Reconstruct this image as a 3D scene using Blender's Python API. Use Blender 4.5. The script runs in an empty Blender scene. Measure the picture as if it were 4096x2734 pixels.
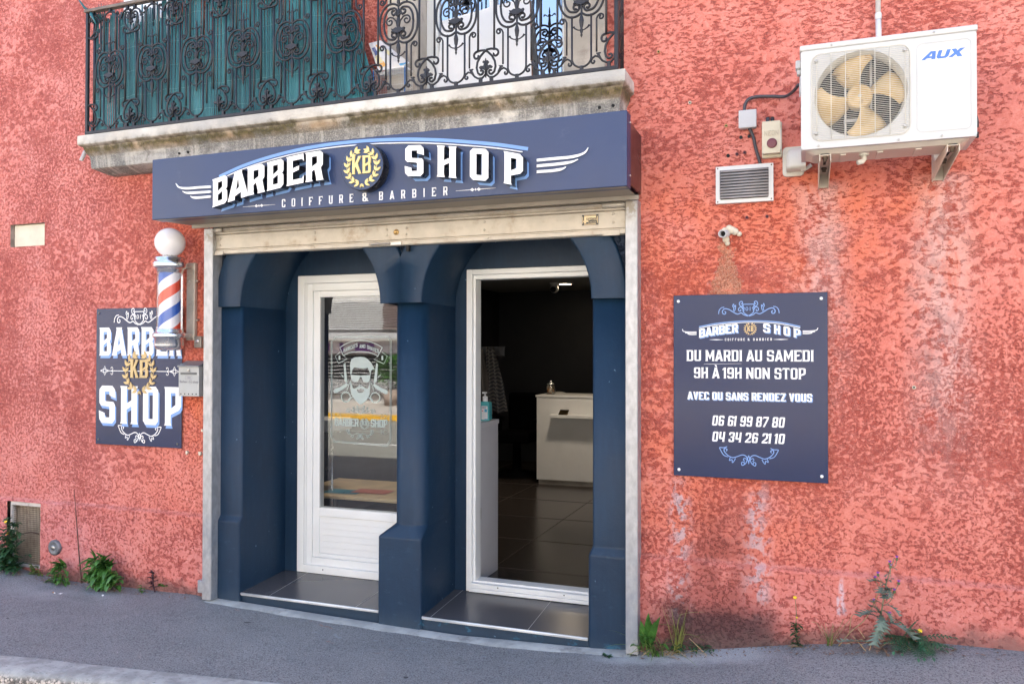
import bpy, bmesh, math, random
import numpy as np
from mathutils import Vector, Matrix, geometry
R = math.radians
rnd = random.Random(7)
SC = bpy.context.scene
COL = SC.collection

# ------------------------------------------------------------------ camera
cam_d = bpy.data.cameras.new("camera")
cam = bpy.data.objects.new("camera", cam_d)
COL.objects.link(cam)
SC.camera = cam
cam_d.lens = 28.0
cam_d.sensor_width = 36.0
cam_d.clip_start = 0.05
cam_d.clip_end = 400.0
YAW, PITCH, ROLL = R(20.234), R(0.673), R(0.06)
fwd = Vector((-math.sin(YAW) * math.cos(PITCH), math.cos(YAW) * math.cos(PITCH), math.sin(PITCH)))
rgt = Vector((math.cos(YAW), math.sin(YAW), 0))
upv = rgt.cross(fwd)
r2 = rgt * math.cos(ROLL) + upv * math.sin(ROLL)
u2 = upv * math.cos(ROLL) - rgt * math.sin(ROLL)
M = Matrix((r2, u2, -fwd)).transposed().to_4x4()
M.translation = Vector((0, -4.5, 1.70))
cam.matrix_world = M

# ------------------------------------------------------------------ world, sun, exposure
SUN_EL, SUN_AZ = R(56), R(12)       # the sun stands behind the building; azimuth measured from +Y towards +X
w = bpy.data.worlds.new("World")
SC.world = w
w.use_nodes = True
nt = w.node_tree
bg = nt.nodes["Background"]
sky = nt.nodes.new("ShaderNodeTexSky")
sky.sky_type = 'NISHITA'
sky.sun_disc = False
sky.sun_elevation = SUN_EL
sky.sun_rotation = SUN_AZ
sky.air_density = 1.0
sky.dust_density = 4.0
sky.ozone_density = 0.7
nt.links.new(sky.outputs[0], bg.inputs[0])
bg.inputs[1].default_value = 0.12
sd = bpy.data.lights.new("sun", 'SUN')
sd.energy = 4.0
sd.angle = R(0.5)
sd.color = (1.0, 0.95, 0.82)
sun = bpy.data.objects.new("sun", sd)
COL.objects.link(sun)
tosun = Vector((math.sin(SUN_AZ) * math.cos(SUN_EL), math.cos(SUN_AZ) * math.cos(SUN_EL), math.sin(SUN_EL)))
sun.rotation_euler = tosun.to_track_quat('Z', 'Y').to_euler()
sun.location = (0, 20, 30)
vs = SC.view_settings
vs.view_transform = 'Standard'
vs.look = 'None'
vs.gamma = 1.0
vs.exposure = 2.6
SC.render.engine = 'CYCLES'
SC.cycles.max_bounces = 8
SC.cycles.transparent_max_bounces = 12

# ------------------------------------------------------------------ mesh helpers
class MB:
    def __init__(s):
        s.v = []; s.f = []; s.m = []; s.s = []
    def add(s, vs, fs, mi=0, smooth=False):
        b = len(s.v)
        s.v.extend([tuple(p) for p in vs])
        for f in fs:
            s.f.append([b + i for i in f]); s.m.append(mi); s.s.append(smooth)
    def box(s, x0, x1, y0, y1, z0, z1, mi=0):
        s.add([(x0,y0,z0),(x1,y0,z0),(x1,y1,z0),(x0,y1,z0),(x0,y0,z1),(x1,y0,z1),(x1,y1,z1),(x0,y1,z1)],
              [(0,3,2,1),(4,5,6,7),(0,1,5,4),(1,2,6,5),(2,3,7,6),(3,0,4,7)], mi)
    def flat(s, loops, y, mi=0, fn=None):
        """polygon with holes in x,z facing -y"""
        loops = [list(l) for l in loops]
        allp = [p for l in loops for p in l]
        tris = geometry.tessellate_polygon([[Vector((p[0], p[1], 0)) for p in l] for l in loops])
        fs = []
        for t in tris:
            a, b, c = (allp[i] for i in t)
            cr = (b[0]-a[0])*(c[1]-a[1]) - (b[1]-a[1])*(c[0]-a[0])
            if abs(cr) < 1e-12: continue
            fs.append(t if cr > 0 else (t[0], t[2], t[1]))
        vs = [(p[0], y, p[1]) for p in allp]
        if fn: vs = [fn(v) for v in vs]
        s.add(vs, fs, mi)
    def prism(s, loops, y0, y1, mf=0, ms=None, back=False):
        """front at y0 (nearer the street), sides back to y1"""
        ms = mf if ms is None else ms
        loops = [list(l) for l in loops]
        for k, l in enumerate(loops):
            ar = sum(l[i][0]*l[(i+1) % len(l)][1] - l[(i+1) % len(l)][0]*l[i][1] for i in range(len(l)))
            if (ar > 0) != (k == 0): l.reverse()
        s.flat(loops, y0, mf)
        if back:
            n = len(s.f); s.flat(loops, y1, ms)
            for i in range(n, len(s.f)): s.f[i].reverse()
        for l in loops:
            n = len(l)
            vs = [(p[0], y0, p[1]) for p in l] + [(p[0], y1, p[1]) for p in l]
            s.add(vs, [(i, n+i, n+(i+1) % n, (i+1) % n) for i in range(n)], ms)
    def tube(s, path, r, seg=6, mi=0, closed=False, caps=True, smooth=True):
        pts = [Vector(p) for p in path]
        n = len(pts)
        if n < 2: return
        rr = r if isinstance(r, (list, tuple)) else [r]*n
        rings = []
        prev = None
        for i, p in enumerate(pts):
            if closed: t = pts[(i+1) % n] - pts[i-1]
            else: t = pts[min(i+1, n-1)] - pts[max(i-1, 0)]
            if t.length < 1e-9: t = Vector((0, 0, 1))
            t.normalize()
            if prev is None:
                a = Vector((0, 1, 0)) if abs(t.y) < .9 else Vector((1, 0, 0))
                u = (a - t*a.dot(t)).normalized()
            else:
                u = prev - t*prev.dot(t)
                u = u.normalized() if u.length > 1e-6 else t.orthogonal().normalized()
            prev = u
            v = t.cross(u)
            rings.append([p + (u*math.cos(2*math.pi*k/seg) + v*math.sin(2*math.pi*k/seg))*rr[i] for k in range(seg)])
        vs = [q for ring in rings for q in ring]
        fs = []
        m = n if closed else n-1
        for i in range(m):
            j = (i+1) % n
            for k in range(seg):
                k2 = (k+1) % seg
                fs.append((i*seg+k, i*seg+k2, j*seg+k2, j*seg+k))
        if caps and not closed:
            fs.append(tuple(reversed(range(seg)))); fs.append(tuple((n-1)*seg+k for k in range(seg)))
        s.add(vs, fs, mi, smooth)
    def lathe(s, prof, cx, cy, seg=24, mi=0, axis='z', smooth=True, cz=0):
        """prof: (radius, position along the axis)"""
        vs = []; fs = []
        for r, h in prof:
            for k in range(seg):
                a = 2*math.pi*k/seg
                if axis == 'z': vs.append((cx + r*math.cos(a), cy + r*math.sin(a), h))
                else: vs.append((cx + r*math.cos(a), h, cz + r*math.sin(a)))
        for i in range(len(prof)-1):
            for k in range(seg):
                k2 = (k+1) % seg
                q = (i*seg+k, i*seg+k2, (i+1)*seg+k2, (i+1)*seg+k)
                fs.append(q if axis == 'z' else q)
        s.add(vs, fs, mi, smooth)
    def sphere(s, c, r, seg=24, mi=0, sx=1, sy=1, sz=1):
        n = seg//2
        vs = []; fs = []
        for i in range(n+1):
            th = math.pi*i/n
            for k in range(seg):
                a = 2*math.pi*k/seg
                vs.append((c[0]+r*sx*math.sin(th)*math.cos(a), c[1]+r*sy*math.sin(th)*math.sin(a), c[2]-r*sz*math.cos(th)))
        for i in range(n):
            for k in range(seg):
                k2 = (k+1) % seg
                fs.append((i*seg+k, i*seg+k2, (i+1)*seg+k2, (i+1)*seg+k))
        s.add(vs, fs, mi, True)
    def ribbon(s, path, wd, y, mi=0):
        """flat strip along an x,z path facing -y"""
        n = len(path)
        ww = wd if isinstance(wd, (list, tuple)) else [wd]*n
        L = []; Q = []
        for i in range(n):
            a = path[max(i-1, 0)]; b = path[min(i+1, n-1)]
            dx, dz = b[0]-a[0], b[1]-a[1]
            d = math.hypot(dx, dz) or 1
            nx, nz = -dz/d*ww[i]/2, dx/d*ww[i]/2
            L.append((path[i][0]+nx, y, path[i][1]+nz)); Q.append((path[i][0]-nx, y, path[i][1]-nz))
        s.add(L+Q, [(i, n+i, n+i+1, i+1) for i in range(n-1)], mi)
    def build(s, name, mats, parent=None, bevel=0, seg=1, sub=0):
        me = bpy.data.meshes.new(name)
        me.from_pydata(s.v, [], s.f)
        mats = mats if isinstance(mats, (list, tuple)) else [mats]
        for m in mats: me.materials.append(m)
        me.polygons.foreach_set('material_index', s.m)
        me.polygons.foreach_set('use_smooth', s.s)
        me.update()
        o = bpy.data.objects.new(name, me)
        COL.objects.link(o)
        if parent is not None: attach(o, parent)
        if bevel:
            b = o.modifiers.new('bevel', 'BEVEL'); b.width = bevel; b.segments = seg; b.limit_method = 'ANGLE'; b.angle_limit = R(40)
        return o

ORIG = {}
def attach(o, parent):
    o.parent = parent
    o.matrix_parent_inverse = Matrix.Translation(ORIG.get(parent.name, Vector((0, 0, 0)))).inverted()
def thing(name, label, cat, loc=(0, 0, 0), group=None):
    o = bpy.data.objects.new(name, None)
    COL.objects.link(o)
    o.location = loc
    o.empty_display_size = .1
    ORIG[o.name] = Vector(loc)
    o['label'] = label; o['category'] = cat
    if group: o['group'] = group
    return o
def tag(o, label, cat, group=None):
    o['label'] = label; o['category'] = cat
    if group: o['group'] = group
    return o
def struct(o):
    o['kind'] = 'structure'; return o

def interp(x, pts):
    if x <= pts[0][0]: return pts[0][1]
    for (a, b), (c, d) in zip(pts, pts[1:]):
        if x <= c: return b + (d-b)*(x-a)/(c-a)
    return pts[-1][1]
def smooth_path(pts, n=6):
    """Catmull-Rom through the points"""
    P = [Vector(p) for p in pts]
    P = [P[0]*2-P[1]] + P + [P[-1]*2-P[-2]]
    out = []
    for i in range(1, len(P)-2):
        for k in range(n):
            t = k/n
            a, b, c, d = P[i-1], P[i], P[i+1], P[i+2]
            out.append(.5*((2*b) + (c-a)*t + (2*a-5*b+4*c-d)*t*t + (3*b-a-3*c+d)*t**3))
    out.append(P[-2])
    return [tuple(p) for p in out]
def spiral(cx, cz, r0, r1, a0, a1, n=24):
    return [(cx + (r0+(r1-r0)*i/n)*math.cos(R(a0+(a1-a0)*i/n)), cz + (r0+(r1-r0)*i/n)*math.sin(R(a0+(a1-a0)*i/n))) for i in range(n+1)]
def circ(cx, cz, r, n=32, a0=0, a1=360, ry=None):
    ry = ry or r
    full = abs(a1-a0) >= 360
    m = n if full else n+1
    return [(cx + r*math.cos(R(a0+(a1-a0)*i/n)), cz + ry*math.sin(R(a0+(a1-a0)*i/n))) for i in range(m)]
def rrect(x0, x1, z0, z1, r, n=5):
    out = []
    for cx, cz, a in ((x1-r, z0+r, -90), (x1-r, z1-r, 0), (x0+r, z1-r, 90), (x0+r, z0+r, 180)):
        out += [(cx + r*math.cos(R(a+90*i/n)), cz + r*math.sin(R(a+90*i/n))) for i in range(n+1)]
    return out
def rect(x0, x1, z0, z1): return [(x0, z0), (x1, z0), (x1, z1), (x0, z1)]

# ------------------------------------------------------------------ node helpers
class G:
    def __init__(s, nt): s.nt = nt
    def n(s, t, ins=None, **at):
        nd = s.nt.nodes.new(t)
        for k, v in at.items(): setattr(nd, k, v)
        for k, v in (ins or {}).items():
            s.set(nd.inputs[k], v)
        return nd
    def set(s, sock, v):
        if isinstance(v, bpy.types.NodeSocket): s.nt.links.new(v, sock)
        elif isinstance(v, bpy.types.Node): s.nt.links.new(v.outputs[0], sock)
        else:
            if sock.type == 'RGBA' and len(v) == 3: v = (*v, 1)
            sock.default_value = v
    def coord(s): return s.n('ShaderNodeTexCoord').outputs['Object']
    def vmul(s, v, xyz):
        return s.n('ShaderNodeVectorMath', {0: v, 1: xyz}, operation='MULTIPLY').outputs[0]
    def sep(s, v): return s.n('ShaderNodeSeparateXYZ', {0: v}).outputs
    def math(s, op, a, b=0.0, clamp=False):
        nd = s.n('ShaderNodeMath', {0: a, 1: b}, operation=op); nd.use_clamp = clamp
        return nd.outputs[0]
    def noise(s, v, sc, det=3, rough=.55, dist=0.0):
        return s.n('ShaderNodeTexNoise', {'Vector': v, 'Scale': sc, 'Detail': det, 'Roughness': rough, 'Distortion': dist}).outputs['Fac']
    def voro(s, v, sc, feat='F1', rand=1.0):
        return s.n('ShaderNodeTexVoronoi', {'Vector': v, 'Scale': sc, 'Randomness': rand}, feature=feat).outputs[0]
    def sm(s, x, a, b, lo=0.0, hi=1.0):
        return s.n('ShaderNodeMapRange', {0: x, 1: a, 2: b, 3: lo, 4: hi}, interpolation_type='SMOOTHSTEP').outputs[0]
    def mix(s, f, a, b, blend='MIX'):
        nd = s.n('ShaderNodeMix', data_type='RGBA', blend_type=blend)
        s.set(nd.inputs[0], f); s.set(nd.inputs[6], a); s.set(nd.inputs[7], b)
        return nd.outputs[2]
    def mixf(s, f, a, b):
        nd = s.n('ShaderNodeMix', data_type='FLOAT')
        s.set(nd.inputs[0], f); s.set(nd.inputs[2], a); s.set(nd.inputs[3], b)
        return nd.outputs[0]
    def bump(s, h, strength=.3, dist=.01):
        return s.n('ShaderNodeBump', {'Height': h, 'Strength': strength, 'Distance': dist}).outputs[0]
    def band(s, x, c, wd):
        """1 at c falling smoothly to 0 at c +- wd"""
        d = s.math('ABSOLUTE', s.math('SUBTRACT', x, c))
        return s.sm(d, 0.0, wd, 1.0, 0.0)
    def mul(s, *a):
        r = a[0]
        for b in a[1:]: r = s.math('MULTIPLY', r, b)
        return r
    def add(s, *a):
        r = a[0]
        for b in a[1:]: r = s.math('ADD', r, b)
        return r
def mat(name):
    m = bpy.data.materials.new(name); m.use_nodes = True
    nt = m.node_tree
    return m, G(nt), nt.nodes['Principled BSDF']
def pm(name, col, rough=.5, metal=0.0, var=.12, vs=6.0, bump=0.0, bs=60.0, dirt=None, spec=.5, coat=0.0, alt=None):
    """painted / plain surface with some variation of colour, gloss and relief"""
    m, g, b = mat(name)
    c = g.coord()
    n1 = g.noise(c, vs, 5, .6)
    lo = tuple(x*(1-var) for x in col); hi = tuple(min(1, x*(1+var)) for x in col)
    colr = g.mix(g.sm(n1, .3, .7), lo, alt or hi)
    if dirt:
        dcol, amount, dsc = dirt
        d = g.sm(g.noise(c, dsc, 6, .7), .62-amount, .78-amount*.5)
        colr = g.mix(g.math('MULTIPLY', d, .75), colr, dcol)
    g.set(b.inputs['Base Color'], colr)
    g.set(b.inputs['Roughness'], g.sm(n1, .2, .8, max(.03, rough-.06), min(1, rough+.08)))
    b.inputs['Metallic'].default_value = metal
    b.inputs['Specular IOR Level'].default_value = spec
    b.inputs['Coat Weight'].default_value = coat
    if bump:
        g.set(b.inputs['Normal'], g.bump(g.noise(c, bs, 4, .6), bump, .004))
    return m
# ------------------------------------------------------------------ materials
def stucco_mat(name, smooth_only=False, displ=True):
    m, g, b = mat(name)
    c = g.coord()
    x, y, z = g.sep(c)
    # trowel strokes lie flat and long on the upper right, rounder elsewhere
    fl = g.mul(g.sm(x, -1.6, -.4), g.sm(z, 1.6, 2.6))
    wob = g.n('ShaderNodeTexNoise', {'Vector': c, 'Scale': 5.0, 'Detail': 2.0}).outputs['Color']
    cw = g.n('ShaderNodeVectorMath', {0: wob, 1: (.05, .0, .05), 2: c}, operation='MULTIPLY_ADD').outputs[0]
    nA = g.noise(g.vmul(cw, (.75, 1, 1.6)), 35, 8, .68, .3)
    nB = g.noise(g.vmul(cw, (1, 1, 1.15)), 46, 8, .68, .25)
    nC = g.noise(g.vmul(cw, (.9, 1, 1.25)), 23, 8, .68, .4)
    nn = g.mixf(fl, nB, nA)
    nn = g.mixf(g.sm(g.noise(c, 1.15, 3, .5), .46, .62, 0, .85), nn, nC)
    bigv = g.noise(c, 1.3, 3, .5)
    # some zones keep more smooth skin than others
    thr = g.add(.498, g.math('MULTIPLY', g.math('SUBTRACT', bigv, .5), -.22), g.math('MULTIPLY', g.math('SUBTRACT', g.noise(c, 6.5, 3), .5), -.16), g.mul(g.sm(z, 1.3, .2), -.05), g.mul(fl, -.03))
    dn = g.math('SUBTRACT', nn, thr)
    plate = g.sm(dn, -.024, .026)
    crack = g.math('MAXIMUM', g.band(dn, -.03, .024), g.mul(g.band(g.math('SUBTRACT', g.noise(cw, 60, 5, .6), .5), -.01, .022), g.sm(plate, .9, .2)))
    fine = g.noise(c, 95, 5, .7)
    pit = g.voro(c, 120)
    grain = g.noise(c, 62, 4, .75)
    cell = g.n('ShaderNodeTexVoronoi', {'Vector': cw, 'Scale': 40.0}).outputs['Color']
    rough_h = g.add(g.math('MULTIPLY', fine, .45), g.math('MULTIPLY', pit, .25), g.math('MULTIPLY', g.noise(c, 40, 4, .6), .3))
    h = g.add(g.mul(plate, .55), g.mul(g.mixf(plate, 1.0, .16), rough_h), g.math('MULTIPLY', g.noise(c, 9, 3), .35))
    # tone: high skin paler, shade of the rough hollows put into the colour
    tone = g.add(g.sm(dn, -.085, .08, .24, .74), g.math('MULTIPLY', g.math('SUBTRACT', grain, .5), .75), g.math('MULTIPLY', g.math('SUBTRACT', g.sep(cell)[0], .5), .16),
                 g.math('MULTIPLY', g.math('SUBTRACT', g.noise(c, 2.6, 4, .6), .5), .5), g.math('MULTIPLY', g.math('SUBTRACT', g.noise(c, 9, 5, .65), .5), .35), .05)
    cr = g.n('ShaderNodeValToRGB', {0: tone}); el = cr.color_ramp.elements
    el[0].position = .0; el[0].color = (.30, .064, .050, 1); el[1].position = 1.0; el[1].color = (.68, .268, .215, 1)
    for p_, c_ in ((.28, (.40, .092, .070, 1)), (.52, (.54, .145, .111, 1)), (.76, (.615, .198, .155, 1))):
        e_ = el.new(p_); e_.color = c_
    col = cr.outputs[0]
    warm = g.noise(g.vmul(c, (1, 1, .7)), 2.1, 4, .6)
    col = g.mix(g.sm(warm, .35, .65, 0, .28), col, g.mix(1.0, col, (1.0, .82, .70), 'MULTIPLY'))
    pink = g.sm(x, -4.3, -5.2)
    col = g.mix(g.mul(pink, .55), col, g.mix(1.0, col, (.97, 1.12, 1.34), 'MULTIPLY'))
    lowp = g.sm(z, .75, .30)
    col = g.mix(g.mul(lowp, .55), col, g.mix(1.0, col, (.88, .94, 1.12), 'MULTIPLY'))
    # repainted, more orange fields under the outdoor unit, beside the shutter and round the board
    on = g.noise(c, 3.2, 5, .65)
    o1 = g.mul(g.sm(x, -.15, .1), g.sm(x, .9, .7), g.sm(z, 1.7, 2.3), g.sm(z, 2.78, 2.62))
    o2 = g.mul(g.sm(x, -4.55, -4.2), g.sm(x, -3.8, -3.9), g.sm(z, .7, 1.3))
    o3 = g.mul(g.sm(x, -1.0, -.8), g.sm(x, .3, -.1), g.sm(z, 2.9, 2.5), g.sm(z, .3, 1.0))
    orange = g.math('MULTIPLY', g.sm(on, .36, .58), g.math('MINIMUM', g.add(g.mul(o1, .7), g.mul(o2, 1.0), g.mul(o3, .7)), 1.0))
    col = g.mix(g.mul(orange, .9), col, g.mix(1.0, col, (1.0, .78, .52), 'MULTIPLY'))
    mot = g.noise(c, 48, 5, .7)
    cm = g.mul(crack, g.sm(g.noise(c, 31, 3), .42, .68), .65)
    col = g.mix(cm, col, (.17, .052, .046))  # crease shade and dirt painted as dark lines along the plate edges
    # lime streaks under the brackets and below the board
    vst = g.noise(g.vmul(c, (2.2, 1, 1.1)), 5.0, 7, .70, .4)
    xw = g.add(x, g.math('MULTIPLY', g.math('SUBTRACT', g.noise(g.vmul(c, (1, 1, 1)), 2.7, 4), .5), .16))
    st = g.add(g.mul(g.band(xw, .075, .20), g.sm(z, 1.2, 2.2), g.sm(z, 2.62, 2.56), .9),
               g.mul(g.band(xw, .655, .22), g.sm(z, .8, 1.8), g.sm(z, 2.62, 2.56), 1.0))
    st = g.mul(st, g.sm(g.add(vst, g.math('MULTIPLY', plate, .10)), .40, .66))
    col = g.mix(g.math('MINIMUM', g.mul(st, .72), 1.0), col, (.66, .42, .38))
    gre = g.mul(g.math('MAXIMUM', g.mul(g.band(xw, .60, .17), g.sm(z, .9, 1.6), g.sm(z, 2.5, 2.3)), g.mul(g.band(xw, .13, .15), g.sm(z, 1.2, 1.9), g.sm(z, 2.5, 2.3), .8)), g.sm(g.noise(c, 11, 5, .65), .46, .62))
    col = g.mix(g.mul(gre, .55), col, (.30, .165, .155))
    st2 = g.add(g.mul(g.band(xw, -.655, .09), g.sm(z, .12, .3), g.sm(z, 1.05, .85)),
                g.mul(g.band(xw, -.245, .10), g.sm(z, .22, .42), g.sm(z, 1.05, .85), .9))
    flk = g.sm(g.noise(g.vmul(cw, (1.0, 1, .8)), 19, 5, .6), .47, .54)
    col = g.mix(g.mul(st2, flk, .85), col, (.53, .43, .45))
    st3 = g.mul(g.math('MAXIMUM', g.mul(g.band(g.add(xw, g.mul(z, .12)), .235, .02), g.sm(z, .33, .36), g.sm(z, .54, .5)),
                       g.mul(g.band(xw, .165, .016), g.sm(z, .32, .35), g.sm(z, .44, .42))), g.sm(mot, .38, .5))
    col = g.mix(g.mul(st3, .8), col, (.6, .5, .55))
    # damp, dark foot of the wall
    zz = g.add(z, g.math('MULTIPLY', g.math('SUBTRACT', g.noise(c, 7, 5, .65), .5), .22))
    damp = g.mul(g.sm(zz, .44, .24), g.sm(x, -.95, -.62), g.sm(g.add(x, g.math('MULTIPLY', zz, .5)), .12, -.14))
    col = g.mix(g.mul(damp, .9), col, (.042, .026, .028))
    dry = g.mul(g.sm(z, 1.05, .6), g.band(x, -.45, .30), g.sm(z, .2, .4), g.sm(g.noise(c, 6, 4), .3, .5))
    col = g.mix(g.mul(dry, .75), col, g.mix(crack, (.25, .06, .045), (.07, .028, .026)))
    foot = g.math('MAXIMUM', g.mul(g.sm(zz, .10, .0), g.sm(x, -3.0, -4.0)), g.mul(g.sm(g.math('SUBTRACT', zz, g.sm(x, -.8, .6, .04, .25)), .12, 0.0), g.sm(x, -1.2, -.9)))
    col = g.mix(g.mul(foot, .72), col, (.12, .082, .074))
    # bare render under the cut pipe
    xc = g.add(x, g.math('MULTIPLY', g.math('SUBTRACT', g.noise(c, 16, 6, .7), .5), .20))
    half = g.sm(z, 2.3, 2.0, .030, .088)
    bare = g.mul(g.sm(g.math('DIVIDE', g.math('ABSOLUTE', g.math('SUBTRACT', xc, -.41)), half), 1.12, .75), g.sm(z, 2.315, 2.29), g.sm(z, 1.7, 1.9))
    mar = g.mul(g.band(bare, .3, .35), g.sm(mot, .42, .58))
    col = g.mix(g.mul(mar, .7), col, (.36, .22, .22))
    bare = g.sm(bare, .35, .8)
    gr = g.voro(c, 210)
    bare = g.mul(bare, g.sm(g.noise(c, 22, 5, .7), .30, .52, .25, .85))
    col = g.mix(bare, col, g.mix(g.sm(gr, .2, .6), (.56, .36, .26), g.mix(g.sm(fine, .4, .6), (.28, .09, .05), (.5, .2, .12))))
    # ledge of the plinth, a wiped greyer line
    led = g.mul(g.band(g.add(z, g.math('MULTIPLY', g.math('SUBTRACT', g.noise(c, 4, 3), .5), .02)), .555, .02), g.sm(fine, .3, .55))
    col = g.mix(g.mul(led, .35), col, (.42, .19, .17))
    g.set(b.inputs['Base Color'], col)
    b.inputs['Roughness'].default_value = .8
    b.inputs['Specular IOR Level'].default_value = .25
    if displ:
        d = g.n('ShaderNodeDisplacement', {'Height': h, 'Midlevel': .78, 'Scale': .021})
        g.nt.links.new(d.outputs[0], g.nt.nodes['Material Output'].inputs['Displacement'])
        m.displacement_method = 'BOTH'
    else:
        g.set(b.inputs['Normal'], g.bump(h, .8, .012))
    return m
M_STUCCO = stucco_mat('stucco')
M_STUCCO_FLAT = stucco_mat('stucco_reveal', displ=False)

def blue_mat():
    m, g, b = mat('blue_facade_paint')
    c = g.coord(); x, y, z = g.sep(c)
    n1 = g.noise(c, 3, 5, .6)
    col = g.mix(g.sm(n1, .3, .7), (.0034, .0205, .050), (.0053, .0265, .061))
    chip = g.mul(g.sm(g.noise(g.vmul(c, (1, 1, 1.6)), 9, 5, .65), .55, .64), g.sm(z, .05, -.0), g.sm(x, -2.4, -2.2))
    col = g.mix(g.mul(chip, .85), col, (.02, .13, .22))
    brush = g.noise(g.vmul(c, (9, 9, 1.2)), 4, 5, .6)
    col = g.mix(g.sm(brush, .45, .75, 0, .4), col, (.008, .036, .078))
    scuff = g.mul(g.sm(g.noise(g.vmul(c, (1, 1, 2.2)), 13, 6, .7), .60, .70), g.sm(z, .75, .1, .25, 1.0))
    col = g.mix(g.mul(scuff, .45), col, (.035, .075, .12))
    dusty = g.mul(g.sm(g.add(z, g.math('MULTIPLY', g.noise(c, 9, 4), .12)), .16, .02), .28)
    col = g.mix(dusty, col, (.06, .085, .11))
    spk = g.sm(g.noise(c, 26, 3, .5), .735, .77)
    col = g.mix(g.mul(spk, .5), col, (.25, .38, .5))
    g.set(b.inputs['Base Color'], col)
    g.set(b.inputs['Roughness'], g.sm(n1, .3, .7, .48, .6))
    b.inputs['Specular IOR Level'].default_value = .4
    g.set(b.inputs['Normal'], g.bump(g.add(g.math('MULTIPLY', g.noise(c, 14, 4), 1.0), g.math('MULTIPLY', g.noise(c, 130, 4, .6), .25)), .35, .008))
    return m
M_BLUE = blue_mat()
def blue_rough():
    m, g, b = mat('blue_rough_render')
    c = g.coord()
    g.set(b.inputs['Base Color'], g.mix(g.noise(c, 20), (.008, .02, .05), (.011, .028, .062)))
    b.inputs['Roughness'].default_value = .7
    g.set(b.inputs['Normal'], g.bump(g.sm(g.noise(c, 28, 6, .65, .6), .42, .56), 1.0, .012))
    return m
M_BLUEROUGH = blue_rough()

def stone_mat():
    m, g, b = mat('weathered_stone')
    c = g.coord(); x, y, z = g.sep(c)
    n1 = g.noise(c, 5, 6, .65)
    fine = g.noise(c, 110, 4, .7)
    col = g.mix(g.sm(n1, .3, .7), (.47, .43, .37), (.68, .64, .57))
    col = g.mix(g.sm(g.noise(c, 1.7, 4), .42, .62, 0, .7), col, (.33, .32, .31))
    # grey lichen field in the middle of the fascia, rain runs, moss below the lip
    lich = g.mul(g.sm(g.noise(g.vmul(c, (.6, 1, 1)), 3.1, 6, .7), .38, .54), g.sm(z, 3.17, 3.12))
    col = g.mix(g.mul(lich, g.sm(fine, .2, .6), .9), col, (.115, .113, .11))
    runs = g.sm(g.noise(g.vmul(c, (14, 1, .9)), 1.6, 5, .6), .50, .66)
    col = g.mix(g.mul(runs, .42, g.sm(z, 3.16, 3.05)), col, (.68, .63, .55))
    ochre = g.mul(g.band(z, 3.135, .05), g.sm(g.noise(g.vmul(c, (1, 1, .3)), 4.3, 5), .35, .6))
    col = g.mix(g.mul(ochre, .65), col, (.40, .25, .12))
    moss = g.mul(g.band(g.add(z, g.math('MULTIPLY', g.math('SUBTRACT', g.noise(c, 20, 4), .5), .08)), 3.142, .05), g.sm(g.noise(g.vmul(c, (1.2, 1, 1)), 2.3, 6, .68), .40, .50))
    col = g.mix(g.mul(moss, .9), col, g.mix(g.sm(fine, .4, .6), (.035, .028, .014), (.10, .085, .02)))
    blk = g.mul(g.sm(g.noise(c, 7.5, 5, .6), .60, .70), g.sm(z, 3.2, 3.1, .25, .8))
    col = g.mix(g.mul(blk, .7), col, (.07, .06, .05))
    g.set(b.inputs['Base Color'], col)
    b.inputs['Roughness'].default_value = .9
    hh = g.add(g.math('MULTIPLY', fine, .4), g.math('MULTIPLY', g.noise(c, 12, 6, .7), 1.0))
    g.set(b.inputs['Normal'], g.bump(hh, .7, .010))
    return m
M_STONE = stone_mat()
M_SURROUND = pm('door_surround_stone', (.50, .45, .39), .85, var=.14, vs=5, bump=.3, bs=40, dirt=((.3, .24, .2), .12, 7))

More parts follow.
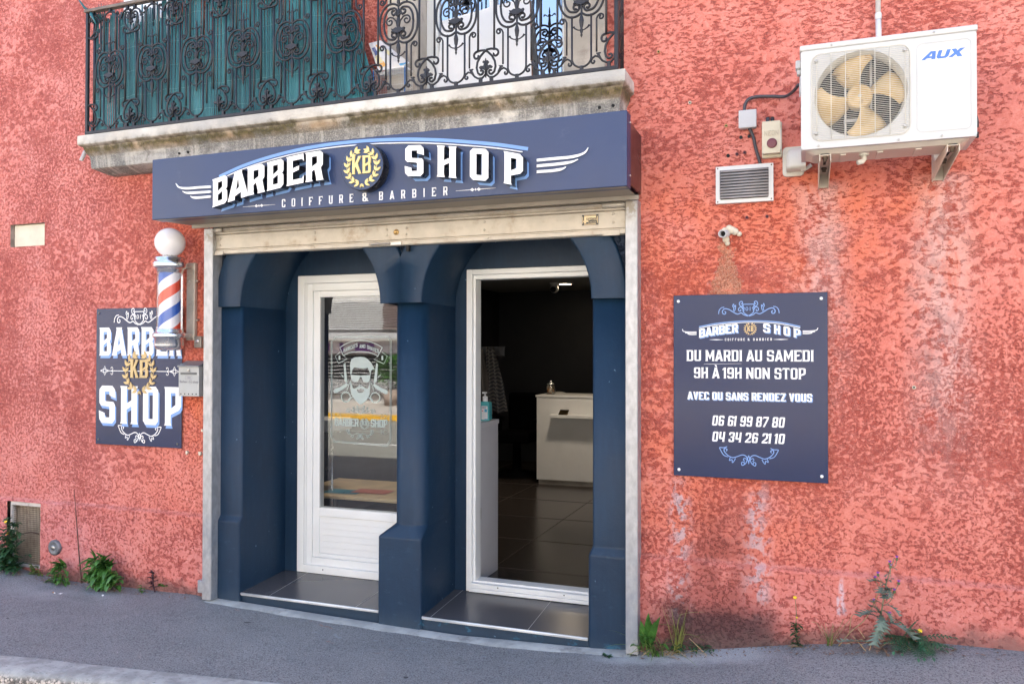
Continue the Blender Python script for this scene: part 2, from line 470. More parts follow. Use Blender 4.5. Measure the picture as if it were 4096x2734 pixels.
def asphalt_mat():
    m, g, b = mat('pavement_asphalt')
    c = g.coord(); x, y, z = g.sep(c)
    ag = g.voro(c, 170)
    fine = g.noise(c, 240, 4, .7)
    pat = g.noise(g.vmul(c, (1, 1.4, 1)), 1.6, 5, .6)
    mid = g.noise(c, 14, 5, .65)
    col = g.mix(g.sm(pat, .3, .7), (.208, .213, .220), (.262, .267, .275))
    col = g.mix(g.sm(mid, .35, .7, 0, .5), col, (.285, .288, .294))
    gm = g.noise(c, 85, 4, .75)
    col = g.mix(g.sm(gm, .52, .66, 0, .6), col, (.37, .375, .385))
    col = g.mix(g.sm(gm, .47, .35, 0, .6), col, (.085, .083, .082))
    col = g.mix(g.sm(fine, .52, .72, 0, .75), col, (.33, .345, .37))
    col = g.mix(g.sm(g.noise(c, 120, 3, .6), .50, .34, 0, .75), col, (.06, .066, .082))
    # dust swept against the wall on both sides of the shop
    yn = g.add(y, g.math('MULTIPLY', g.math('SUBTRACT', mid, .5), .12))
    d1 = g.mul(g.band(yn, -.30, .22), g.band(x, -4.95, .75), g.sm(pat, .3, .55))
    d2 = g.mul(g.sm(yn, -.26, -.14), g.sm(x, -1.25, -.95), g.sm(x, -.05, -.35))
    col = g.mix(g.math('MINIMUM', g.add(g.mul(d1, .55), g.mul(d2, .85)), 1.0), col, g.mix(g.sm(fine, .35, .65), (.30, .315, .33), (.52, .54, .56)))
    # paint drips and pale spots in front of the shop, old gum
    sp = g.mul(g.sm(g.noise(g.vmul(c, (1, 1.6, 1)), 17, 3, .5), .675, .70), g.sm(y, -.75, -.15), g.band(x, -2.3, 1.6))
    col = g.mix(g.mul(sp, .55), col, (.34, .40, .44))
    rd = g.mul(g.sm(g.noise(g.vmul(c, (1, 1.7, 1)), 11.3, 3, .5), .70, .725), g.sm(y, -.75, -.15), g.band(x, -2.9, 1.5))
    col = g.mix(g.mul(rd, .5), col, (.34, .16, .12))
    gum = g.sm(g.noise(g.vmul(c, (1, 1.5, 1)), 8.2, 1, .4), .80, .815)
    col = g.mix(g.mul(gum, .8), col, (.035, .036, .04))
    wsp = g.sm(g.noise(c, 38, 1, .4), .815, .83)
    col = g.mix(g.mul(wsp, .8), col, (.6, .6, .6))
    g.set(b.inputs['Base Color'], col)
    b.inputs['Roughness'].default_value = .85
    b.inputs['Specular IOR Level'].default_value = .3
    g.set(b.inputs['Normal'], g.bump(g.add(g.math('MULTIPLY', ag, .6), g.math('MULTIPLY', fine, .6), g.math('MULTIPLY', mid, .5)), 1.0, .008))
    return m
M_ASPHALT = asphalt_mat()
def kerb_mat():
    m, g, b = mat('kerb_concrete')
    c = g.coord(); x, y, z = g.sep(c)
    col = g.mix(g.sm(g.noise(c, 9, 6, .7), .35, .65), (.24, .245, .24), (.37, .38, .375))
    col = g.mix(g.sm(g.noise(g.vmul(c, (1, 2.5, 1)), 30, 5, .7), .58, .70), col, (.14, .145, .15))
    ag = g.n('ShaderNodeTexVoronoi', {'Vector': c, 'Scale': 75.0})
    agc = g.mix(g.sm(g.sep(ag.outputs['Color'])[0], .2, .8), (.16, .14, .12), (.62, .55, .49))
    agc = g.mix(g.sm(ag.outputs['Distance'], .5, .75), agc, (.10, .09, .08))
    worn = g.sm(g.add(z, g.math('MULTIPLY', g.noise(c, 12, 4), .03)), -.010, -.045)
    g.set(b.inputs['Base Color'], g.mix(worn, col, agc))
    b.inputs['Roughness'].default_value = .9
    g.set(b.inputs['Normal'], g.bump(g.add(g.noise(c, 80, 4, .7), g.mul(worn, ag.outputs['Distance'], -1.5)), .6, .006))
    return m
M_KERB = kerb_mat()
M_CEMENT = pm('cement_fillet', (.26, .28, .29), .85, var=.2, vs=8, bump=.5, bs=60, dirt=((.12, .12, .13), .1, 9))
M_ROAD = pm('road_asphalt', (.22, .215, .19), .85, var=.15, vs=2, bump=.4, bs=120)

M_NAVY = pm('navy_sign_panel', (.014, .034, .104), .38, var=.06, vs=2, spec=.6, dirt=((.06, .08, .16), .02, 3))
M_NAVYGLOSS = pm('navy_gloss_board', (.007, .018, .070), .17, var=.05, vs=2, spec=.32, bump=.06, bs=14)
M_NAVYDISC = pm('navy_disc_face', (.022, .045, .11), .35, var=.05, vs=3)
M_WHITELETTER = pm('white_letter_face', (.86, .85, .83), .35, var=.03)
M_BLACKSIDE = pm('black_letter_side', (.012, .012, .015), .28, var=.2)
M_LBLUE = pm('light_blue_vinyl', (.17, .32, .64), .4, var=.05)
M_WVINYL = pm('white_vinyl', (.80, .80, .81), .4, var=.05)
M_GOLDFLAT = pm('pale_gold_paint', (.76, .60, .24), .42, var=.06)
M_GOLDTAN = pm('tan_gold_vinyl', (.56, .40, .18), .42, var=.12, vs=4)
M_BROWNBOX = pm('brown_lacquered_casing', (.045, .016, .018), .3, var=.15)
M_CREAMALU = pm('cream_aluminium', (.46, .42, .36), .42, metal=.35, var=.12, vs=7, bump=.1, bs=30, dirt=((.30, .23, .16), .12, 9))
M_GREYALU = pm('dull_metal_soffit', (.30, .27, .23), .45, metal=.4, var=.1)
def galva():
    m, g, b = mat('galvanised_steel')
    c = g.coord(); x, y, z = g.sep(c)
    n1 = g.noise(g.vmul(c, (1, 1, .5)), 30, 4)
    lines = g.mul(g.sm(g.math('FRACT', g.math('MULTIPLY', z, 110)), .5, .62), .5)
    col = g.mix(g.sm(n1, .3, .7), (.34, .345, .355), (.47, .475, .485))
    col = g.mix(g.mul(lines, .35), col, (.36, .36, .37))
    col = g.mix(g.mul(g.sm(g.noise(c, 13, 5, .7), .48, .62), g.sm(z, 2.40, 2.5)), col, (.27, .24, .20))
    col = g.mix(g.mul(g.sm(g.noise(c, 6, 4), .40, .62), g.sm(z, .9, .1), .6), col, (.22, .26, .32))
    g.set(b.inputs['Base Color'], col)
    b.inputs['Metallic'].default_value = .45
    b.inputs['Roughness'].default_value = .42
    g.set(b.inputs['Normal'], g.bump(g.add(lines, n1), .12, .003))
    return m
M_GALVA = galva()
M_CHROME = pm('worn_chrome', (.85, .85, .85), .24, metal=1.0, var=.06, vs=9, dirt=((.35, .32, .29), .02, 11))
M_STEEL = pm('screw_steel', (.5, .48, .45), .35, metal=.9, var=.1)
M_BRASS = pm('brass_lock', (.5, .33, .14), .35, metal=.9)
M_PVC = pm('white_pvc', (.79, .805, .80), .34, var=.03, vs=2, spec=.5)
M_PVCWORN = pm('white_pvc_threshold', (.75, .77, .775), .38, var=.05, dirt=((.4, .4, .4), -.04, 16))
def tile_mat(name, lo, hi, rough):
    m, g, b = mat(name)
    c = g.coord()
    g.set(b.inputs['Base Color'], g.mix(g.noise(c, 1.5, 2, .4), lo, hi))
    b.inputs['Roughness'].default_value = rough
    return m
M_TILE = tile_mat('anthracite_floor_tile', (.060, .059, .065), (.082, .081, .088), .25)
M_FLOOR = tile_mat('lamp_brown_floor_tile', (.024, .019, .016), (.036, .028, .024), .22)  # warm lamp light put into the room floor colour as brown
M_GROUT = pm('pale_grout', (.42, .40, .38), .8)
M_NOSING = pm('aluminium_nosing', (.74, .75, .76), .35, metal=.5)
M_IRON = pm('black_wrought_iron', (.019, .019, .024), .42, metal=.2, var=.3, vs=14, bump=.25, bs=120, dirt=((.035, .03, .028), .0, 22))
M_RUSTRAIL = pm('weathered_hand_rail', (.16, .125, .105), .6, var=.25, vs=12)
def teal_mat():
    m, g, b = mat('teal_reed_screen')
    c = g.coord(); x, y, z = g.sep(c)
    rid = g.math('FLOOR', g.math('MULTIPLY', x, 83.33))
    wn = g.n('ShaderNodeTexWhiteNoise', {'W': rid}, noise_dimensions='1D').outputs['Value']
    col = g.mix(wn, (.007, .070, .086), (.022, .145, .17))
    bl = g.sm(g.noise(c, 2.2, 4), .45, .7)
    col = g.mix(g.mul(bl, .6), col, (.05, .23, .26))
    g.set(b.inputs['Base Color'], col)
    b.inputs['Roughness'].default_value = .36
    return m
M_TEAL = teal_mat()
M_THREAD = pm('screen_thread', (.25, .42, .40), .5)
M_ACWHITE = pm('unit_white_enamel', (.54, .54, .53), .4, var=.03, vs=3, dirt=((.55, .42, .30), -.075, 6))
M_ACGRILLE = pm('yellowed_grille_wire', (.66, .63, .56), .45, var=.05)
M_ACRECESS = pm('grille_recess_white', (.56, .54, .49), .5, var=.06)
def fanmat():
    m, g, b = mat('yellowed_fan_plastic')
    c = g.coord()
    col = g.mix(g.sm(g.noise(c, 9, 4), .35, .65), (.50, .33, .12), (.64, .47, .24))
    col = g.mix(g.sm(g.noise(c, 13, 5), .60, .72, 0, .8), col, (.16, .07, .03))
    g.set(b.inputs['Base Color'], col); b.inputs['Roughness'].default_value = .45
    return m
M_FAN = fanmat()
M_DARK = pm('dark_cavity', (.012, .012, .013), .8)
M_FIN = pm('condenser_fin', (.025, .025, .025), .5, metal=.5)
M_AUXBLUE = pm('blue_badge_ink', (.07, .18, .52), .35, var=.12, vs=40)
M_BADGE = pm('badge_film', (.66, .66, .66), .2)
M_BRACKET = pm('off_white_bracket', (.62, .56, .47), .5, var=.1, dirt=((.20, .07, .03), .02, 16))
M_RUBBER = pm('black_rubber', (.02, .022, .028), .6)
M_CABLE = pm('dark_cable', (.045, .045, .055), .45)
M_GREYPLASTIC = pm('pale_grey_plastic', (.48, .48, .49), .45, var=.04, bump=.06)
M_CREAMPLASTIC = pm('aged_cream_plastic', (.62, .56, .42), .5, var=.08, dirt=((.25, .19, .12), .05, 22))
M_MAROON = pm('maroon_button', (.16, .035, .05), .4)
M_VENTFRAME = pm('vent_frame_white', (.62, .62, .62), .4, var=.04, dirt=((.5, .45, .4), -.04, 20))
M_VENTSLAT = pm('vent_slat_grey', (.33, .31, .31), .5, var=.15, dirt=((.6, .55, .5), -.02, 30))
M_IVORY = pm('ivory_plastic', (.58, .55, .48), .45, var=.05, dirt=((.4, .32, .22), -.02, 12))
M_FOAM = pm('pale_sealant', (.60, .54, .43), .7, bump=.6, bs=50)
M_CREAMBLOCK = pm('cream_infill_block', (.64, .58, .46), .8, var=.06, vs=9, bump=.3, bs=50)
M_MORTAR = pm('rough_mortar', (.33, .26, .22), .9, var=.3, vs=20, bump=.8, bs=60)
M_RUST = pm('rusty_mesh_wire', (.16, .12, .09), .6, metal=.4, var=.3, vs=30)
M_BOARD = pm('dusty_board', (.40, .34, .27), .85, var=.2, vs=5, bump=.3, dirt=((.2, .14, .1), .12, 8))
M_MILK = pm('milk_glass', (.76, .74, .75), .22, var=.03, spec=.5)
M_MAILBOX = pm('grey_mailbox_paint', (.36, .37, .37), .45, metal=.2, var=.06)
M_MAILDARK = pm('mailbox_dark', (.10, .105, .11), .4, metal=.3)
M_INK = pm('ballpoint_ink', (.10, .09, .12), .6)
M_BLUEBAR = pm('blue_cage_corner', (.03, .17, .48), .4)
M_CAGE = pm('cage_wire', (.66, .66, .66), .35, metal=.4)
M_WHITEBOARD = pm('white_door_panel', (.82, .81, .80), .4, var=.03)
M_BROWNEDGE = pm('brown_board_edge', (.22, .11, .06), .6)
M_LEAF1 = pm('fresh_green_leaf', (.055, .16, .028), .45, var=.35, vs=18)
M_LEAF2 = pm('dark_green_leaf', (.028, .085, .032), .5, var=.35, vs=18)
M_LEAF3 = pm('grey_green_thistle', (.12, .165, .125), .55, var=.3, vs=22)
M_LEAF4 = pm('blue_green_leaf', (.03, .115, .055), .5, var=.3, vs=18)
M_GRASS = pm('grass_blade', (.12, .20, .04), .5, var=.35, vs=14)
M_PURPLELEAF = pm('purple_leaf', (.06, .028, .04), .5, var=.3)
M_STEM = pm('green_stem', (.10, .14, .06), .55, var=.2)
M_STRAW = pm('dry_straw', (.36, .26, .14), .7, var=.25)
M_DRYSTEM = pm('dark_dry_stem', (.09, .045, .035), .7)
M_YELLOW = pm('yellow_petal', (.80, .58, .02), .5)
M_PURPLE = pm('thistle_purple', (.30, .07, .48), .6)
M_BROWNLEAF = pm('dead_leaf', (.22, .14, .10), .8, var=.3)
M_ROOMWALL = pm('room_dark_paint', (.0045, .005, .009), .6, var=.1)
M_CEIL = pm('room_ceiling', (.20, .19, .18), .8)
M_DESK = pm('reception_laminate', (.57, .56, .54), .4, var=.03)
M_CABW = pm('cabinet_laminate', (.62, .62, .66), .32, var=.03)
M_BLACKFAB = pm('black_salon_fabric', (.0015, .0015, .002), .8, spec=.03)
def glass(name, tint=(.75, .8, .85), refl=.26, rough=.01):
    m = bpy.data.materials.new(name); m.use_nodes = True
    nt = m.node_tree; nt.nodes.clear(); g = G(nt)
    out = g.n('ShaderNodeOutputMaterial')
    c = g.coord()
    nrm = g.bump(g.noise(c, 3.0, 2), .012, .02)
    gl = g.n('ShaderNodeBsdfGlossy', {'Color': (.95, .97, 1.0), 'Roughness': rough, 'Normal': nrm})
    tr = g.n('ShaderNodeBsdfTransparent', {'Color': tint})
    fr = g.n('ShaderNodeFresnel', {'IOR': 1.5})
    f = g.math('ADD', g.math('MULTIPLY', fr.outputs[0], .6), refl, clamp=True)
    mx = g.n('ShaderNodeMixShader', {0: f, 1: tr.outputs[0], 2: gl.outputs[0]})
    nt.links.new(mx.outputs[0], out.inputs[0])
    return m
M_GLASS = glass('door_glazing', refl=.10)
M_GLASS2 = glass('upper_window_glazing', (.25, .3, .36), .55)
M_TUBEGLASS = glass('clear_acrylic_tube', (.97, .97, .98), .008, .02)
M_JARGLASS = glass('jar_glass', (.85, .82, .75), .12, .02)
def emit(name, col, s):
    m = bpy.data.materials.new(name); m.use_nodes = True
    nt = m.node_tree; nt.nodes.clear(); g = G(nt)
    o = g.n('ShaderNodeOutputMaterial'); e = g.n('ShaderNodeEmission', {0: col, 1: s})
    nt.links.new(e.outputs[0], o.inputs[0]); return m
M_LAMP = emit('spot_lamp_glow', (1, .80, .55), 14)
# ------------------------------------------------------------------ ground
HPTS = [(-6.5, .05), (-5.8, .035), (-5.4, -.008), (-5.16, -.02), (-4.6, -.012), (-4.0, 0), (-3.8, -.018), (-2.9, -.036), (-2.0, -.048), (-1.2, -.02), (-.95, .0), (-.36, .10), (-.05, .16), (.25, .205), (.57, .25), (1.0, .26), (3, .30)]
def yk(x):
    v = -1.268 + (x+4.242)*.152
    return v if x < -2.6 else -1.0184 + .18*(1-math.exp(-(x+2.6)/1.45))
def gz(x, y):
    h = interp(x, HPTS)
    t = min(1, max(0, -y/.95))
    return h*(1-.62*t*t*(3-2*t)) - .015*t
def build_ground():
    xs = list(np.arange(-12, -6.6, .3)) + list(np.arange(-6.6, 1.8, .04)) + list(np.arange(1.8, 8.1, .3))
    nv = 24
    vs = []
    for x in xs:
        for j in range(nv+1):
            t = j/nv
            y = .06 + (yk(x)-.06)*t
            vs.append((x, y, gz(x, y) + .004*math.sin(7*x+3*y)*math.sin(9*y)))
    fs = []
    for i in range(len(xs)-1):
        for j in range(nv):
            a = i*(nv+1)+j
            fs.append((a, a+1, a+nv+2, a+nv+1))
    mb = MB(); mb.add(vs, fs, 0, True)
    struct(mb.build('pavement', M_ASPHALT))
    # kerb: rounded top edge, street face
    prof = [(0.0, .006), (-.10, .006), (-.155, .003), (-.172, -.010), (-.18, -.035), (-.185, -.15)]
    vs = []; fs = []
    for x in xs:
        z0 = gz(x, yk(x))
        wob = .006*math.sin(x*5.1)+.004*math.sin(x*13)
        for (dy, dz) in prof: vs.append((x, yk(x)+dy+wob*(dy < -.12), z0+dz if dz > -.1 else -.15))
    n = len(prof)
    for i in range(len(xs)-1):
        for j in range(n-1):
            a = i*n+j; fs.append((a, a+1, a+n+1, a+n))
    mb = MB(); mb.add(vs, fs, 0, True)
    struct(mb.build('kerb', M_KERB))
    mb = MB(); mb.add([(-70, -13.2, -.13), (70, -13.2, -.13), (70, -.6, -.13), (-70, -.6, -.13)], [(0, 1, 2, 3)])
    struct(mb.build('road', M_ROAD))
    mb = MB(); mb.add([(-400, -400, -.30), (400, -400, -.30), (400, 400, -.30), (-400, 400, -.30)], [(0, 1, 2, 3)])
    struct(mb.build('ground', M_ROAD))
    mb = MB()
    mb.box(-70, 70, -17.5, -13.2, -.29, .0)
    struct(mb.build('far_pavement', pm('far_pavement_slabs', (.42, .38, .34), .8)))
    mb = MB(); mb.box(-70, 70, -13.196, -13.06, -.128, .006)
    struct(mb.build('yellow_kerb_line', pm('yellow_road_paint', (.75, .42, .03), .6)))
    mb = MB()
    for x in (-14, -11.2, -8.4, -5.6): mb.box(x, x+1.3, -8.3, -8.15, -.128, -.124)
    struct(mb.build('road_marking', pm('white_road_paint', (.75, .75, .73), .6)))
build_ground()

# ------------------------------------------------------------------ the house
house = thing('building', 'red stucco house with a blue arched shop front and a stone balcony', 'building', (-2.4, 0, 0))
HOLES = [(-3.875, -.89, -1, 2.60), (-2.495, -1.077, 3.30, 6), (-5.86, -5.495, 2.512, 2.688), (-5.835, -5.482, .04, .535)]
def build_wall():
    def axis(lo, hi, cuts, fn):
        pts = sorted({lo, hi, *[c for c in cuts if lo < c < hi]})
        out = []
        for a, b in zip(pts, pts[1:]):
            n = max(1, int(math.ceil((b-a)/fn((a+b)/2))))
            out += list(np.linspace(a, b, n, endpoint=False))
        return np.array(out + [hi])
    xs = axis(-6.7, 1.5, [h for H in HOLES for h in H[:2]] + [-5.0, -4.3], lambda x: .0085 if x < -4.4 else .0065)
    zs = axis(-.12, 4.75, [h for H in HOLES for h in H[2:]] + [.5, 1], lambda z: .0068)
    nx, nz = len(xs), len(zs)
    X, Z = np.meshgrid(xs, zs, indexing='ij')
    Y = np.zeros_like(X)
    t = np.clip((.562 + .006*np.sin(X*2.3) - Z)/.028, 0, 1)
    Y -= .028*t*t*(3-2*t)                                    # plinth stands 28 mm proud
    co = np.stack([X, Y, Z], -1).reshape(-1, 3)
    xm = (xs[:-1]+xs[1:])/2; zm = (zs[:-1]+zs[1:])/2
    keep = np.ones((nx-1, nz-1), bool)
    for a, b, c, d in HOLES:
        keep &= ~(((xm > a) & (xm < b))[:, None] & ((zm > c) & (zm < d))[None, :])
    ii, jj = np.nonzero(keep)
    a = ii*nz+jj
    quads = np.stack([a, a+nz, a+nz+1, a+1], -1)
    used = np.unique(quads); remap = np.full(nx*nz, -1); remap[used] = np.arange(len(used))
    quads = remap[quads]; co = co[used]
    me = bpy.data.meshes.new('stucco_wall')
    me.vertices.add(len(co)); me.vertices.foreach_set('co', co.astype(np.float32).ravel())
    nf = len(quads)
    me.loops.add(nf*4); me.loops.foreach_set('vertex_index', quads.astype(np.int32).ravel())
    me.polygons.add(nf); me.polygons.foreach_set('loop_start', np.arange(0, nf*4, 4, dtype=np.int32))
    me.update(calc_edges=True); me.validate()
    me.polygons.foreach_set('use_smooth', np.ones(nf, bool))
    me.materials.append(M_STUCCO)
    o = bpy.data.objects.new('stucco_wall', me); COL.objects.link(o); attach(o, house)
build_wall()
mb = MB()      # the rest of the house, out of the picture
mb.box(-14, -6.7, 0, .3, -.2, 9); mb.box(1.5, 9, 0, .3, -.2, 9); mb.box(-6.7, 1.5, 0.0, .3, 4.75, 9)
mb.box(-14, -13.7, .3, 9, -.2, 9); mb.box(8.7, 9, .3, 9, -.2, 9); mb.box(-14, 9, 9, 9.3, -.2, 9)
mb.build('outer_wall', M_STUCCO_FLAT, house)
mb = MB(); mb.box(-14.3, 9.3, -.35, 9.6, 9.0, 9.25); mb.build('roof', M_CREAMBLOCK, house)
# wall thickness behind the thin front sheet: reveals and light-tight lining
for a, b, c, d in HOLES[2:]:
    mb = MB()
    for q in (((a,0,c),(a,.09,c),(a,.09,d),(a,0,d)), ((b,0,d),(b,.09,d),(b,.09,c),(b,0,c)), ((a,0,d),(a,.09,d),(b,.09,d),(b,0,d)), ((b,0,c),(b,.09,c),(a,.09,c),(a,0,c))):
        mb.add(q, [(0, 1, 2, 3)])
    mb.build('recess_reveal', M_MORTAR, house)
mb = MB(); mb.box(-5.845, -5.49, .022, .08, 2.514, 2.684); mb.build('infill_block', M_CREAMBLOCK, house, .004)
mb = MB()
mb.box(-6.7, -3.95, .10, .3, -.1, 4.75); mb.box(-.85, 1.5, .10, .3, -.1, 4.75); mb.box(-3.95, -.85, .35, .5, 2.66, 3.28)
mb.build('wall_core', M_MORTAR, house)

# ---- blue arcade
AL, AR = (-3.089, .5415), (-1.706, .544)     # centre x, radius of the two arches
ZS, ZTOP, YB = 2.005, 2.64, .49              # springing, top, depth of the reveal
def pier(mb, xl, xr, rl, rr, zs):
    """loft of horizontal sections: zs = list of (z, widen, front y, radius factor)"""
    rings = []
    for z, wl, wr, yf, rf in zs:
        a, b = xl-wl, xr+wr
        ring = [(a, YB, z)]
        ra, rb = max(.008, rl*rf), max(.008, rr*rf)
        for k in range(7):
            an = R(180+90*k/6); ring.append((a+ra+ra*math.cos(an), yf+ra+ra*math.sin(an), z))
        for k in range(7):
            an = R(270+90*k/6); ring.append((b-rb+rb*math.cos(an), yf+rb+rb*math.sin(an), z))
        ring.append((b, YB, z)); rings.append(ring)
    n = len(rings[0]); vs = [p for r in rings for p in r]
    fs = [(i*n+j, i*n+j+1, (i+1)*n+j+1, (i+1)*n+j) for i in range(len(rings)-1) for j in range(n-1)]
    fs.append(tuple((len(rings)-1)*n+j for j in range(n)))
    mb.add(vs, fs, 0, True)
mb = MB()
pier(mb, -3.90, -3.632, .01, .022, [(-.12, 0, .0, -.030, 1), (.520, 0, .0, -.030, 1), (.527, 0, .0, -.030, 1), (.535, 0, 0, -.027, 1), (.562, 0, 0, -.007, 1), (.568, 0, 0, -.004, 1), (.578, 0, 0, -.004, 1), (2.03, 0, 0, -.004, 1)])
mb.build('pier', M_BLUE, house); mb = MB()
pier(mb, -2.548, -2.25, .085, .085, [(-.12, .008, .0, -.032, .22), (.515, .008, .0, -.030, .22), (.522, .008, .0, -.030, .22), (.530, .004, 0, -.026, .25), (.592, -.066, 0, .004, .8), (.600, -.072, .0, .008, .95), (.608, -.072, .0, .008, 1.0), (2.03, -.072, .0, .008, 1.0)])
mb.build('pier', M_BLUE, house); mb = MB()
pier(mb, -1.162, -.93, .022, .01, [(-.12, .02, 0, -.030, 1), (.518, .018, 0, -.030, 1), (.526, .018, 0, -.030, 1), (.534, .015, 0, -.027, 1), (.566, .003, 0, -.007, 1), (.574, 0, 0, -.004, 1), (.584, 0, 0, -.004, 1), (2.03, 0, 0, -.004, 1)])
mb.build('pier', M_BLUE, house)
# archivolt bands with rounded front edge + soffits
XM = (AL[0]+AL[1] + AR[0]-AR[1])/2
mb = MB(); N = 48
for (cx, r), side in ((AL, 1), (AR, -1)):
    sect = []
    for i in range(N+1):
        a = math.pi*i/N; ca, sa = math.cos(a), math.sin(a)
        ro = .755
        d = (XM-cx)*side
        if ca*side > 1e-6: ro = min(ro, d/(ca*side))
        row = [(r, YB), (r, -.022), (r+.004, -.030), (r+.014, -.036), (ro-.012, -.036) if ro > .75 else (ro, -.036), (ro-.003, -.030) if ro > .75 else (ro, -.036), (ro, .004)]
        sect.append([(cx+q*ca, y, ZS+q*sa) for q, y in row])
    n = len(sect[0])
    vs = [p for s_ in sect for p in s_]
    fs = [(i*n+j, (i+1)*n+j, (i+1)*n+j+1, i*n+j+1) for i in range(N) for j in range(n-1)]
    mb.add(vs, fs, 0, True)
    for s_ in (sect[0], sect[-1]):      # underside of the impost
        mb.add(s_[1:] , [tuple(range(n-1))])
mb.build('arch_band', M_BLUE, house)
mb = MB()      # rough render in the spandrels, set behind the bands
for (cx, r), side in ((AL, 1), (AR, -1)):
    for i in range(N):
        a0, a1 = math.pi*i/N, math.pi*(i+1)/N
        q = []
        for a, rr in ((a0, .74), (a1, .74), (a1, 1.3), (a0, 1.3)):
            x = cx+rr*math.cos(a); z = ZS+rr*math.sin(a)
            if side == 1: x = max(-3.93, min(XM, x))
            else: x = min(-.90, max(XM, x))
            z = min(ZTOP+.3, z)
            q.append((x, .0, z))
        mb.add(q, [(0, 1, 2, 3)])
mb.build('spandrel_render', M_BLUEROUGH, house)
# back wall of the porches, with the door openings
D1 = (-3.527, -2.50, .075, 2.256); D2 = (-2.168, -1.198, .075, 2.257)
mb = MB()
for (x0, x1, z0, z1), a, b in ((D1, -3.66, -2.42), (D2, -2.30, -1.10)):
    mb.box(a, x0, YB-.005, .60, -.1, 2.66); mb.box(x1, b, YB-.005, .60, -.1, 2.66); mb.box(x0, x1, YB-.005, .60, z1, 2.66)
mb.build('porch_back_wall', M_BLUE, house)
# doorsteps
def step(x0, x1, yf, joints, zf, zb):
    e = .004
    mb = MB(); mb.add([(x0, yf+.02, -.12), (x1, yf+.02, -.12), (x1, yf+.02, zf-.012), (x0, yf+.02, zf-.012)], [(0, 1, 2, 3)])
    st = mb.build('doorstep', M_BLUE, house)
    mb = MB(); mb.add([(x0, yf+.012, zf), (x1, yf+.012, zf), (x1, .56, zb), (x0, .56, zb)], [(0, 1, 2, 3)]); mb.build('step_tile', M_TILE, st)
    mb = MB()
    for j0, j1 in joints:
        mb.add([(j0-.0015, yf+.012, zf+.002), (j0+.0015, yf+.012, zf+.002), (j1+.0015, .50, zb-.0022), (j1-.0015, .50, zb-.0022)], [(0, 1, 2, 3)])
    mb.build('tile_joint', M_GROUT, st)
    mb = MB(); mb.tube([(x0+.004, yf+.006, zf-.005), (x1-.004, yf+.006, zf-.005)], .0075, 8); mb.box(x0+.004, x1-.004, yf+.004, yf+.02, zf-.016, zf-.011)
    mb.build('step_nosing', M_NOSING, st)
step(-3.632, -2.555, -.018, [(-3.40, -3.43), (-2.73, -2.73)], .050, .082)
step(-2.25, -1.18, -.028, [(-2.19, -2.19), (-1.55, -1.56)], .050, .082)
# cement fillet at the foot of the shop front
mb = MB()
xs = np.linspace(-3.86, -.92, 40); vs = []
for x in xs:
    z = gz(x, -.03); wv = .008*math.sin(x*6)+.005*math.sin(x*17)
    vs += [(x, -.025, z+.016), (x, -.095-wv, z+.006), (x, -.108-wv, z-.02)]
mb.add(vs, [(i*3+j, i*3+j+1, i*3+j+4, i*3+j+3) for i in range(39) for j in range(2)], 0, True)
mb.build('cement_fillet', M_CEMENT, house)
# the room behind
FZ = .08
mb = MB(); mb.add([(-4.3, .56, FZ), (1.4, .56, FZ), (1.4, 6.6, FZ), (-4.3, 6.6, FZ)], [(0, 1, 2, 3)]); mb.build('room_floor', M_FLOOR, house)
mb = MB()
for x in np.arange(-4.0, 1.4, .9): mb.box(x-.0015, x+.0015, .6, 6.5, FZ-.01, FZ+.002)
for y in np.arange(1.1, 6.5, .9): mb.box(-4.3, 1.4, y-.0015, y+.0015, FZ-.01, FZ+.0024)
mb.build('floor_joint', pm('dark_grout', (.055, .046, .04), .8), house)
mb = MB()
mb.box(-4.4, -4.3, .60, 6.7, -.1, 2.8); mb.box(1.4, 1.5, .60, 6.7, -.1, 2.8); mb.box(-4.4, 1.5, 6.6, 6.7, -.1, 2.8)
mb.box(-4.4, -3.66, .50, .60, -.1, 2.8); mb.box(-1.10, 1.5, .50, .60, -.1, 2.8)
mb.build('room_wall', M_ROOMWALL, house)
mb = MB(); mb.box(-4.4, 1.5, .60, 6.7, 2.58, 2.66); mb.build('room_ceiling', M_CEIL, house)

# ---- balcony slab
def slab():
    prof = [(.0, 3.325), (.225, 3.242), (.245, 3.236), (.247, 3.20), (.245, 3.172), (.236, 3.166), (.214, 3.158), (.208, 3.140), (.196, 3.118), (.180, 3.10), (.172, 3.07), (.170, 3.03), (.166, 3.014), (.150, 3.008), (.06, 2.985), (.0, 2.985)]
    A, B, Y = -4.885, -.915, .247
    mb = MB(); vs = []
    for o, z in prof:
        s = min(o, Y)
        ins = (Y-s)*.62
        if z < 2.99: ins = .10
        vs += [(A+ins, .02, z), (A+ins, -s, z), (B-ins, -s, z), (B-ins, .02, z)]
    fs = []
    for i in range(len(prof)-1):
        for j in range(3):
            a = i*4+j; fs.append((a, a+4, a+5, a+1))
    # many cross sections along the front are not needed: the relief is in the surface
    mb.add(vs, fs, 0)
    m = (len(prof)-1)*4
    mb.add([vs[m], vs[m+1], vs[m+2], vs[m+3]], [(0, 1, 2, 3)])
    o = mb.build('balcony_slab', M_STONE, house, .006, 2)
    for x, z in ((-4.03, 3.115), (-3.955, 3.117), (-4.03, 3.055), (-3.955, 3.057), (-1.075, 3.12), (-.998, 3.123), (-1.075, 3.06), (-.998, 3.063)):
        mb = MB(); yv = -.181 if z > 3.09 else -.173
        mb.lathe([(.0085, yv+.008), (.0085, yv-.006), (.004, yv-.007), (0.0001, yv-.004)], x, 0, 12, axis='y', cz=z)
        mb.build('anchor_hole', M_DARK, o)
slab()
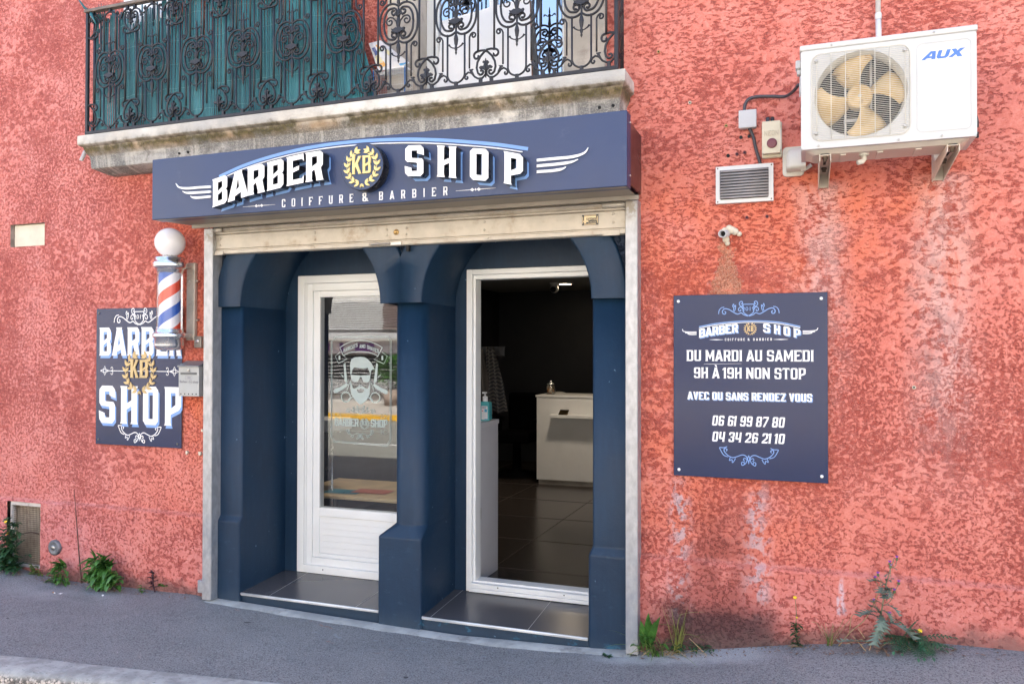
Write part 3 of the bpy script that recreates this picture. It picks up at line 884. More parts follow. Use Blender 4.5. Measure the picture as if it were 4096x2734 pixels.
# stone surround and glazed door behind the balcony
mb = MB()
mb.box(-2.497, -2.285, -.035, .16, 3.27, 4.9); mb.box(-1.325, -1.076, -.035, .16, 3.27, 4.9)
mb.box(-2.285, -1.325, -.03, .16, 3.20, 3.325)
mb.build('door_surround', M_SURROUND, house, .006)
mb = MB(); mb.box(-2.6, -1.0, .17, .6, 3.1, 3.28); mb.box(-2.6, -1.0, 1.2, 1.3, 3.1, 4.9); mb.box(-2.6, -2.5, .3, 1.3, 3.1, 4.9); mb.box(-1.05, -.95, .3, 1.3, 3.1, 4.9)
mb.build('upper_room_wall', M_ROOMWALL, house)
# ------------------------------------------------------------------ lettering
def glyphs(ch, s=.2, b=.16, c=.1, f=.035, w=.6):
    """block letter outlines with clipped corners and flared feet; height 1, returns (loops, width)"""
    q = .07
    n = c*.6
    H = w/2
    if ch == 'B': return [[(-f,0),(w-c,0),(w,c),(w,.43),(w-n,.5),(w,.57),(w,1-c),(w-c,1),(-f,1),(0,1-q),(0,q)], [(s,.52),(w-s,.63),(w-s,1-b),(s,1-b)], [(s,b),(w-s,b),(w-s,.48),(s,.38)]], w
    if ch in 'AÀ':
        t = .5*s+.02; k = H-t; w2 = w+.04
        L = [[(-f,0),(s,0),(s-.02+.12*k,.13),(w2-s+.02-.2*k,.22),(w2-s,0),(w2+f,0),(w2/2+t,1-q),(w2/2+t+f*.7,1),(w2/2-t-f*.7,1),(w2/2-t,1-q)],
             [(s-.01+.32*k,.34),(w2-s-.42*k,.43),(w2/2+.006,.74),(w2/2-.006,.74)]]
        if ch == 'À': L.append('acc'); return L, w2
        return L, w2
    if ch == 'R': return [[(-f,0),(s+f,0),(s,q),(s,.33),(w*.5,.40),(w-s-.02,q),(w-s-f,0),(w+f,0),(w,q),(w-.07,.43),(w,.52),(w,1-c),(w-c,1),(-f,1),(0,1-q),(0,q)], [(s,.50),(w-s,.60),(w-s,1-b),(s,1-b)]], w
    if ch == 'C': return [[(c,0),(w-c,0),(w,c),(w,.34),(w-s,.30),(w-s,b),(s,b),(s,1-b),(w-s,1-b),(w-s,.70),(w,.66),(w,1-c),(w-c,1),(c,1),(0,1-c),(0,c)]], w
    if ch == 'D': return [[(-f,0),(w-c,0),(w,c),(w,1-c),(w-c,1),(-f,1),(0,1-q),(0,q)], [(s,b),(w-s,b),(w-s,1-b),(s,1-b)]], w
    if ch == 'E': return [[(-f,0),(w,0),(w+.02,.27),(w-.05,b),(s,b),(s,.42),(w*.72,.48),(w*.74,.62),(s,.57),(s,1-b),(w-.05,1-b),(w+.02,.73),(w,1),(-f,1),(0,1-q),(0,q)]], w*.98
    if ch == 'F': return [[(-f,0),(s+f,0),(s,q),(s,.40),(w*.70,.46),(w*.72,.60),(s,.55),(s,1-b),(w-.05,1-b),(w+.02,.73),(w,1),(-f,1),(0,1-q),(0,q)]], w*.95
    if ch == 'H': return [[(-f,0),(s+f,0),(s,q),(s,.38),(w-s,.47),(w-s,q),(w-s-f,0),(w+f,0),(w,q),(w,1-q),(w+f,1),(w-s-f,1),(w-s,1-q),(w-s,.63),(s,.54),(s,1-q),(s+f,1),(-f,1),(0,1-q),(0,q)]], w
    if ch == 'I': return [[(-f,0),(s+f,0),(s,q),(s,1-q),(s+f,1),(-f,1),(0,1-q),(0,q)]], s
    if ch == 'K': return [[(-f,0),(s+f,0),(s,q),(s,.34),(s+.06,.42),(w-s-.0,q),(w-s-f+.01,0),(w+f,0),(w-.01,q),(w*.62,.58),(w-.02,1-q),(w+f,1),(w-s-f,1),(w-s-.03,1-q),(s,.56),(s,1-q),(s+f,1),(-f,1),(0,1-q),(0,q)]], w
    if ch == 'M':
        w = w*1.3; H = w/2
        return [[(-f,0),(s+f,0),(s,q),(s,.58),(H,.12),(w-s,.58),(w-s,q),(w-s-f,0),(w+f,0),(w,q),(w,1-q),(w+f,1),(w-s,1),(H,.46),(s,1),(-f,1),(0,1-q),(0,q)]], w
    if ch == 'N':
        w = w*1.08
        return [[(-f,0),(s+f,0),(s,q),(s,.56),(w-s,0),(w,0),(w,1-q),(w+f,1),(w-s-f,1),(w-s,1-q),(w-s,.44),(s,1),(-f,1),(0,1-q),(0,q)]], w
    if ch in 'O0Q': return [[(c,0),(w-c,0),(w,c),(w,1-c),(w-c,1),(c,1),(0,1-c),(0,c)], [(s,b),(w-s,b),(w-s,1-b),(s,1-b)]], w
    if ch == 'P': return [[(-f,0),(s+f,0),(s,q),(s,.28),(w-c*.8,.40),(w,.50),(w,1-c),(w-c,1),(-f,1),(0,1-q),(0,q)], [(s,.44),(w-s,.54),(w-s,1-b),(s,1-b)]], w
    if ch == 'S': return [[(c,0),(w-c,0),(w,c),(w,.50),(w-n,.57),(s+.02,.59),(s,.62),(s,1-b),(w-s,1-b),(w-s,.74),(w+.02,.67),(w,1-c),(w-c,1),(c,1),(0,1-c),(0,.54),(n,.47),(w-s-.02,.44),(w-s,.41),(w-s,b),(s,b),(s,.27),(-.02,.34),(0,c)]], w
    if ch == 'T': return [[(H-s/2-f,0),(H+s/2+f,0),(H+s/2,q),(H+s/2,1-b),(w-.05,1-b),(w+.02,.74),(w,1),(0,1),(-.02,.74),(.05,1-b),(H-s/2,1-b),(H-s/2,q)]], w
    if ch == 'U': return [[(c,0),(w-c,0),(w,c),(w,1-q),(w+f,1),(w-s-f,1),(w-s,1-q),(w-s,b),(s,b),(s,1-q),(s+f,1),(-f,1),(0,1-q),(0,c)]], w
    if ch == 'V': return [[(H-s*.45,0),(H+s*.45,0),(w,1-q),(w+f,1),(w-s-f,1),(w-s,1-q),(H,.30),(s,1-q),(s+f,1),(-f,1),(0,1-q)]], w
    if ch == 'Z': return [[(0,0),(w,0),(w+.02,.26),(w-.06,b),(s*1.15,b),(w,.88),(w,1),(0,1),(-.02,.74),(.06,1-b),(w-s*1.15,1-b),(0,.12)]], w
    if ch == '1': return [[(-f,0),(s+f,0),(s,q),(s,1),(.02,1),(-.13,.84),(-.13,.76),(0,.80),(0,q)]], s+.02
    if ch == '2': return [[(0,0),(w,0),(w+.02,.25),(w-.05,b),(s,b),(w,.5),(w,1-c),(w-c,1),(c,1),(0,1-c),(0,.68),(s,.72),(s,1-b),(w-s,1-b),(w-s,.56),(0,.14)]], w
    if ch == '3': return [[(c,0),(w-c,0),(w,c),(w,.43),(w-n,.5),(w,.57),(w,1-c),(w-c,1),(c,1),(0,1-c),(0,.68),(s,.72),(s,1-b),(w-s,1-b),(w-s,.58),(s*.9,.56),(s*.9,.44),(w-s,.42),(w-s,b),(s,b),(s,.28),(0,.32),(0,c)]], w
    if ch == '4': return [[(w-s-f,0),(w+f,0),(w,q),(w,1),(w-s,1),(w-s,.44),(s,.40),(s,1),(0,1),(0,.36),(.05,.26),(w-s,.26),(w-s,q)]], w
    if ch == '6': return [[(c,0),(w-c,0),(w,c),(w,.52),(w-c,.60),(s,.58),(s,1-b),(w-s,1-b),(w-s,.76),(w,.72),(w,1-c),(w-c,1),(c,1),(0,1-c),(0,c)], [(s,b),(w-s,b),(w-s,.46),(s,.43)]], w
    if ch == '7': return [[(.1*w,0),(.1*w+s,0),(w,.80),(w,1),(0,1),(-.02,.72),(.06,1-b),(w-s,1-b),(w-s,.78)]], w
    if ch == '8': return [[(c,0),(w-c,0),(w,c),(w,.43),(w-n,.5),(w,.57),(w,1-c),(w-c,1),(c,1),(0,1-c),(0,.57),(n,.5),(0,.43),(0,c)], [(s,b),(w-s,b),(w-s,.43),(s,.43)], [(s,.57),(w-s,.57),(w-s,1-b),(s,1-b)]], w
    if ch == '9': return [[(c,0),(w-c,0),(w,c),(w,1-c),(w-c,1),(c,1),(0,1-c),(0,.48),(c,.40),(w-s,.42),(w-s,b),(s,b),(s,.24),(0,.28),(0,c)], [(s,.54),(w-s,.57),(w-s,1-b),(s,1-b)]], w
    if ch == '&': return [[(c,0),(w*.7,0),(w*.84,.1),(w*.95,0),(w+.12,0),(w*.97,.2),(w+.04,.36),(w*.82,.40),(w*.78,.34),(w*.6,.50),(w*.78,.60),(w*.78,1-c),(w*.7,1),(c,1),(0,1-c),(0,.62),(c,.52),(0,.42),(0,c)], [(s,b),(w*.56,b),(w*.62,.22),(s,.44)], [(s,.60),(w*.55,.62),(w*.55,1-b),(s,1-b)]], w
    return [], .3
def layout(text, x0, z0, h, width, base=None, skew=0, gap=.12, space=.30, **kw):
    """loops of a line of text fitted to the given width; base(x) lifts the baseline"""
    pen = 0; items = []
    for ch in text:
        if ch == ' ': pen += space; continue
        L, w = glyphs(ch, **kw)
        items.append((L, pen)); pen += w+gap
    k = width/max(1e-6, pen-gap)
    out = []
    def T(p, off):
        x = x0 + (p[0]+off)*k
        return (x + skew*p[1]*h, z0 + p[1]*h + (base(x) if base else 0))
    for L, off in items:
        acc = 'acc' in L
        out.append([[T(p, off) for p in l] for l in L if l != 'acc'])
        if acc: out.append([[T(p, off) for p in [(.18,1.22),(.32,1.06),(.42,1.06),(.33,1.24)]]])
    return out
def shift(loops, dx, dz): return [[(x+dx, z+dz) for x, z in l] for l in loops]
def bfont(body, size, x, z, align='CENTER'):
    """small plain text from the built-in font as triangles in x,z"""
    cu = bpy.data.curves.new('tmp', 'FONT'); cu.body = body; cu.size = size; cu.align_x = align; cu.resolution_u = 2
    ob = bpy.data.objects.new('tmp', cu); COL.objects.link(ob)
    dg = bpy.context.evaluated_depsgraph_get()
    me = bpy.data.meshes.new_from_object(ob.evaluated_get(dg))
    v = [(x+p.co.x, z+p.co.y) for p in me.vertices]; f = [tuple(p.vertices) for p in me.polygons]
    bpy.data.objects.remove(ob); bpy.data.curves.remove(cu); bpy.data.meshes.remove(me)
    return v, f
def addtext(mb, body, size, x, z, y, mi=0, align='CENTER', sx=1.0, rot=0):
    v, f = bfont(body, size, 0, 0, align)
    c, s_ = math.cos(R(rot)), math.sin(R(rot))
    mb.add([(x+(p[0]*c-p[1]*s_)*sx, y, z+p[0]*s_+p[1]*c) for p in v], f, mi)
def leaf2d(x, z, a, L, wd, n=6):
    """lens-shaped leaf starting at x,z pointing along angle a"""
    ca, sa = math.cos(R(a)), math.sin(R(a))
    pts = []
    for i in range(n+1):
        t = i/n; pts.append((L*t, wd*math.sin(math.pi*t**.8)*.5))
    for i in range(n-1, 0, -1):
        t = i/n; pts.append((L*t, -wd*math.sin(math.pi*t**.8)*.5))
    return [(x+p*ca-q*sa, z+p*sa+q*ca) for p, q in pts]
def laurel(mb, cx, cz, r, put, ry=1.0):
    for sd_ in (-1, 1):
        stem = []
        for i in range(8):
            a = -78+ i*20.0
            px = cx + sd_*r*math.cos(R(a)); pz = cz + r*ry*math.sin(R(a)); stem.append((px, pz))
            tang = a+90
            for off in (38, -38):
                an = tang+off
                if sd_ < 0: an = 180-an
                put([leaf2d(px, pz, an, r*.36, r*.15)])
        a = -78+150; px = cx+sd_*r*math.cos(R(a-8)); pz = cz+r*ry*math.sin(R(a-8))
        an = a+88
        if sd_ < 0: an = 180-an
        put([leaf2d(px, pz, an, r*.36, r*.15)])
        put.stem(stem, r*.035)
        an = -62 if sd_ > 0 else 242
        put([leaf2d(cx, cz-r*ry*.99, an, r*.26, r*.10)])
class Put:
    def __init__(s, mb, y, mi=0, y1=None):
        s.mb, s.y, s.mi, s.y1, s.k = mb, y, mi, y1, 0
    def __call__(s, loops):
        s.k += 1
        d = (s.k % 9)*.00006
        if s.y1 is None: s.mb.flat(loops, s.y-d, s.mi)
        else: s.mb.prism(loops, s.y-d, s.y1, s.mi)
    def stem(s, pts, wd): s.mb.ribbon(smooth_path([(p[0], p[1], 0) for p in pts], 3), wd, s.y+.0002, s.mi)
def scroll_top(cx, cz, wd, mb, y, mi, lw):
    """shield with the year and a scroll arm on each side"""
    u = wd/2
    for sd_ in (-1, 1):
        def m(pts): return [(cx+sd_*p[0]*u, cz+p[1]*u) for p in pts]
        def rib(pts, k=1.0, e=0): mb.ribbon([(p[0], p[1]) for p in smooth_path([(a, b_, 0) for a, b_ in m(pts)], 4)], lw*k, y-e, mi)
        rib([(0, -.19), (.10, -.13), (.17, -.05), (.175, .08), (.18, .20)])
        rib([(0, .20), (.10, .20), (.2, .20)], 1, .0001)
        rib([(.18, .16), (.24, .13), (.30, .20), (.28, .28), (.22, .30), (.19, .25), (.22, .21), (.25, .23)], 1, .0002)
        rib([(.19, .04), (.23, .10), (.30, .09), (.33, .02), (.29, -.03), (.25, -.01), (.26, .03)], 1, .0003)
        rib([(.02, -.20), (.16, -.15), (.24, -.09), (.36, -.13), (.5, -.06), (.64, .03), (.78, .06), (.86, -.02), (.84, -.11), (.77, -.12), (.75, -.06), (.79, -.03)], 1.15, .0004)
        rib([(.80, .11), (.90, .09), (.97, .0), (.99, -.12)], 1, .0002)
        rib([(.50, -.02), (.48, .08), (.52, .14), (.49, .22), (.46, .12), (.42, .18), (.43, .05), (.47, -.04)], .9, .0003)
    addtext(mb, '2019', u*.19, cx, cz-.02*u, y-.0005, mi, sx=1.1)
def scroll_bottom(cx, cz, wd, mb, y, mi, lw):
    u = wd/2
    for sd_ in (-1, 1):
        def m(pts): return [(cx+sd_*p[0]*u, cz+p[1]*u) for p in pts]
        def rib(pts, k=1.0, e=0): mb.ribbon([(p[0], p[1]) for p in smooth_path([(a, b_, 0) for a, b_ in m(pts)], 4)], lw*k, y-e, mi)
        rib([(0, .12), (.04, .0), (.10, -.16), (.22, -.24), (.24, -.14), (.16, -.12), (.15, -.19)], 1, 0)
        rib([(0, -.18), (.02, -.06), (.09, .09), (.22, .13), (.38, .07), (.55, .02), (.72, .10), (.84, .24), (.82, .34), (.74, .30), (.77, .24)], 1.1, .0002)
        rib([(.70, .04), (.86, .10), (.98, .30), (.99, .36), (.86, .36), (.74, .40)], 1, .0003)
        rib([(.45, .0), (.50, -.10), (.56, -.16), (.57, -.05), (.66, -.09), (.63, .02)], .9, .0004)
        rib([(.06, -.02), (.14, .02), (.18, -.04), (.13, -.08)], .9, .0005)

# ------------------------------------------------------------------ illuminated fascia sign
SY = -.43
sign = thing('shop_sign', 'long navy fascia sign with raised white letters reading barber shop above the shutter', 'shop sign', (-2.44, -.3, 2.55))
SX0, SX1, SZ0, SZ1 = -4.015, -.866, 2.557, 2.952
mb = MB()
mb.box(SX0, SX1, SY, SY+.095, SZ0, SZ1)
panel = mb.build('sign_panel', M_NAVY, sign, .004, 2)
mb = MB(); mb.box(SX0+.03, SX1-.006, SY+.095, -.01, SZ0+.032, SZ1-.025); mb.build('shutter_casing', M_BROWNBOX, sign, .006)
mb = MB()
mb.add([(SX0+.01, SY+.004, SZ0-.001), (SX1-.01, SY+.004, SZ0-.001), (SX1-.012, -.13, SZ0+.006), (SX0+.05, -.13, SZ0+.006)], [(0, 1, 2, 3)])
mb.box(SX0+.07, SX1+.004, -.145, -.12, SZ0-.017, SZ0+.006)
mb.build('soffit', M_GREYALU, sign)
mb = MB()
for z in (2.905, 2.625):
    mb.lathe([(.005, 0), (.005, .006), (.0001, .007)], 0, 0, 8)
    for i in range(len(mb.v)-24, len(mb.v)):
        p = mb.v[i]; mb.v[i] = (SX1+.0+p[2], SY+.07+p[0], z+p[1])
mb.build('screw', M_STEEL, sign)
ZB = [(-3.47, 2.592), (-3.34, 2.619), (-3.195, 2.648), (-3.055, 2.667), (-2.914, 2.687), (-2.78, 2.701), (-2.65, 2.708), (-2.12, 2.686), (-1.99, 2.679), (-1.92, 2.670), (-1.80, 2.652), (-1.72, 2.638), (-1.61, 2.622), (-1.52, 2.604), (-1.40, 2.572)]
LET = [('B', -3.461, -3.352), ('A', -3.341, -3.200), ('R', -3.198, -3.076), ('B', -3.053, -2.938), ('E', -2.912, -2.799), ('R', -2.778, -2.662), ('S', -2.118, -2.004), ('H', -1.916, -1.806), ('O', -1.721, -1.612), ('P', -1.519, -1.413)]
for k, (ch, a, b_) in enumerate(LET):
    L, w_ = glyphs(ch, s=.21, b=.17, c=.10, f=.03)
    hh = .174
    loops = [[(a + p[0]/w_*(b_-a), interp(a + p[0]/w_*(b_-a), ZB) + p[1]*hh) for p in l] for l in L]
    mb = MB(); mb.prism(loops, -.500, SY-.001, 0, 1)
    o = mb.build('letter', [M_WHITELETTER, M_BLACKSIDE], sign)
    mb = MB(); mb.flat(shift(loops, .010, -.015), SY-.0012-.00004*k); mb.build('blue_underlay', M_LBLUE, o)
arc = [(-3.472, 2.800), (-3.30, 2.851), (-3.11, 2.889), (-2.90, 2.917), (-2.69, 2.931), (-2.45, 2.932), (-2.189, 2.919), (-2.0, 2.900), (-1.821, 2.875), (-1.60, 2.838), (-1.408, 2.796)]
arc = [(p[0], p[1]) for p in smooth_path([(a, b_, 0) for a, b_ in arc], 6)]
mb = MB(); mb.ribbon(arc, .019, SY-.002); mb.build('blue_arc_stripe', M_LBLUE, panel)
arw = [(x, z-.0215) for x, z in arc if -3.43 < x < -1.41]
mb = MB(); mb.tube([(x, SY-.003, z) for x, z in arw], .0042, 6); mb.build('white_arc_strip', M_WVINYL, panel)
mb = MB()
def wing(pts, r0):
    P = smooth_path([(a, b_, 0) for a, b_ in pts], 6); n = len(P)
    rr = [r0*(.25+.75*min(1, (1-i/(n-1))*2.2)) for i in range(n)]
    mb.ribbon([(p[0], p[1]) for p in P], [2*q for q in rr], SY-.010)
    L = MB(); mb.tube([(p[0], SY-.004, p[1]) for p in P], rr, 6)
wing([(-3.531, 2.7385), (-3.62, 2.741), (-3.72, 2.742), (-3.785, 2.754), (-3.812, 2.780)], .0075)
wing([(-3.531, 2.7075), (-3.64, 2.709), (-3.72, 2.713), (-3.757, 2.726)], .0075)
wing([(-3.531, 2.677), (-3.62, 2.676), (-3.67, 2.680), (-3.692, 2.690)], .0075)
mb.build('wing_stroke', M_WVINYL, sign); mb = MB()
wing([(-1.356, 2.728), (-1.26, 2.729), (-1.16, 2.730), (-1.095, 2.744), (-1.070, 2.772)], .0075)
wing([(-1.356, 2.6975), (-1.25, 2.698), (-1.165, 2.703), (-1.126, 2.715)], .0075)
wing([(-1.356, 2.666), (-1.27, 2.665), (-1.215, 2.670), (-1.193, 2.680)], .0075)
mb.build('wing_stroke', M_WVINYL, sign)
for word, a, b_ in (('COIFFURE', -2.997, -2.497), ('&', -2.434, -2.402), ('BARBIER', -2.323, -1.888)):
    for L in layout(word, a, 2.5765, .049, b_-a, gap=.98 if len(word) > 1 else .1, s=.13, b=.11, c=.10, f=.03, w=.5):
        mb = MB(); mb.prism(L, SY-.004, SY, 0); mb.build('small_letter', M_WVINYL, panel)
mb = MB()
for cx, wd in ((-3.167, .24), (-1.716, .24)):
    for L in ([(cx-wd/2, 2.5965), (cx-.03, 2.5955), (cx-.03, 2.5985), (cx-wd/2, 2.5975)], [(cx+.03, 2.5955), (cx+wd/2, 2.5965), (cx+wd/2, 2.5975), (cx+.03, 2.5985)],
              [(cx-.034, 2.597), (cx-.019, 2.606), (cx-.008, 2.597), (cx-.019, 2.588)], [(cx+.008, 2.597), (cx+.019, 2.606), (cx+.034, 2.597), (cx+.019, 2.588)], [(cx-.006, 2.597), (cx, 2.604), (cx+.006, 2.597), (cx, 2.590)]):
        mb.prism([L], SY-.004, SY)
mb.build('rule_ornament', M_WVINYL, panel)
DX, DZ, DR = -2.3955, 2.7635, .1375
mb = MB()
mb.lathe([(DR-.002, SY), (DR, SY-.004), (DR, -.497), (DR-.003, -.500)], DX, 0, 64, 1, 'y', cz=DZ)
mb.flat([circ(DX, DZ, DR-.003, 64)], -.5003, 0)
disc = mb.build('medallion', [M_NAVYDISC, M_BLACKSIDE], sign)
mb = MB()
for ch, a, b_ in (('K', -2.458, -2.402), ('B', -2.389, -2.337)):
    L, w_ = glyphs(ch, s=.17, b=.12, c=.09, f=.03)
    mb.prism([[(a+p[0]/w_*(b_-a), 2.722+p[1]*.102) for p in l] for l in L], -.5085, -.5004)
mb.build('monogram', M_GOLDFLAT, disc)
mb = MB(); laurel(mb, DX, DZ-.002, .098, Put(mb, -.5075, 0, -.5004)); mb.build('laurel_wreath', M_GOLDFLAT, disc)

# ------------------------------------------------------------------ roller shutter
shut = thing('roller_shutter', 'half rolled cream metal roller shutter under the navy sign', 'shutter', (-2.4, -.06, 2.36))
def rail(x0, x1, z1):
    mb = MB(); t = .006
    mb.box(x0, x1, -.10, -.10+t, .0 if x0 < -2 else .02, z1); mb.box(x0, x0+t, -.094, .03, .0, z1); mb.box(x1-t, x1, -.094, .03, .0, z1)
    return mb.build('guide_rail', M_GALVA, shut, .003)
rail(-3.882, -3.811, 2.540); rail(-.946, -.878, 2.552)
mb = MB()     # bottom bar of folded sheet, its sill and two slats above
prof = [(-.030, 2.560), (-.055, 2.552), (-.066, 2.540), (-.055, 2.528), (-.056, 2.520), (-.066, 2.512), (-.066, 2.504), (-.052, 2.500), (-.060, 2.495), (-.062, 2.402), (-.054, 2.398), (-.054, 2.393), (-.068, 2.388), (-.068, 2.368), (-.060, 2.362), (-.02, 2.362)]
vs = []
for y, z in prof: vs += [(-3.812, y, z), (-.945, y, z)]
mb.add(vs, [(2*i, 2*i+2, 2*i+3, 2*i+1) for i in range(len(prof)-1)])
bar = mb.build('bottom_bar', M_CREAMALU, shut)
mb = MB()
for x, z in ((-3.775, 2.471), (-3.775, 2.424), (-3.01, 2.473), (-3.01, 2.427), (-2.48, 2.466), (-2.48, 2.431), (-2.342, 2.469), (-2.342, 2.431), (-1.814, 2.478), (-1.814, 2.430), (-1.023, 2.481), (-1.023, 2.433)):
    mb.lathe([(.008, -.0615), (.0075, -.0645), (.004, -.0665), (.0001, -.067)], x, 0, 12, axis='y', cz=z)
for x in (-3.015, -1.787): mb.lathe([(.007, -.0675), (.006, -.071), (.0001, -.072)], x, 0, 10, axis='y', cz=2.378)
mb.build('rivet', M_CREAMALU, bar)
mb = MB(); mb.lathe([(.018, -.0615), (.018, -.066), (.012, -.069), (.011, -.066), (.0001, -.066)], -2.412, 0, 20, axis='y', cz=2.447); mb.build('lock_cylinder', M_BRASS, bar)
mb = MB(); mb.tube([(-2.60, -.064, 2.374), (-2.57, -.085, 2.376), (-2.52, -.095, 2.377), (-2.46, -.085, 2.377), (-2.44, -.068, 2.376)], .0055, 8); mb.box(-2.45, -2.37, -.076, -.066, 2.366, 2.384)
mb.build('pull_handle', M_STEEL, bar)
for q in (0, 1):
    mb = MB()
    if q: mb.box(-1.075, -.985, -.074, -.066, 2.362, 2.386); mb.box(-1.085, -.98, -.082, -.064, 2.357, 2.362)
    else: mb.box(-3.81, -3.74, -.074, -.066, 2.362, 2.384); mb.box(-3.83, -3.735, -.086, -.064, 2.357, 2.362)
    mb.build('end_stop', M_CREAMALU, bar)
mb = MB(); mb.box(-2.345, -2.325, -.06, -.03, 2.325, 2.362); mb.build('latch_tongue', M_DARK, bar)
for x0, x1 in ((-3.80, -3.745), (-1.08, -.95)):
    mb = MB(); mb.tube([(x0, -.085, 2.527), (x1, -.085, 2.527)], .016, 10); mb.build('guide_roller', M_CREAMALU, shut)
mb = MB(); mb.box(-1.206, -1.110, -.065, -.0625, 2.424, 2.484, 0)
plate = mb.build('maker_plate', pm('black_plate', (.02, .02, .022), .3), bar)
mb = MB(); yy = -.0655
for a, b_, c_, d in ((-1.193, -1.123, 2.478, 2.481), (-1.193, -1.123, 2.427, 2.430), (-1.203, -1.200, 2.434, 2.474), (-1.116, -1.113, 2.434, 2.474), (-1.193, -1.122, 2.466, 2.475), (-1.193, -1.182, 2.434, 2.466), (-1.198, -1.168, 2.443, 2.450)):
    mb.flat([rect(a, b_, c_, d)], yy)
addtext(mb, 'ERBATEQ', .0155, -1.150, 2.4525, yy-.0004, 0)
addtext(mb, 'Tel. 04 67 74 20 20', .0062, -1.146, 2.4405, yy, 0); addtext(mb, 'www.ferbateq.fr', .0068, -1.146, 2.4335, yy-.0002, 0)
mb.build('plate_lettering', pm('brass_plate_text', (.75, .60, .38), .35, metal=.3), plate)

# ------------------------------------------------------------------ doors
def frame4(mb, x0, x1, z0, z1, wd, ya, yb, top=None, bot=None):
    """four mitre-butted bars"""
    t = top or wd; bt = bot or wd
    mb.box(x0, x0+wd, ya, yb, z0, z1); mb.box(x1-wd, x1, ya, yb, z0, z1)
    mb.box(x0+wd, x1-wd, ya, yb, z1-t, z1); mb.box(x0+wd, x1-wd, ya, yb, z0, z0+bt)
door = thing('glazed_door', 'closed white plastic door with a barber transfer on its glass', 'door', (-3.09, .52, .08))
x0, x1, z0, z1 = D1
mb = MB(); frame4(mb, x0+.002, x1-.002, z0+.004, z1-.002, .057, YB-.012, .57, bot=.055); fr = mb.build('door_frame', M_PVC, door, .004, 2)
a, b_ = x0+.059, x1-.059
mb = MB(); frame4(mb, a, b_, z0+.059, z1-.059, .055, YB+.012, .575); mb.box(a+.002, a+.012, YB-.002, YB+.012, z0+.06, z1-.06)
mb.build('sash_rim', M_PVC, door, .004, 2)
a += .055; b_ -= .055; zb_, zt = z0+.114, z1-.114
mb = MB(); frame4(mb, a, b_, zb_, zt, .055, YB+.026, .58, top=.045, bot=.03); mb.box(a+.055, b_-.055, YB+.026, .58, .487, .553)
mb.build('sash', M_PVC, door, .006, 2)
GX0, GX1, GZ0, GZ1 = a+.055, b_-.055, .553, zt-.045
mb = MB(); mb.add([(GX0, YB+.04, GZ0), (GX1, YB+.04, GZ0), (GX1, YB+.04, GZ1), (GX0, YB+.04, GZ1)], [(0, 1, 2, 3)])
pane = mb.build('glass_pane', M_GLASS, door)
mb = MB()
for k in range(6):
    za = zb_+.03 + k*(.487-zb_-.03)/6; zc = zb_+.03+(k+1)*(.487-zb_-.03)/6
    mb.box(GX0, GX1, YB+.036, .57, za+.001, zc-.001)
    mb.box(GX0, GX1, YB+.038, .565, zc-.001, zc+.001)
mb.build('lower_panel', M_PVC, door, .001)
mb = MB()
for x in (-3.30, -2.82): mb.lathe([(.005, YB-.0122), (.005, YB-.0128), (.0001, YB-.0129)], x, 0, 10, axis='y', cz=.112)
mb.build('drain_hole', M_DARK, fr)
# transfer on the glass
DY = YB+.037
def dpx(x, z): return (-3.2665+(x-115)*.000862, 1.808-(z-475)*.000771)
def dp(pts): return [dpx(*p) for p in pts]
M_DECAL = pm('frosted_white_vinyl', (.42, .50, .49), .45, var=.04)
mb = MB()
def dl(pts, wd, e=0, sm_=True):
    P = dp(pts)
    if sm_: P = [(p[0], p[1]) for p in smooth_path([(q[0], q[1], 0) for q in P], 4)]
    mb.ribbon(P, wd, DY-e)
fr_ = [(135,515),(150,488),(150,478),(662,478),(668,490),(690,512),(690,1445),(668,1472),(660,1492),(140,1475),(135,1455),(115,1440),(115,515),(135,512)]
dl(fr_, .0042, 0, False)
dl([(125,525),(143,500),(160,487),(655,487),(660,500),(680,522),(680,1435),(657,1468),(650,1480),(150,1465),(143,1448),(125,1432),(125,525)], .0022, .0001, False)
ban = [(200,580),(260,545),(330,522),(400,515),(470,522),(545,547),(608,580)]
ba2 = [(232,655),(290,632),(345,622),(400,618),(455,622),(510,635),(565,660)]
dl(ban, .005); dl(ba2, .005); dl([(200,580),(232,655)], .005, .0001, False); dl([(608,580),(565,660)], .005, .0001, False)
dl([(205,622),(155,662),(185,732),(272,686),(235,655)], .0045, .0001, False); dl([(603,622),(655,662),(622,732),(530,690),(570,660)], .0045, .0001, False)
for s_, w_, x_, sl in (('HAIRCUTS', 135, 236, -.36), ('AND', 56, 390, 0.0), ('SHAVES', 112, 462, .34)):
    p0 = dpx(x_, 0)[0]; w2 = w_*.000862
    zc = {'HAIRCUTS': 627, 'AND': 586, 'SHAVES': 591}[s_]
    zz = dpx(0, zc)[1]
    for L in layout(s_, p0, zz, .027, w2, base=lambda x, p0=p0, sl=sl: -sl*(x-p0) - (.0), s=.19, b=.15, gap=.10, f=.0): mb.flat(L, DY-.0002)
for cx in (195, 607): mb.flat([dp([(cx-8,660),(cx+8,655),(cx+10,695),(cx-6,700)])], DY-.0002)
hair = [(300,740),(312,690),(345,672),(400,668),(440,672),(470,690),(500,720),(535,782),(515,785),(500,800),(497,840),(484,800),(470,770),(430,778),(390,775),(340,768),(322,790),(312,830),(303,838)]
mb.flat([dp(hair)], DY)
for k, l in enumerate(([(330,765),(340,720),(375,685)], [(365,770),(375,730),(410,690)], [(405,775),(420,735),(455,705)], [(445,772),(465,745),(490,740)])):
    pass
mb.flat([dp([(306,838),(395,842),(400,846),(408,842),(496,836),(492,870),(484,898),(462,908),(432,904),(418,880),(412,858),(396,858),(386,886),(372,902),(340,905),(318,892),(310,868)])], DY)
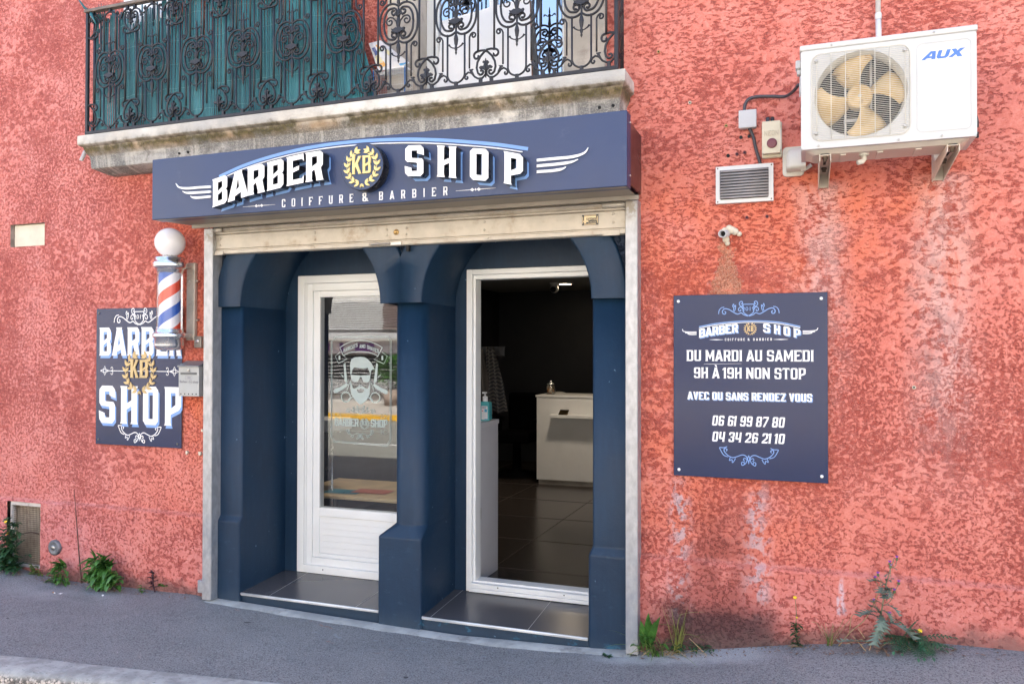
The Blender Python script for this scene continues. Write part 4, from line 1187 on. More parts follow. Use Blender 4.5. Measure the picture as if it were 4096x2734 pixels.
beard = [(302,890),(316,925),(326,960),(342,968),(372,950),(388,938),(402,945),(416,938),(434,950),(462,968),(478,958),(486,925),(494,890),(494,965),(488,1020),(460,1070),(430,1098),(402,1116),(376,1098),(345,1068),(312,1020),(304,965)]
mouth = [(362,975),(402,965),(440,975),(425,1000),(400,1006),(378,1000)]
mb.flat([dp(beard), dp(mouth)], DY)
mb.flat([dp([(386,925),(396,928),(402,934),(410,928),(420,924),(414,932),(402,938),(390,932)])], DY-.0001)
for s_ in (0, 1):
    def mx(p): return [(802-a_, z_) if s_ else (a_, z_) for a_, z_ in p]
    mb.flat([dp(mx([(236,735),(252,726),(272,885),(276,908),(262,915),(246,890)]))], DY)
    mb.flat([dp(mx([(138,990),(150,975),(205,955),(268,915),(282,930),(262,955),(215,985),(165,1012),(145,1010)]))], DY)
    mb.flat([dp(mx([(203,828),(232,845),(238,870)]))], DY)
    cc = [mx([(260+44*math.cos(R(t)), 1047+46*math.sin(R(t)))])[0] for t in range(0, 361, 20)]
    dl(cc, .008, 0, False)
    dl(mx([(285,1070),(325,1045)]), .009, .0002, False)
    dl(mx([(300,905),(270,985)]), .004, .0003, False)
scroll_top(dpx(401, 1170)[0], dpx(401, 1172)[1], .243, mb, DY, 0, .0032)
scroll_bottom(dpx(398, 1408)[0], dpx(398, 1405)[1], .23, mb, DY, 0, .0032)
for zz in (1215, 1362):
    za = dpx(0, zz)[1]; xa, xb = dpx(140, 0)[0], dpx(662, 0)[0]
    mb.ribbon([(xa+.04, za), (xb-.04, za)], .0016, DY-.0004)
    for cx, sg in ((xa+.02, 1), (xb-.02, -1)):
        P = [(cx-.022, za), (cx, za+.016), (cx+.022, za), (cx, za-.016), (cx-.022, za)]
        mb.ribbon(P, .0024, DY-.0005)
        mb.ribbon(spiral(cx+sg*.035, za+.009, .009, .002, -90, 200), .002, DY-.0006); mb.ribbon(spiral(cx+sg*.035, za-.009, .009, .002, 90, -200), .002, DY-.0006)
for word, a_, w_ in (('BARBER', 152, 232), ('SHOP', 500, 158)):
    for L in layout(word, dpx(a_, 0)[0], dpx(0, 1322)[1], .058, w_*.000862, s=.2, gap=.06): mb.flat(L, DY-.0001)
for L in layout('KB', dpx(417, 0)[0], dpx(0, 1305)[1], .030, 50*.000862, s=.2): mb.flat(L, DY-.0001)
laurel(mb, dpx(442, 0)[0], dpx(0, 1292)[1], .034, Put(mb, DY-.0003))
mb.build('window_transfer', M_DECAL, pane)

open_fr = thing('open_door_frame', 'white plastic frame of the open shop doorway', 'door frame', (-1.7, .52, .08))
x0, x1, z0, z1 = D2
mb = MB(); frame4(mb, x0+.002, x1-.002, z0+.004, z1-.002, .040, YB-.012, .545, top=.036); mb.build('outer_frame', M_PVC, open_fr, .004, 2)
mb = MB(); frame4(mb, x0+.042, x1-.042, z0+.046, z1-.038, .018, YB+.014, .60, top=.030, bot=.028); mb.build('rebate', M_PVC, open_fr, .004, 2)
mb = MB(); mb.box(x0+.03, x1-.03, YB-.030, YB-.013, z0+.006, z0+.030); mb.box(x0+.042, x1-.042, YB-.024, YB+.013, z0+.031, z0+.062); th = mb.build('threshold', M_PVCWORN, open_fr, .003, 2)
mb = MB()
for x in (-1.93, -1.47): mb.lathe([(.0045, YB-.0242), (.0045, YB-.0248), (.0001, YB-.0249)], x, 0, 10, axis='y', cz=.125)
mb.build('drain_hole', M_DARK, th)
# ------------------------------------------------------------------ notice boards
def board(name, label, x0, z0):
    t = thing(name, label, 'sign board', (x0+.4, 0, z0))
    mb = MB(); mb.box(x0, x0+.8, -.0185, -.013, z0, z0+1.0)
    p = mb.build('board', [M_NAVYGLOSS], t, .0012)
    return t, p
X0, Z0 = -.691, 1.012
hb, hp = board('opening_hours_board', 'glossy navy board listing opening hours and phone numbers, on the wall under the air conditioner', X0, Z0)
BY = -.0190
mb = MB()
for u, v in ((.027, .967), (.769, .967), (.029, .034), (.769, .036)):
    mb.lathe([(.0085, -.0185), (.0085, -.0215), (.007, -.023), (.0001, -.0235)], X0+u, 0, 14, axis='y', cz=Z0+v)
mb.build('screw_cap', M_WVINYL, hp)
mb = MB()
scroll_top(X0+.402, Z0+.912, .318, mb, BY, 0, .0042)
scroll_bottom(X0+.401, Z0+.110, .305, mb, BY, 0, .0042)
mb.build('scroll_ornament', M_LBLUE, hp)
def line(text, u0, u1, v0, v1, skew=0, sl=0, shadow=None, **kw):
    wd = u1-u0; mb = MB(); sh = MB()
    for L in layout(text, X0+u0, Z0+v0, v1-v0, wd, base=(lambda x: sl*(x-X0-u0)/wd), skew=skew, **kw):
        mb.flat(L, BY-.0006)
        if shadow: sh.flat(shift(L, shadow, -shadow), BY-.0001)
    o = mb.build('lettering_line', M_WVINYL, hp)
    if shadow: sh.build('blue_underlay', M_LBLUE, o)
kw = dict(s=.17, b=.13, c=.09, gap=.11, f=.035, w=.56, space=.30)
line('DU MARDI AU SAMEDI', .073, .729, .636, .696, **kw)
line('9H À 19H NON STOP', .112, .691, .542, .601, **kw)
line('AVEC OU SANS RENDEZ VOUS', .077, .722, .424, .467, shadow=.004, **{**kw, 's': .2, 'gap': .10})
line('06 61 99 87 80', .208, .582, .284, .339, skew=.12, **{**kw, 's': .19, 'b': .15})
line('04 34 26 21 10', .208, .582, .197, .251, skew=.12, **{**kw, 's': .19, 'b': .15})
mb = MB(); sh = MB()
def arcz(u): return interp(u, [(.138, 0), (.20, .012), (.27, .022), (.346, .029), (.478, .029), (.52, .024), (.58, .014), (.64, 0.001), (.665, -.006)])
for s, u0, u1 in (('BARBER', .140, .346), ('S', .478, .512), ('H', .533, .563), ('O', .581, .613), ('P', .632, .665)):
    for L in layout(s, X0+u0, Z0+.763, .048, u1-u0, base=lambda x: arcz(x-X0), s=.21, b=.16, gap=.08):
        mb.flat(L, BY-.0006); sh.flat(shift(L, .005, -.005), BY-.0001)
for dz, w_, m_ in ((.000, .0035, mb), (.0075, .006, sh)):
    P = smooth_path([(X0+u, Z0+v+dz, 0) for u, v in ((.140, .817), (.25, .836), (.404, .846), (.55, .838), (.665, .813))], 6)
    m_.ribbon([(p[0], p[1]) for p in P], w_, BY-.0002)
for pts in (((.126, .796), (.085, .796), (.055, .800), (.049, .812)), ((.126, .789), (.085, .789), (.064, .793)), ((.126, .782), (.095, .782), (.078, .786)),
            ((.677, .797), (.715, .797), (.745, .801), (.752, .813)), ((.677, .790), (.715, .790), (.738, .794)), ((.677, .783), (.705, .783), (.724, .787))):
    P = smooth_path([(X0+u, Z0+v, 0) for u, v in pts], 5); mb.ribbon([(p[0], p[1]) for p in P], .0042, BY-.0003)
for word, u0, u1 in (('COIFFURE', .278, .383), ('&', .398, .407), ('BARBIER', .426, .522)):
    for L in layout(word, X0+u0, Z0+.747, .0135, u1-u0, gap=.6 if len(word) > 1 else .1, s=.18, b=.14, f=.02): mb.flat(L, BY-.0006)
for u0, u1 in ((.196, .27), (.53, .604)): mb.ribbon([(X0+u0, Z0+.753), (X0+(u0+u1)/2, Z0+.753), (X0+u1, Z0+.753)], [.001, .005, .001], BY-.0002)
o = mb.build('logo', M_WVINYL, hp)
sh.build('blue_underlay', M_LBLUE, o)
mb = MB()
for ch, u0, u1 in (('K', .396, .411), ('B', .414, .427)):
    for L in layout(ch, X0+u0, Z0+.797, .030, u1-u0, s=.21): mb.flat(L, BY-.0006)
laurel(mb, X0+.411, Z0+.811, .028, Put(mb, BY-.0004)); mb.build('gold_monogram', M_GOLDTAN, hp)
mb = MB()
mb.ribbon([(X0+.165, Z0+.620), (X0+.20, Z0+.6195), (X0+.365, Z0+.623)], [.001, .0016, .0008], BY-.0008); mb.build('scratch', M_WVINYL, hp)

X0, Z0 = -4.942, 1.012
nb, np_ = board('name_board', 'glossy navy board lettered barber shop with a gold monogram, behind the striped pole', X0, Z0)
mb = MB()
for u, v in ((.027, .967), (.769, .967), (.029, .034), (.765, .030)):
    mb.lathe([(.008, -.0185), (.008, -.0215), (.006, -.023), (.0001, -.023)], X0+u, 0, 14, axis='y', cz=Z0+v)
mb.build('screw', M_MAILDARK, np_)
mb = MB()
scroll_top(X0+.409, Z0+.925, .478, mb, BY, 0, .0060)
scroll_bottom(X0+.418, Z0+.072, .40, mb, BY, 0, .0060)
mb.build('scroll_ornament', M_WVINYL, np_)
mb = MB(); sh = MB()
for ch, u0, u1 in (('B', .036, .141), ('A', .160, .284), ('R', .304, .411), ('B', .434, .543), ('E', .573, .668), ('R', .690, .791)):
    for L in layout(ch, X0+u0, Z0+.653, .207, u1-u0, s=.20, b=.155, c=.1, f=.03): mb.flat(L, BY-.0008); sh.flat(shift(L, .010, -.019), BY-.0004)
o = mb.build('lettering_line', M_WVINYL, np_); sh.build('blue_underlay', M_LBLUE, o); mb = MB(); sh = MB()
for ch, u0, u1 in (('S', .036, .186), ('H', .244, .395), ('O', .451, .590), ('P', .653, .797)):
    for L in layout(ch, X0+u0, Z0+.157, .275, u1-u0, s=.21, b=.155, c=.1, f=.03): mb.flat(L, BY-.0008); sh.flat(shift(L, .012, -.020), BY-.0004)
o = mb.build('lettering_line', M_WVINYL, np_); sh.build('blue_underlay', M_LBLUE, o); mb = MB()
zl = Z0+.542
mb.ribbon([(X0+.10, zl), (X0+.72, zl)], .0050, BY-.0001)
for cx, sg in ((X0+.085, 1), (X0+.735, -1)):
    mb.ribbon([(cx-.042, zl), (cx-.012, zl+.010), (cx, zl+.034), (cx+.012, zl+.010), (cx+.042, zl), (cx+.012, zl-.010), (cx, zl-.034), (cx-.012, zl-.010), (cx-.042, zl)], .0055, BY-.0002)
    mb.ribbon([(cx-.014, zl), (cx, zl+.015), (cx+.014, zl), (cx, zl-.015), (cx-.014, zl)], .0040, BY-.0003)
    mb.ribbon(spiral(cx+sg*.066, zl+.018, .016, .004, -90, 210), .0040, BY-.0004); mb.ribbon(spiral(cx+sg*.066, zl-.018, .016, .004, 90, -210), .0040, BY-.0005)
mb.build('rule_ornament', M_WVINYL, np_)
mb = MB()
for ch, u0, u1 in (('K', .338, .408), ('B', .425, .500)):
    L, w_ = glyphs(ch, s=.20, b=.13, c=.1, f=.03)
    mb.prism([[(X0+u0+p[0]/w_*(u1-u0), Z0+.494+p[1]*.130) for p in l] for l in L], -.027, -.0200)
laurel(mb, X0+.419, Z0+.530, .130, Put(mb, -.026, 0, -.0202)); mb.build('gold_monogram', M_GOLDTAN, np_)

# ------------------------------------------------------------------ barber pole
PX, PY = -4.115, -.165
pole = thing('barber_pole', 'chrome barber pole with red, white and blue stripes and a white globe', 'barber pole', (PX, PY, 1.705))
mb = MB(); mb.sphere((PX, PY, 2.447), .1005, 40); mb.build('globe', M_MILK, pole)
mb = MB(); mb.lathe([(0.0001, 2.236), (0.0817, 2.236), (0.0882, 2.238), (0.0882, 2.258), (0.0924, 2.262), (0.1053, 2.272), (0.1091, 2.282), (0.1091, 2.305), (0.1053, 2.310), (0.0989, 2.312), (0.0989, 2.338), (0.0946, 2.343), (0.0484, 2.345), (0.0452, 2.358), (0.0001, 2.358)], PX, PY, 48); mb.build('top_cap', M_CHROME, pole)
mb = MB(); mb.lathe([(0.0001, 1.705), (0.0537, 1.705), (0.0774, 1.710), (0.0924, 1.722), (0.0973, 1.740), (0.0973, 1.786), (0.1053, 1.790), (0.1096, 1.800), (0.1096, 1.814), (0.1043, 1.822), (0.0946, 1.826), (0.0903, 1.830), (0.0903, 1.848), (0.0838, 1.852), (0.0001, 1.852)], PX, PY, 48); mb.build('bottom_cap', M_CHROME, pole)
def stripes():
    m, g, b = mat('barber_stripes')
    c = g.coord(); x, y, z = g.sep(c)
    a = g.math('ARCTAN2', g.math('SUBTRACT', y, PY), g.math('SUBTRACT', x, PX))
    ph = g.math('FRACT', g.add(g.math('MULTIPLY', a, 1/(2*math.pi)), g.math('MULTIPLY', z, -1/.30), .52))
    cr = g.n('ShaderNodeValToRGB', {0: ph}); cr.color_ramp.interpolation = 'CONSTANT'
    el = cr.color_ramp.elements
    el[0].color = (.76, .74, .76, 1); el[0].position = 0
    el[1].color = (.74, .075, .03, 1); el[1].position = .25
    e = el.new(.5); e.color = (.76, .74, .76, 1)
    e = el.new(.75); e.color = (.02, .11, .46, 1)
    g.set(b.inputs['Base Color'], cr.outputs[0]); b.inputs['Roughness'].default_value = .4
    return m
mb = MB(); mb.lathe([(0.0715, 1.850), (0.0715, 2.238)], PX, PY, 48); mb.build('striped_cylinder', stripes(), pole)
mb = MB(); mb.lathe([(0.0855, 1.851), (0.0855, 2.238)], PX, PY, 48); mb.build('acrylic_tube', M_TUBEGLASS, pole)
mb = MB()
mb.box(-4.085, -4.018, -.040, -.034, 1.775, 2.318); mb.box(-4.024, -4.018, -.034, -.006, 1.775, 2.318)
for z in (2.288, 1.806): mb.box(-4.085, -4.030, -.10, -.036, z-.014, z+.014); mb.box(-4.12, -4.06, -.12, -.08, z-.012, z+.012)
br = mb.build('wall_bracket', M_CREAMALU, pole, .002)
mb = MB()
for z in (2.190, 1.917): mb.lathe([(.008, -.0402), (.008, -.0408), (.0001, -.0409)], -4.058, 0, 12, axis='y', cz=z); mb.tube([(-4.018, -.022, z), (-3.998, -.022, z)], .006, 8); mb.lathe([(.010, -.034), (.010, -.010)], -4.001, 0, 8, axis='y', cz=z)
mb.build('bolt', M_STEEL, br)

# ------------------------------------------------------------------ mailbox, key switch
mail = thing('mailbox', 'small grey metal mailbox with handwriting beside the shutter rail', 'mailbox', (-4.02, -.05, 1.385))
MX0, MX1 = -4.104, -3.927
mb = MB(); mb.box(MX0, MX1, -.090, -.012, 1.386, 1.598); bd = mb.build('body', M_MAILBOX, mail, .003, 2)
mb = MB(); vs = [(MX0-.004, -.100, 1.598), (MX1+.004, -.100, 1.598), (MX1+.004, -.010, 1.632), (MX0-.004, -.010, 1.632), (MX0-.004, -.100, 1.588), (MX1+.004, -.100, 1.588), (MX1+.004, -.010, 1.600), (MX0-.004, -.010, 1.600)]
mb.add(vs, [(0, 1, 2, 3), (4, 5, 1, 0), (5, 6, 2, 1), (7, 4, 0, 3), (6, 7, 3, 2), (4, 7, 6, 5)]); mb.build('lid', pm('mailbox_lid', (.22, .235, .25), .35, metal=.3), mail, .002)
mb = MB(); mb.box(MX0+.018, MX1-.018, -.0925, -.0895, 1.536, 1.552); mb.build('slot', M_MAILDARK, bd, .001)
mb = MB(); mb.lathe([(.010, -.09), (.010, -.097), (.007, -.099), (.0001, -.099)], -4.012, 0, 16, axis='y', cz=1.567); mb.build('lock', M_STEEL, bd)
mb = MB()
for k in range(5): mb.lathe([(.005, -.0903), (.005, -.0908), (.0001, -.0909)], MX0+.022+k*.033, 0, 10, axis='y', cz=1.402)
mb.build('peep_hole', M_DARK, bd)
mb = MB(); yy = -.0912
addtext(mb, 'Barber', .026, -4.060, 1.479, yy, sx=.92); addtext(mb, 'shop', .026, -3.955, 1.478, yy, sx=.9); addtext(mb, 'KB', .014, -3.998, 1.481, yy)
addtext(mb, '1203', .020, -4.015, 1.508, yy, sx=.9)
mb.ribbon([*circ(-3.998, 1.486, .0135, 16), circ(-3.998, 1.486, .0135, 16)[0]], .0012, yy)
mb.ribbon([(-4.042, 1.502), (-3.985, 1.502), (-3.985, 1.528), (-4.042, 1.528), (-4.042, 1.502)], .0014, yy)
mb.build('handwriting', M_INK, bd)
ks = thing('key_switch', 'small metal key switch box between the pole bracket and the shutter rail', 'switch', (-3.99, -.02, 1.76))
mb = MB(); mb.box(-4.022, -3.960, -.035, -.004, 1.722, 1.804); kb = mb.build('box', M_GREYALU, ks, .006, 2)
mb = MB(); mb.lathe([(.013, -.035), (.013, -.040), (.006, -.0405), (.0001, -.0385)], -3.991, 0, 16, axis='y', cz=1.768); mb.build('key_lock', M_CHROME, kb)
# bits of cut tape and paint left on the wall near the mailbox
for k, (x, z, s) in enumerate(((-4.10, .985, .014), (-3.985, .985, .015), (-3.965, 1.145, .010))):
    mb = MB()
    pts = [(x+s*math.cos(R(a))*rnd.uniform(.6, 1.1), z+s*1.2*math.sin(R(a))*rnd.uniform(.6, 1.1)) for a in range(0, 360, 45)]
    mb.prism([pts], -.016, -.002)
    o = mb.build('filler_dab', M_FOAM)
    tag(o, ['white filler dab under the name board, farthest from the rail', 'white filler dab level with the dab under the name board, close to the shutter rail', 'smallest white filler dab, close under the mailbox and the shutter rail'][k], 'filler dab', 'filler dabs on the wall')

# ------------------------------------------------------------------ outdoor air conditioner
AX0, AX1, AY0, AY1, AZ0, AZ1 = -.017, .714, -.50, -.235, 2.653, 3.147
ac = thing('air_conditioner', 'white outdoor air conditioning unit with a yellowed fan, high on the red wall', 'air conditioner', (.35, -.35, 2.653))
CX, CZ, CR = .2405, 2.893, .199
mb = MB()
mb.prism([rrect(AX0, AX1, AZ0, AZ1-.028, .012), circ(CX, CZ, CR, 64)], AY0, AY0+.012)
mb.box(AX0, AX0+.004, AY0+.012, AY1, AZ0, AZ1-.028); mb.box(AX1-.004, AX1, AY0+.012, AY1, AZ0, AZ1-.028); mb.box(AX0+.004, AX1-.004, AY1-.004, AY1, AZ0+.004, AZ1-.03)
mb.box(AX0+.004, AX1-.004, AY0+.012, AY1-.004, AZ0, AZ0+.004)
cas = mb.build('casing', M_ACWHITE, ac)
mb = MB(); mb.box(AX0-.005, AX1+.005, AY0-.005, AY1+.003, AZ1-.027, AZ1); mb.build('top_cover', M_ACWHITE, ac, .007, 3)
mb = MB()
for x, z in ((.118, AZ1-.014), (.545, AZ1-.014), (.06, AZ0+.012), (.40, AZ0+.010), (.575, AZ0+.012)): mb.lathe([(.005, AY0-.0052), (.004, AY0-.009), (.0001, AY0-.009)], x, 0, 10, axis='y', cz=z)
mb.build('screw', M_STEEL, cas)
mb = MB(); vs = []
lower = rrect(AX0+.02, AX1-.02, AY0+.02, AY1-.01, .03); n = len(lower)
for x, y in lower: vs.append((x, y, AZ0-.0005))
for x, y in rrect(AX0+.05, AX1-.05, AY0+.05, AY1-.03, .03): vs.append((x, y, AZ0-.018))
mb.add(vs, [(i, (i+1) % n, n+(i+1) % n, n+i) for i in range(n)] + [tuple(range(2*n-1, n-1, -1))]); 
for x in (.17, .33, .49): mb.box(x-.012, x+.012, AY0+.07, AY1-.05, AZ0-.024, AZ0-.017)
bp = mb.build('base_pan', M_IVORY, ac)
mb = MB(); mb.tube([(.262, -.40, AZ0-.016), (.262, -.40, AZ0-.045), (.255, -.405, AZ0-.055), (.235, -.42, AZ0-.062)], .012, 10); mb.lathe([(.022, AZ0-.028), (.022, AZ0-.017)], .262, -.40, 16); mb.build('drain_elbow', M_IVORY, bp)
mb = MB(); mb.lathe([(CR, AY0+.006), (CR-.006, AY0+.015), (CR-.012, AY0+.05), (CR-.010, AY0+.085)], CX, 0, 64, axis='y', cz=CZ); mb.build('fan_shroud', M_ACRECESS, ac)
mb = MB(); mb.flat([circ(CX, CZ, CR+.02, 40)], AY0+.15, 0)
for k in range(34):
    z = CZ-CR+2*CR*k/33; mb.box(CX-CR, CX+CR, AY0+.140, AY0+.146, z-.002, z+.002, 1)
mb.build('condenser_core', [M_DARK, M_FIN], ac)
mb = MB()
for x in (CX+.055, CX-.058): mb.box(x-.005, x+.005, AY0+.125, AY0+.132, CZ-CR, CZ+CR)
mb.box(CX-.065, CX+.06, AY0+.110, AY0+.135, CZ-.10, CZ-.085); mb.build('motor_stay', M_GREYPLASTIC, ac)
mb = MB(); mb.lathe([(.0001, AY0+.032), (.020, AY0+.032), (.036, AY0+.034), (.040, AY0+.038), (.041, AY0+.037), (.052, AY0+.040), (.0565, AY0+.046), (.0565, AY0+.10)], CX, 0, 40, axis='y', cz=CZ); fan = mb.build('fan', M_FAN, ac)
mb = MB(); mb.lathe([(.0085, AY0+.0318), (.008, AY0+.028), (.004, AY0+.027), (.0001, AY0+.027)], CX, 0, 8, axis='y', cz=CZ); mb.build('hub_nut', M_STEEL, fan)
for ang in (112, 22, 292, 202):
    mb = MB(); NR, NA = 8, 8; vs = []
    for i in range(NR+1):
        t = i/NR; r = .050 + .144*t
        half = 20 + 12*t; sweep = -14*t*t
        if t > .85: half *= 1-.35*((t-.85)/.15)**2
        for j in range(NA+1):
            q = -1+2*j/NA; a = R(ang + sweep + q*half)
            vs.append((CX+r*math.cos(a), AY0+.062 + q*(.030) - .010*(1-q*q), CZ+r*math.sin(a)))
    mb.add(vs, [(i*(NA+1)+j, i*(NA+1)+j+1, (i+1)*(NA+1)+j+1, (i+1)*(NA+1)+j) for i in range(NR) for j in range(NA)], 0, True)
    o = mb.build('blade', M_FAN, fan); sm_ = o.modifiers.new('thick', 'SOLIDIFY'); sm_.thickness = .003
mb = MB(); gx0, gx1, gz0, gz1, gr_ = .029, .449, 2.688, 3.098, .045; gy = AY0-.008
def ext(z):
    d = min(z-gz0, gz1-z)
    return 0 if d >= gr_ else gr_-math.sqrt(max(0, gr_**2-(gr_-d)**2))
for k in range(47):
    z = gz0+.006+(gz1-gz0-.012)*k/46; e = ext(z)+.004
    mb.tube([(gx0+e, gy+.006, z), (gx0+e+.006, gy, z), (gx1-e-.006, gy, z), (gx1-e, gy+.006, z)], .00115, 5)
for k in range(7):
    x = CX + (k-3)*.0625; e = 0
    if k in (0, 6): e = .022
    mb.tube([(x, gy+.002, gz0+.004+e), (x, gy+.002, gz1-.004-e)],   .0018, 5)
gl = mb.build('grille', M_ACGRILLE, ac)
mb = MB(); rim = rrect(gx0, gx1, gz0, gz1, gr_, 8); mb.tube([(x, AY0-.0015, z) for x, z in rim], .0028, 6, closed=True); mb.build('grille_rim', M_ACRECESS, gl)
mb = MB()
for x, z in ((gx0+.022, gz1-.035), (gx1-.022, gz1-.03), (gx0+.022, gz0+.035), (gx1-.022, gz0+.035)): mb.lathe([(.009, AY0-.0005), (.009, AY0-.004), (.005, AY0-.010), (.0001, AY0-.011)], x, 0, 12, axis='y', cz=z)
mb.build('grille_clip', M_STEEL, gl)
mb = MB(); rim = rrect(.476, .692, 2.690, 3.090, .022, 6); mb.tube([(x, AY0-.0002, z) for x, z in rim], .0016, 6, closed=True); mb.build('front_panel_bead', M_ACWHITE, cas)
mb = MB(); mb.prism([rrect(.492, .668, 3.004, 3.060, .003, 2)], AY0-.0012, AY0); bg_ = mb.build('badge', M_BADGE, cas)
mb = MB()
def aux(L, x, w_): mb.flat([[(x+(p[0]+.22*p[1])*w_, 3.013+p[1]*.037) for p in l] for l in L], AY0-.0016)
aux([[(-.10,0),(.22,0),(.31,.17),(.68,.17),(.70,0),(1.02,0),(.84,1),(.44,1)], [(.45,.40),(.66,.40),(.60,.74)]], .498, .052)
aux([[(.16,0),(.82,0),(1.0,.2),(1.04,1),(.70,1),(.68,.32),(.62,.24),(.38,.24),(.33,.32),(.35,1),(.02,1),(0,.2)]], .553, .048)
aux([[(-.12,0),(.26,0),(.47,.29),(.64,0),(1.04,0),(.70,.52),(1.04,1),(.66,1),(.49,.74),(.34,1),(-.04,1),(.27,.52)]], .606, .050)
mb.build('badge_lettering', M_AUXBLUE, bg_)
mb = MB(); mb.box(AX1, AX1+.022, -.36, -.27, 2.92, 3.06); mb.box(AX1, AX1+.030, -.34, -.27, 3.06, 3.09); mb.build('valve_cover', M_ACWHITE, ac, .006, 2)
mb = MB(); mb.box(AX0-.024, AX0, -.46, -.40, 3.055, 3.095); mb.box(AX0-.018, AX0, -.45, -.41, 3.03, 3.055, 0); mb.build('side_grip', M_ACWHITE, ac, .004)
mb = MB(); mb.tube(smooth_path([(AX1+.006, -.31, 2.93), (AX1+.014, -.31, 2.86), (AX1+.026, -.31, 2.80), (AX1+.034, -.31, 2.757), (AX1+.014, -.31, 2.765), (AX1-.002, -.31, 2.775)], 5), .0075, 8); mb.build('hose', M_CABLE, ac)
for z in (2.752, 2.703):
    mb = MB(); mb.tube([(AX1-.002, -.31, z), (AX1+.036, -.31, z)], .009, 10); mb.lathe([(.0001, z-.014), (.011, z-.014), (.011, z+.012), (.0001, z+.012)], AX1+.030, -.31, 8); mb.build('service_valve', M_RUBBER, ac)
def bracket(x, label):
    t = thing('wall_bracket', label, 'bracket', (x, -.2, 2.60), 'brackets under the air conditioner')
    h = .026
    mb = MB()
    for sx in (x-h, x+h-.004):     # two gusset sides of a channel open to the ground
        pts = [(-.47, 2.632), (-.47, 2.600), (-.02, 2.555), (.0, 2.555), (.0, 2.70), (-.03, 2.70), (-.10, 2.640)]
        v = [(sx, y, z) for y, z in pts] + [(sx+.004, y, z) for y, z in pts]; n = len(pts)
        mb.add(v, [tuple(range(n-1, -1, -1)), tuple(range(n, 2*n))] + [(i, (i+1) % n, n+(i+1) % n, n+i) for i in range(n)])
    mb.box(x-h+.004, x+h-.004, -.468, -.03, 2.626, 2.630)
    mb.box(x-h+.004, x+h-.004, -.030, -.022, 2.558, 2.70)
    a = mb.build('channel_arm', M_BRACKET, t, .001)
    mb = MB(); mb.box(x-.020, x+.020, -.455, -.415, 2.632, 2.650); mb.build('rubber_foot', M_RUBBER, t, .003)
    for y in (-.435, -.20):
        mb = MB(); mb.lathe([(.0001, 2.602), (.009, 2.604), (.009, 2.614), (.013, 2.616), (.013, 2.626)], x, y, 6); mb.build('nut', M_RUST, a)
    mb = MB(); mb.box(x-.006, x+.006, -.34, -.27, 2.6245, 2.6258); mb.build('slotted_hole', M_DARK, a)
bracket(.090, 'off white steel bracket under the fan end of the air conditioner')
bracket(.626, 'off white steel bracket under the badge end of the air conditioner')
mb = MB(); mb.tube([(.353, -.032, 4.6), (.355, -.032, 3.432)], .0125, 12); mb.lathe([(.015, 3.405), (.0165, 3.41), (.0165, 3.432), (.0145, 3.436)], .3555, -.032, 14); mb.tube([(.3555, -.032, 3.405), (.360, -.036, 3.10)], .0142, 12)
tag(mb.build('drain_pipe', M_VENTFRAME), 'thin white plastic pipe running up the wall from the air conditioner', 'pipe')
# cable: from the unit over the junction box and down behind the vent
mb = MB()
P = smooth_path([(-.030, -.20, 3.058), (-.06, -.10, 3.056), (-.10, -.03, 3.058), (-.17, -.022, 3.069), (-.24, -.022, 3.075), (-.285, -.022, 3.066), (-.305, -.022, 3.035), (-.308, -.024, 3.0)], 5)
mb.tube(P, .0085, 8); mb.tube(smooth_path([(-.285, -.024, 2.915), (-.262, -.020, 2.86), (-.250, -.020, 2.80), (-.232, -.020, 2.735), (-.224, -.016, 2.70)], 5), .0085, 8)
tag(mb.build('cable', M_CABLE), 'dark cable looping from the air conditioner through the grey junction box to the vent', 'cable')
mb = MB(); mb.box(-.024, -.012, -.255, -.22, 3.0, 3.085); mb.box(-.026, -.020, -.258, -.25, 2.98, 3.05); tag(mb.build('cable_tie', M_GREYPLASTIC), 'pale plastic tie holding the cable at the side of the air conditioner', 'cable tie')
jb = thing('junction_box', 'square pale grey plastic junction box on the cable', 'junction box', (-.29, -.03, 2.9))
mb = MB(); mb.box(-.334, -.245, -.048, -.004, 2.905, 2.998); mb.build('base', M_GREYPLASTIC, jb, .010, 3)
mb = MB(); mb.box(-.336, -.243, -.058, -.049, 2.903, 3.000); mb.build('lid', M_GREYPLASTIC, jb, .006, 3)
ns = thing('neon_switch_box', 'aged cream fireman switch box marked neon with a maroon button', 'switch box', (-.168, -.03, 2.74))
mb = MB(); mb.prism([[( -.213, 2.752), (-.123, 2.752), (-.123, 2.922), (-.213, 2.922)]], -.074, -.020); cv = mb.build('cover', M_CREAMPLASTIC, ns, .004, 2)
mb = MB(); mb.box(-.217, -.115, -.030, -.002, 2.738, 2.926); mb.build('base', M_CREAMPLASTIC, ns, .004)
mb = MB(); mb.lathe([(.026, -.074), (.026, -.079), (.023, -.081), (.010, -.0805), (.0001, -.0805)], -.164, 0, 28, axis='y', cz=2.803); mb.build('button', M_MAROON, ns)
mb = MB()
for L in layout('NEON', -.203, 2.845, .026, .072, gap=.16, s=.15, b=.12, f=0): mb.prism(L, -.0765, -.0741)
mb.build('embossed_lettering', pm('cream_emboss', (.50, .44, .32), .5), cv)
mb = MB(); mb.box(-.1225, -.118, -.06, -.04, 2.77, 2.88); mb.build('hinge', M_STEEL, ns)
for x, m_ in ((-.187, M_CABLE), (-.163, M_RUBBER)):
    mb = MB(); n_ = 16; P = [(x, -.028+.010*(k/n_), 2.924+.032*k/n_) for k in range(n_+1)]; mb.tube(P, [.0105 if k % 2 else .0085 for k in range(n_+1)], 10); mb.build('conduit', m_, ns)
vg = thing('wall_vent', 'white framed wall vent with ten grey louvres under the junction box', 'vent', (-.31, -.01, 2.6))
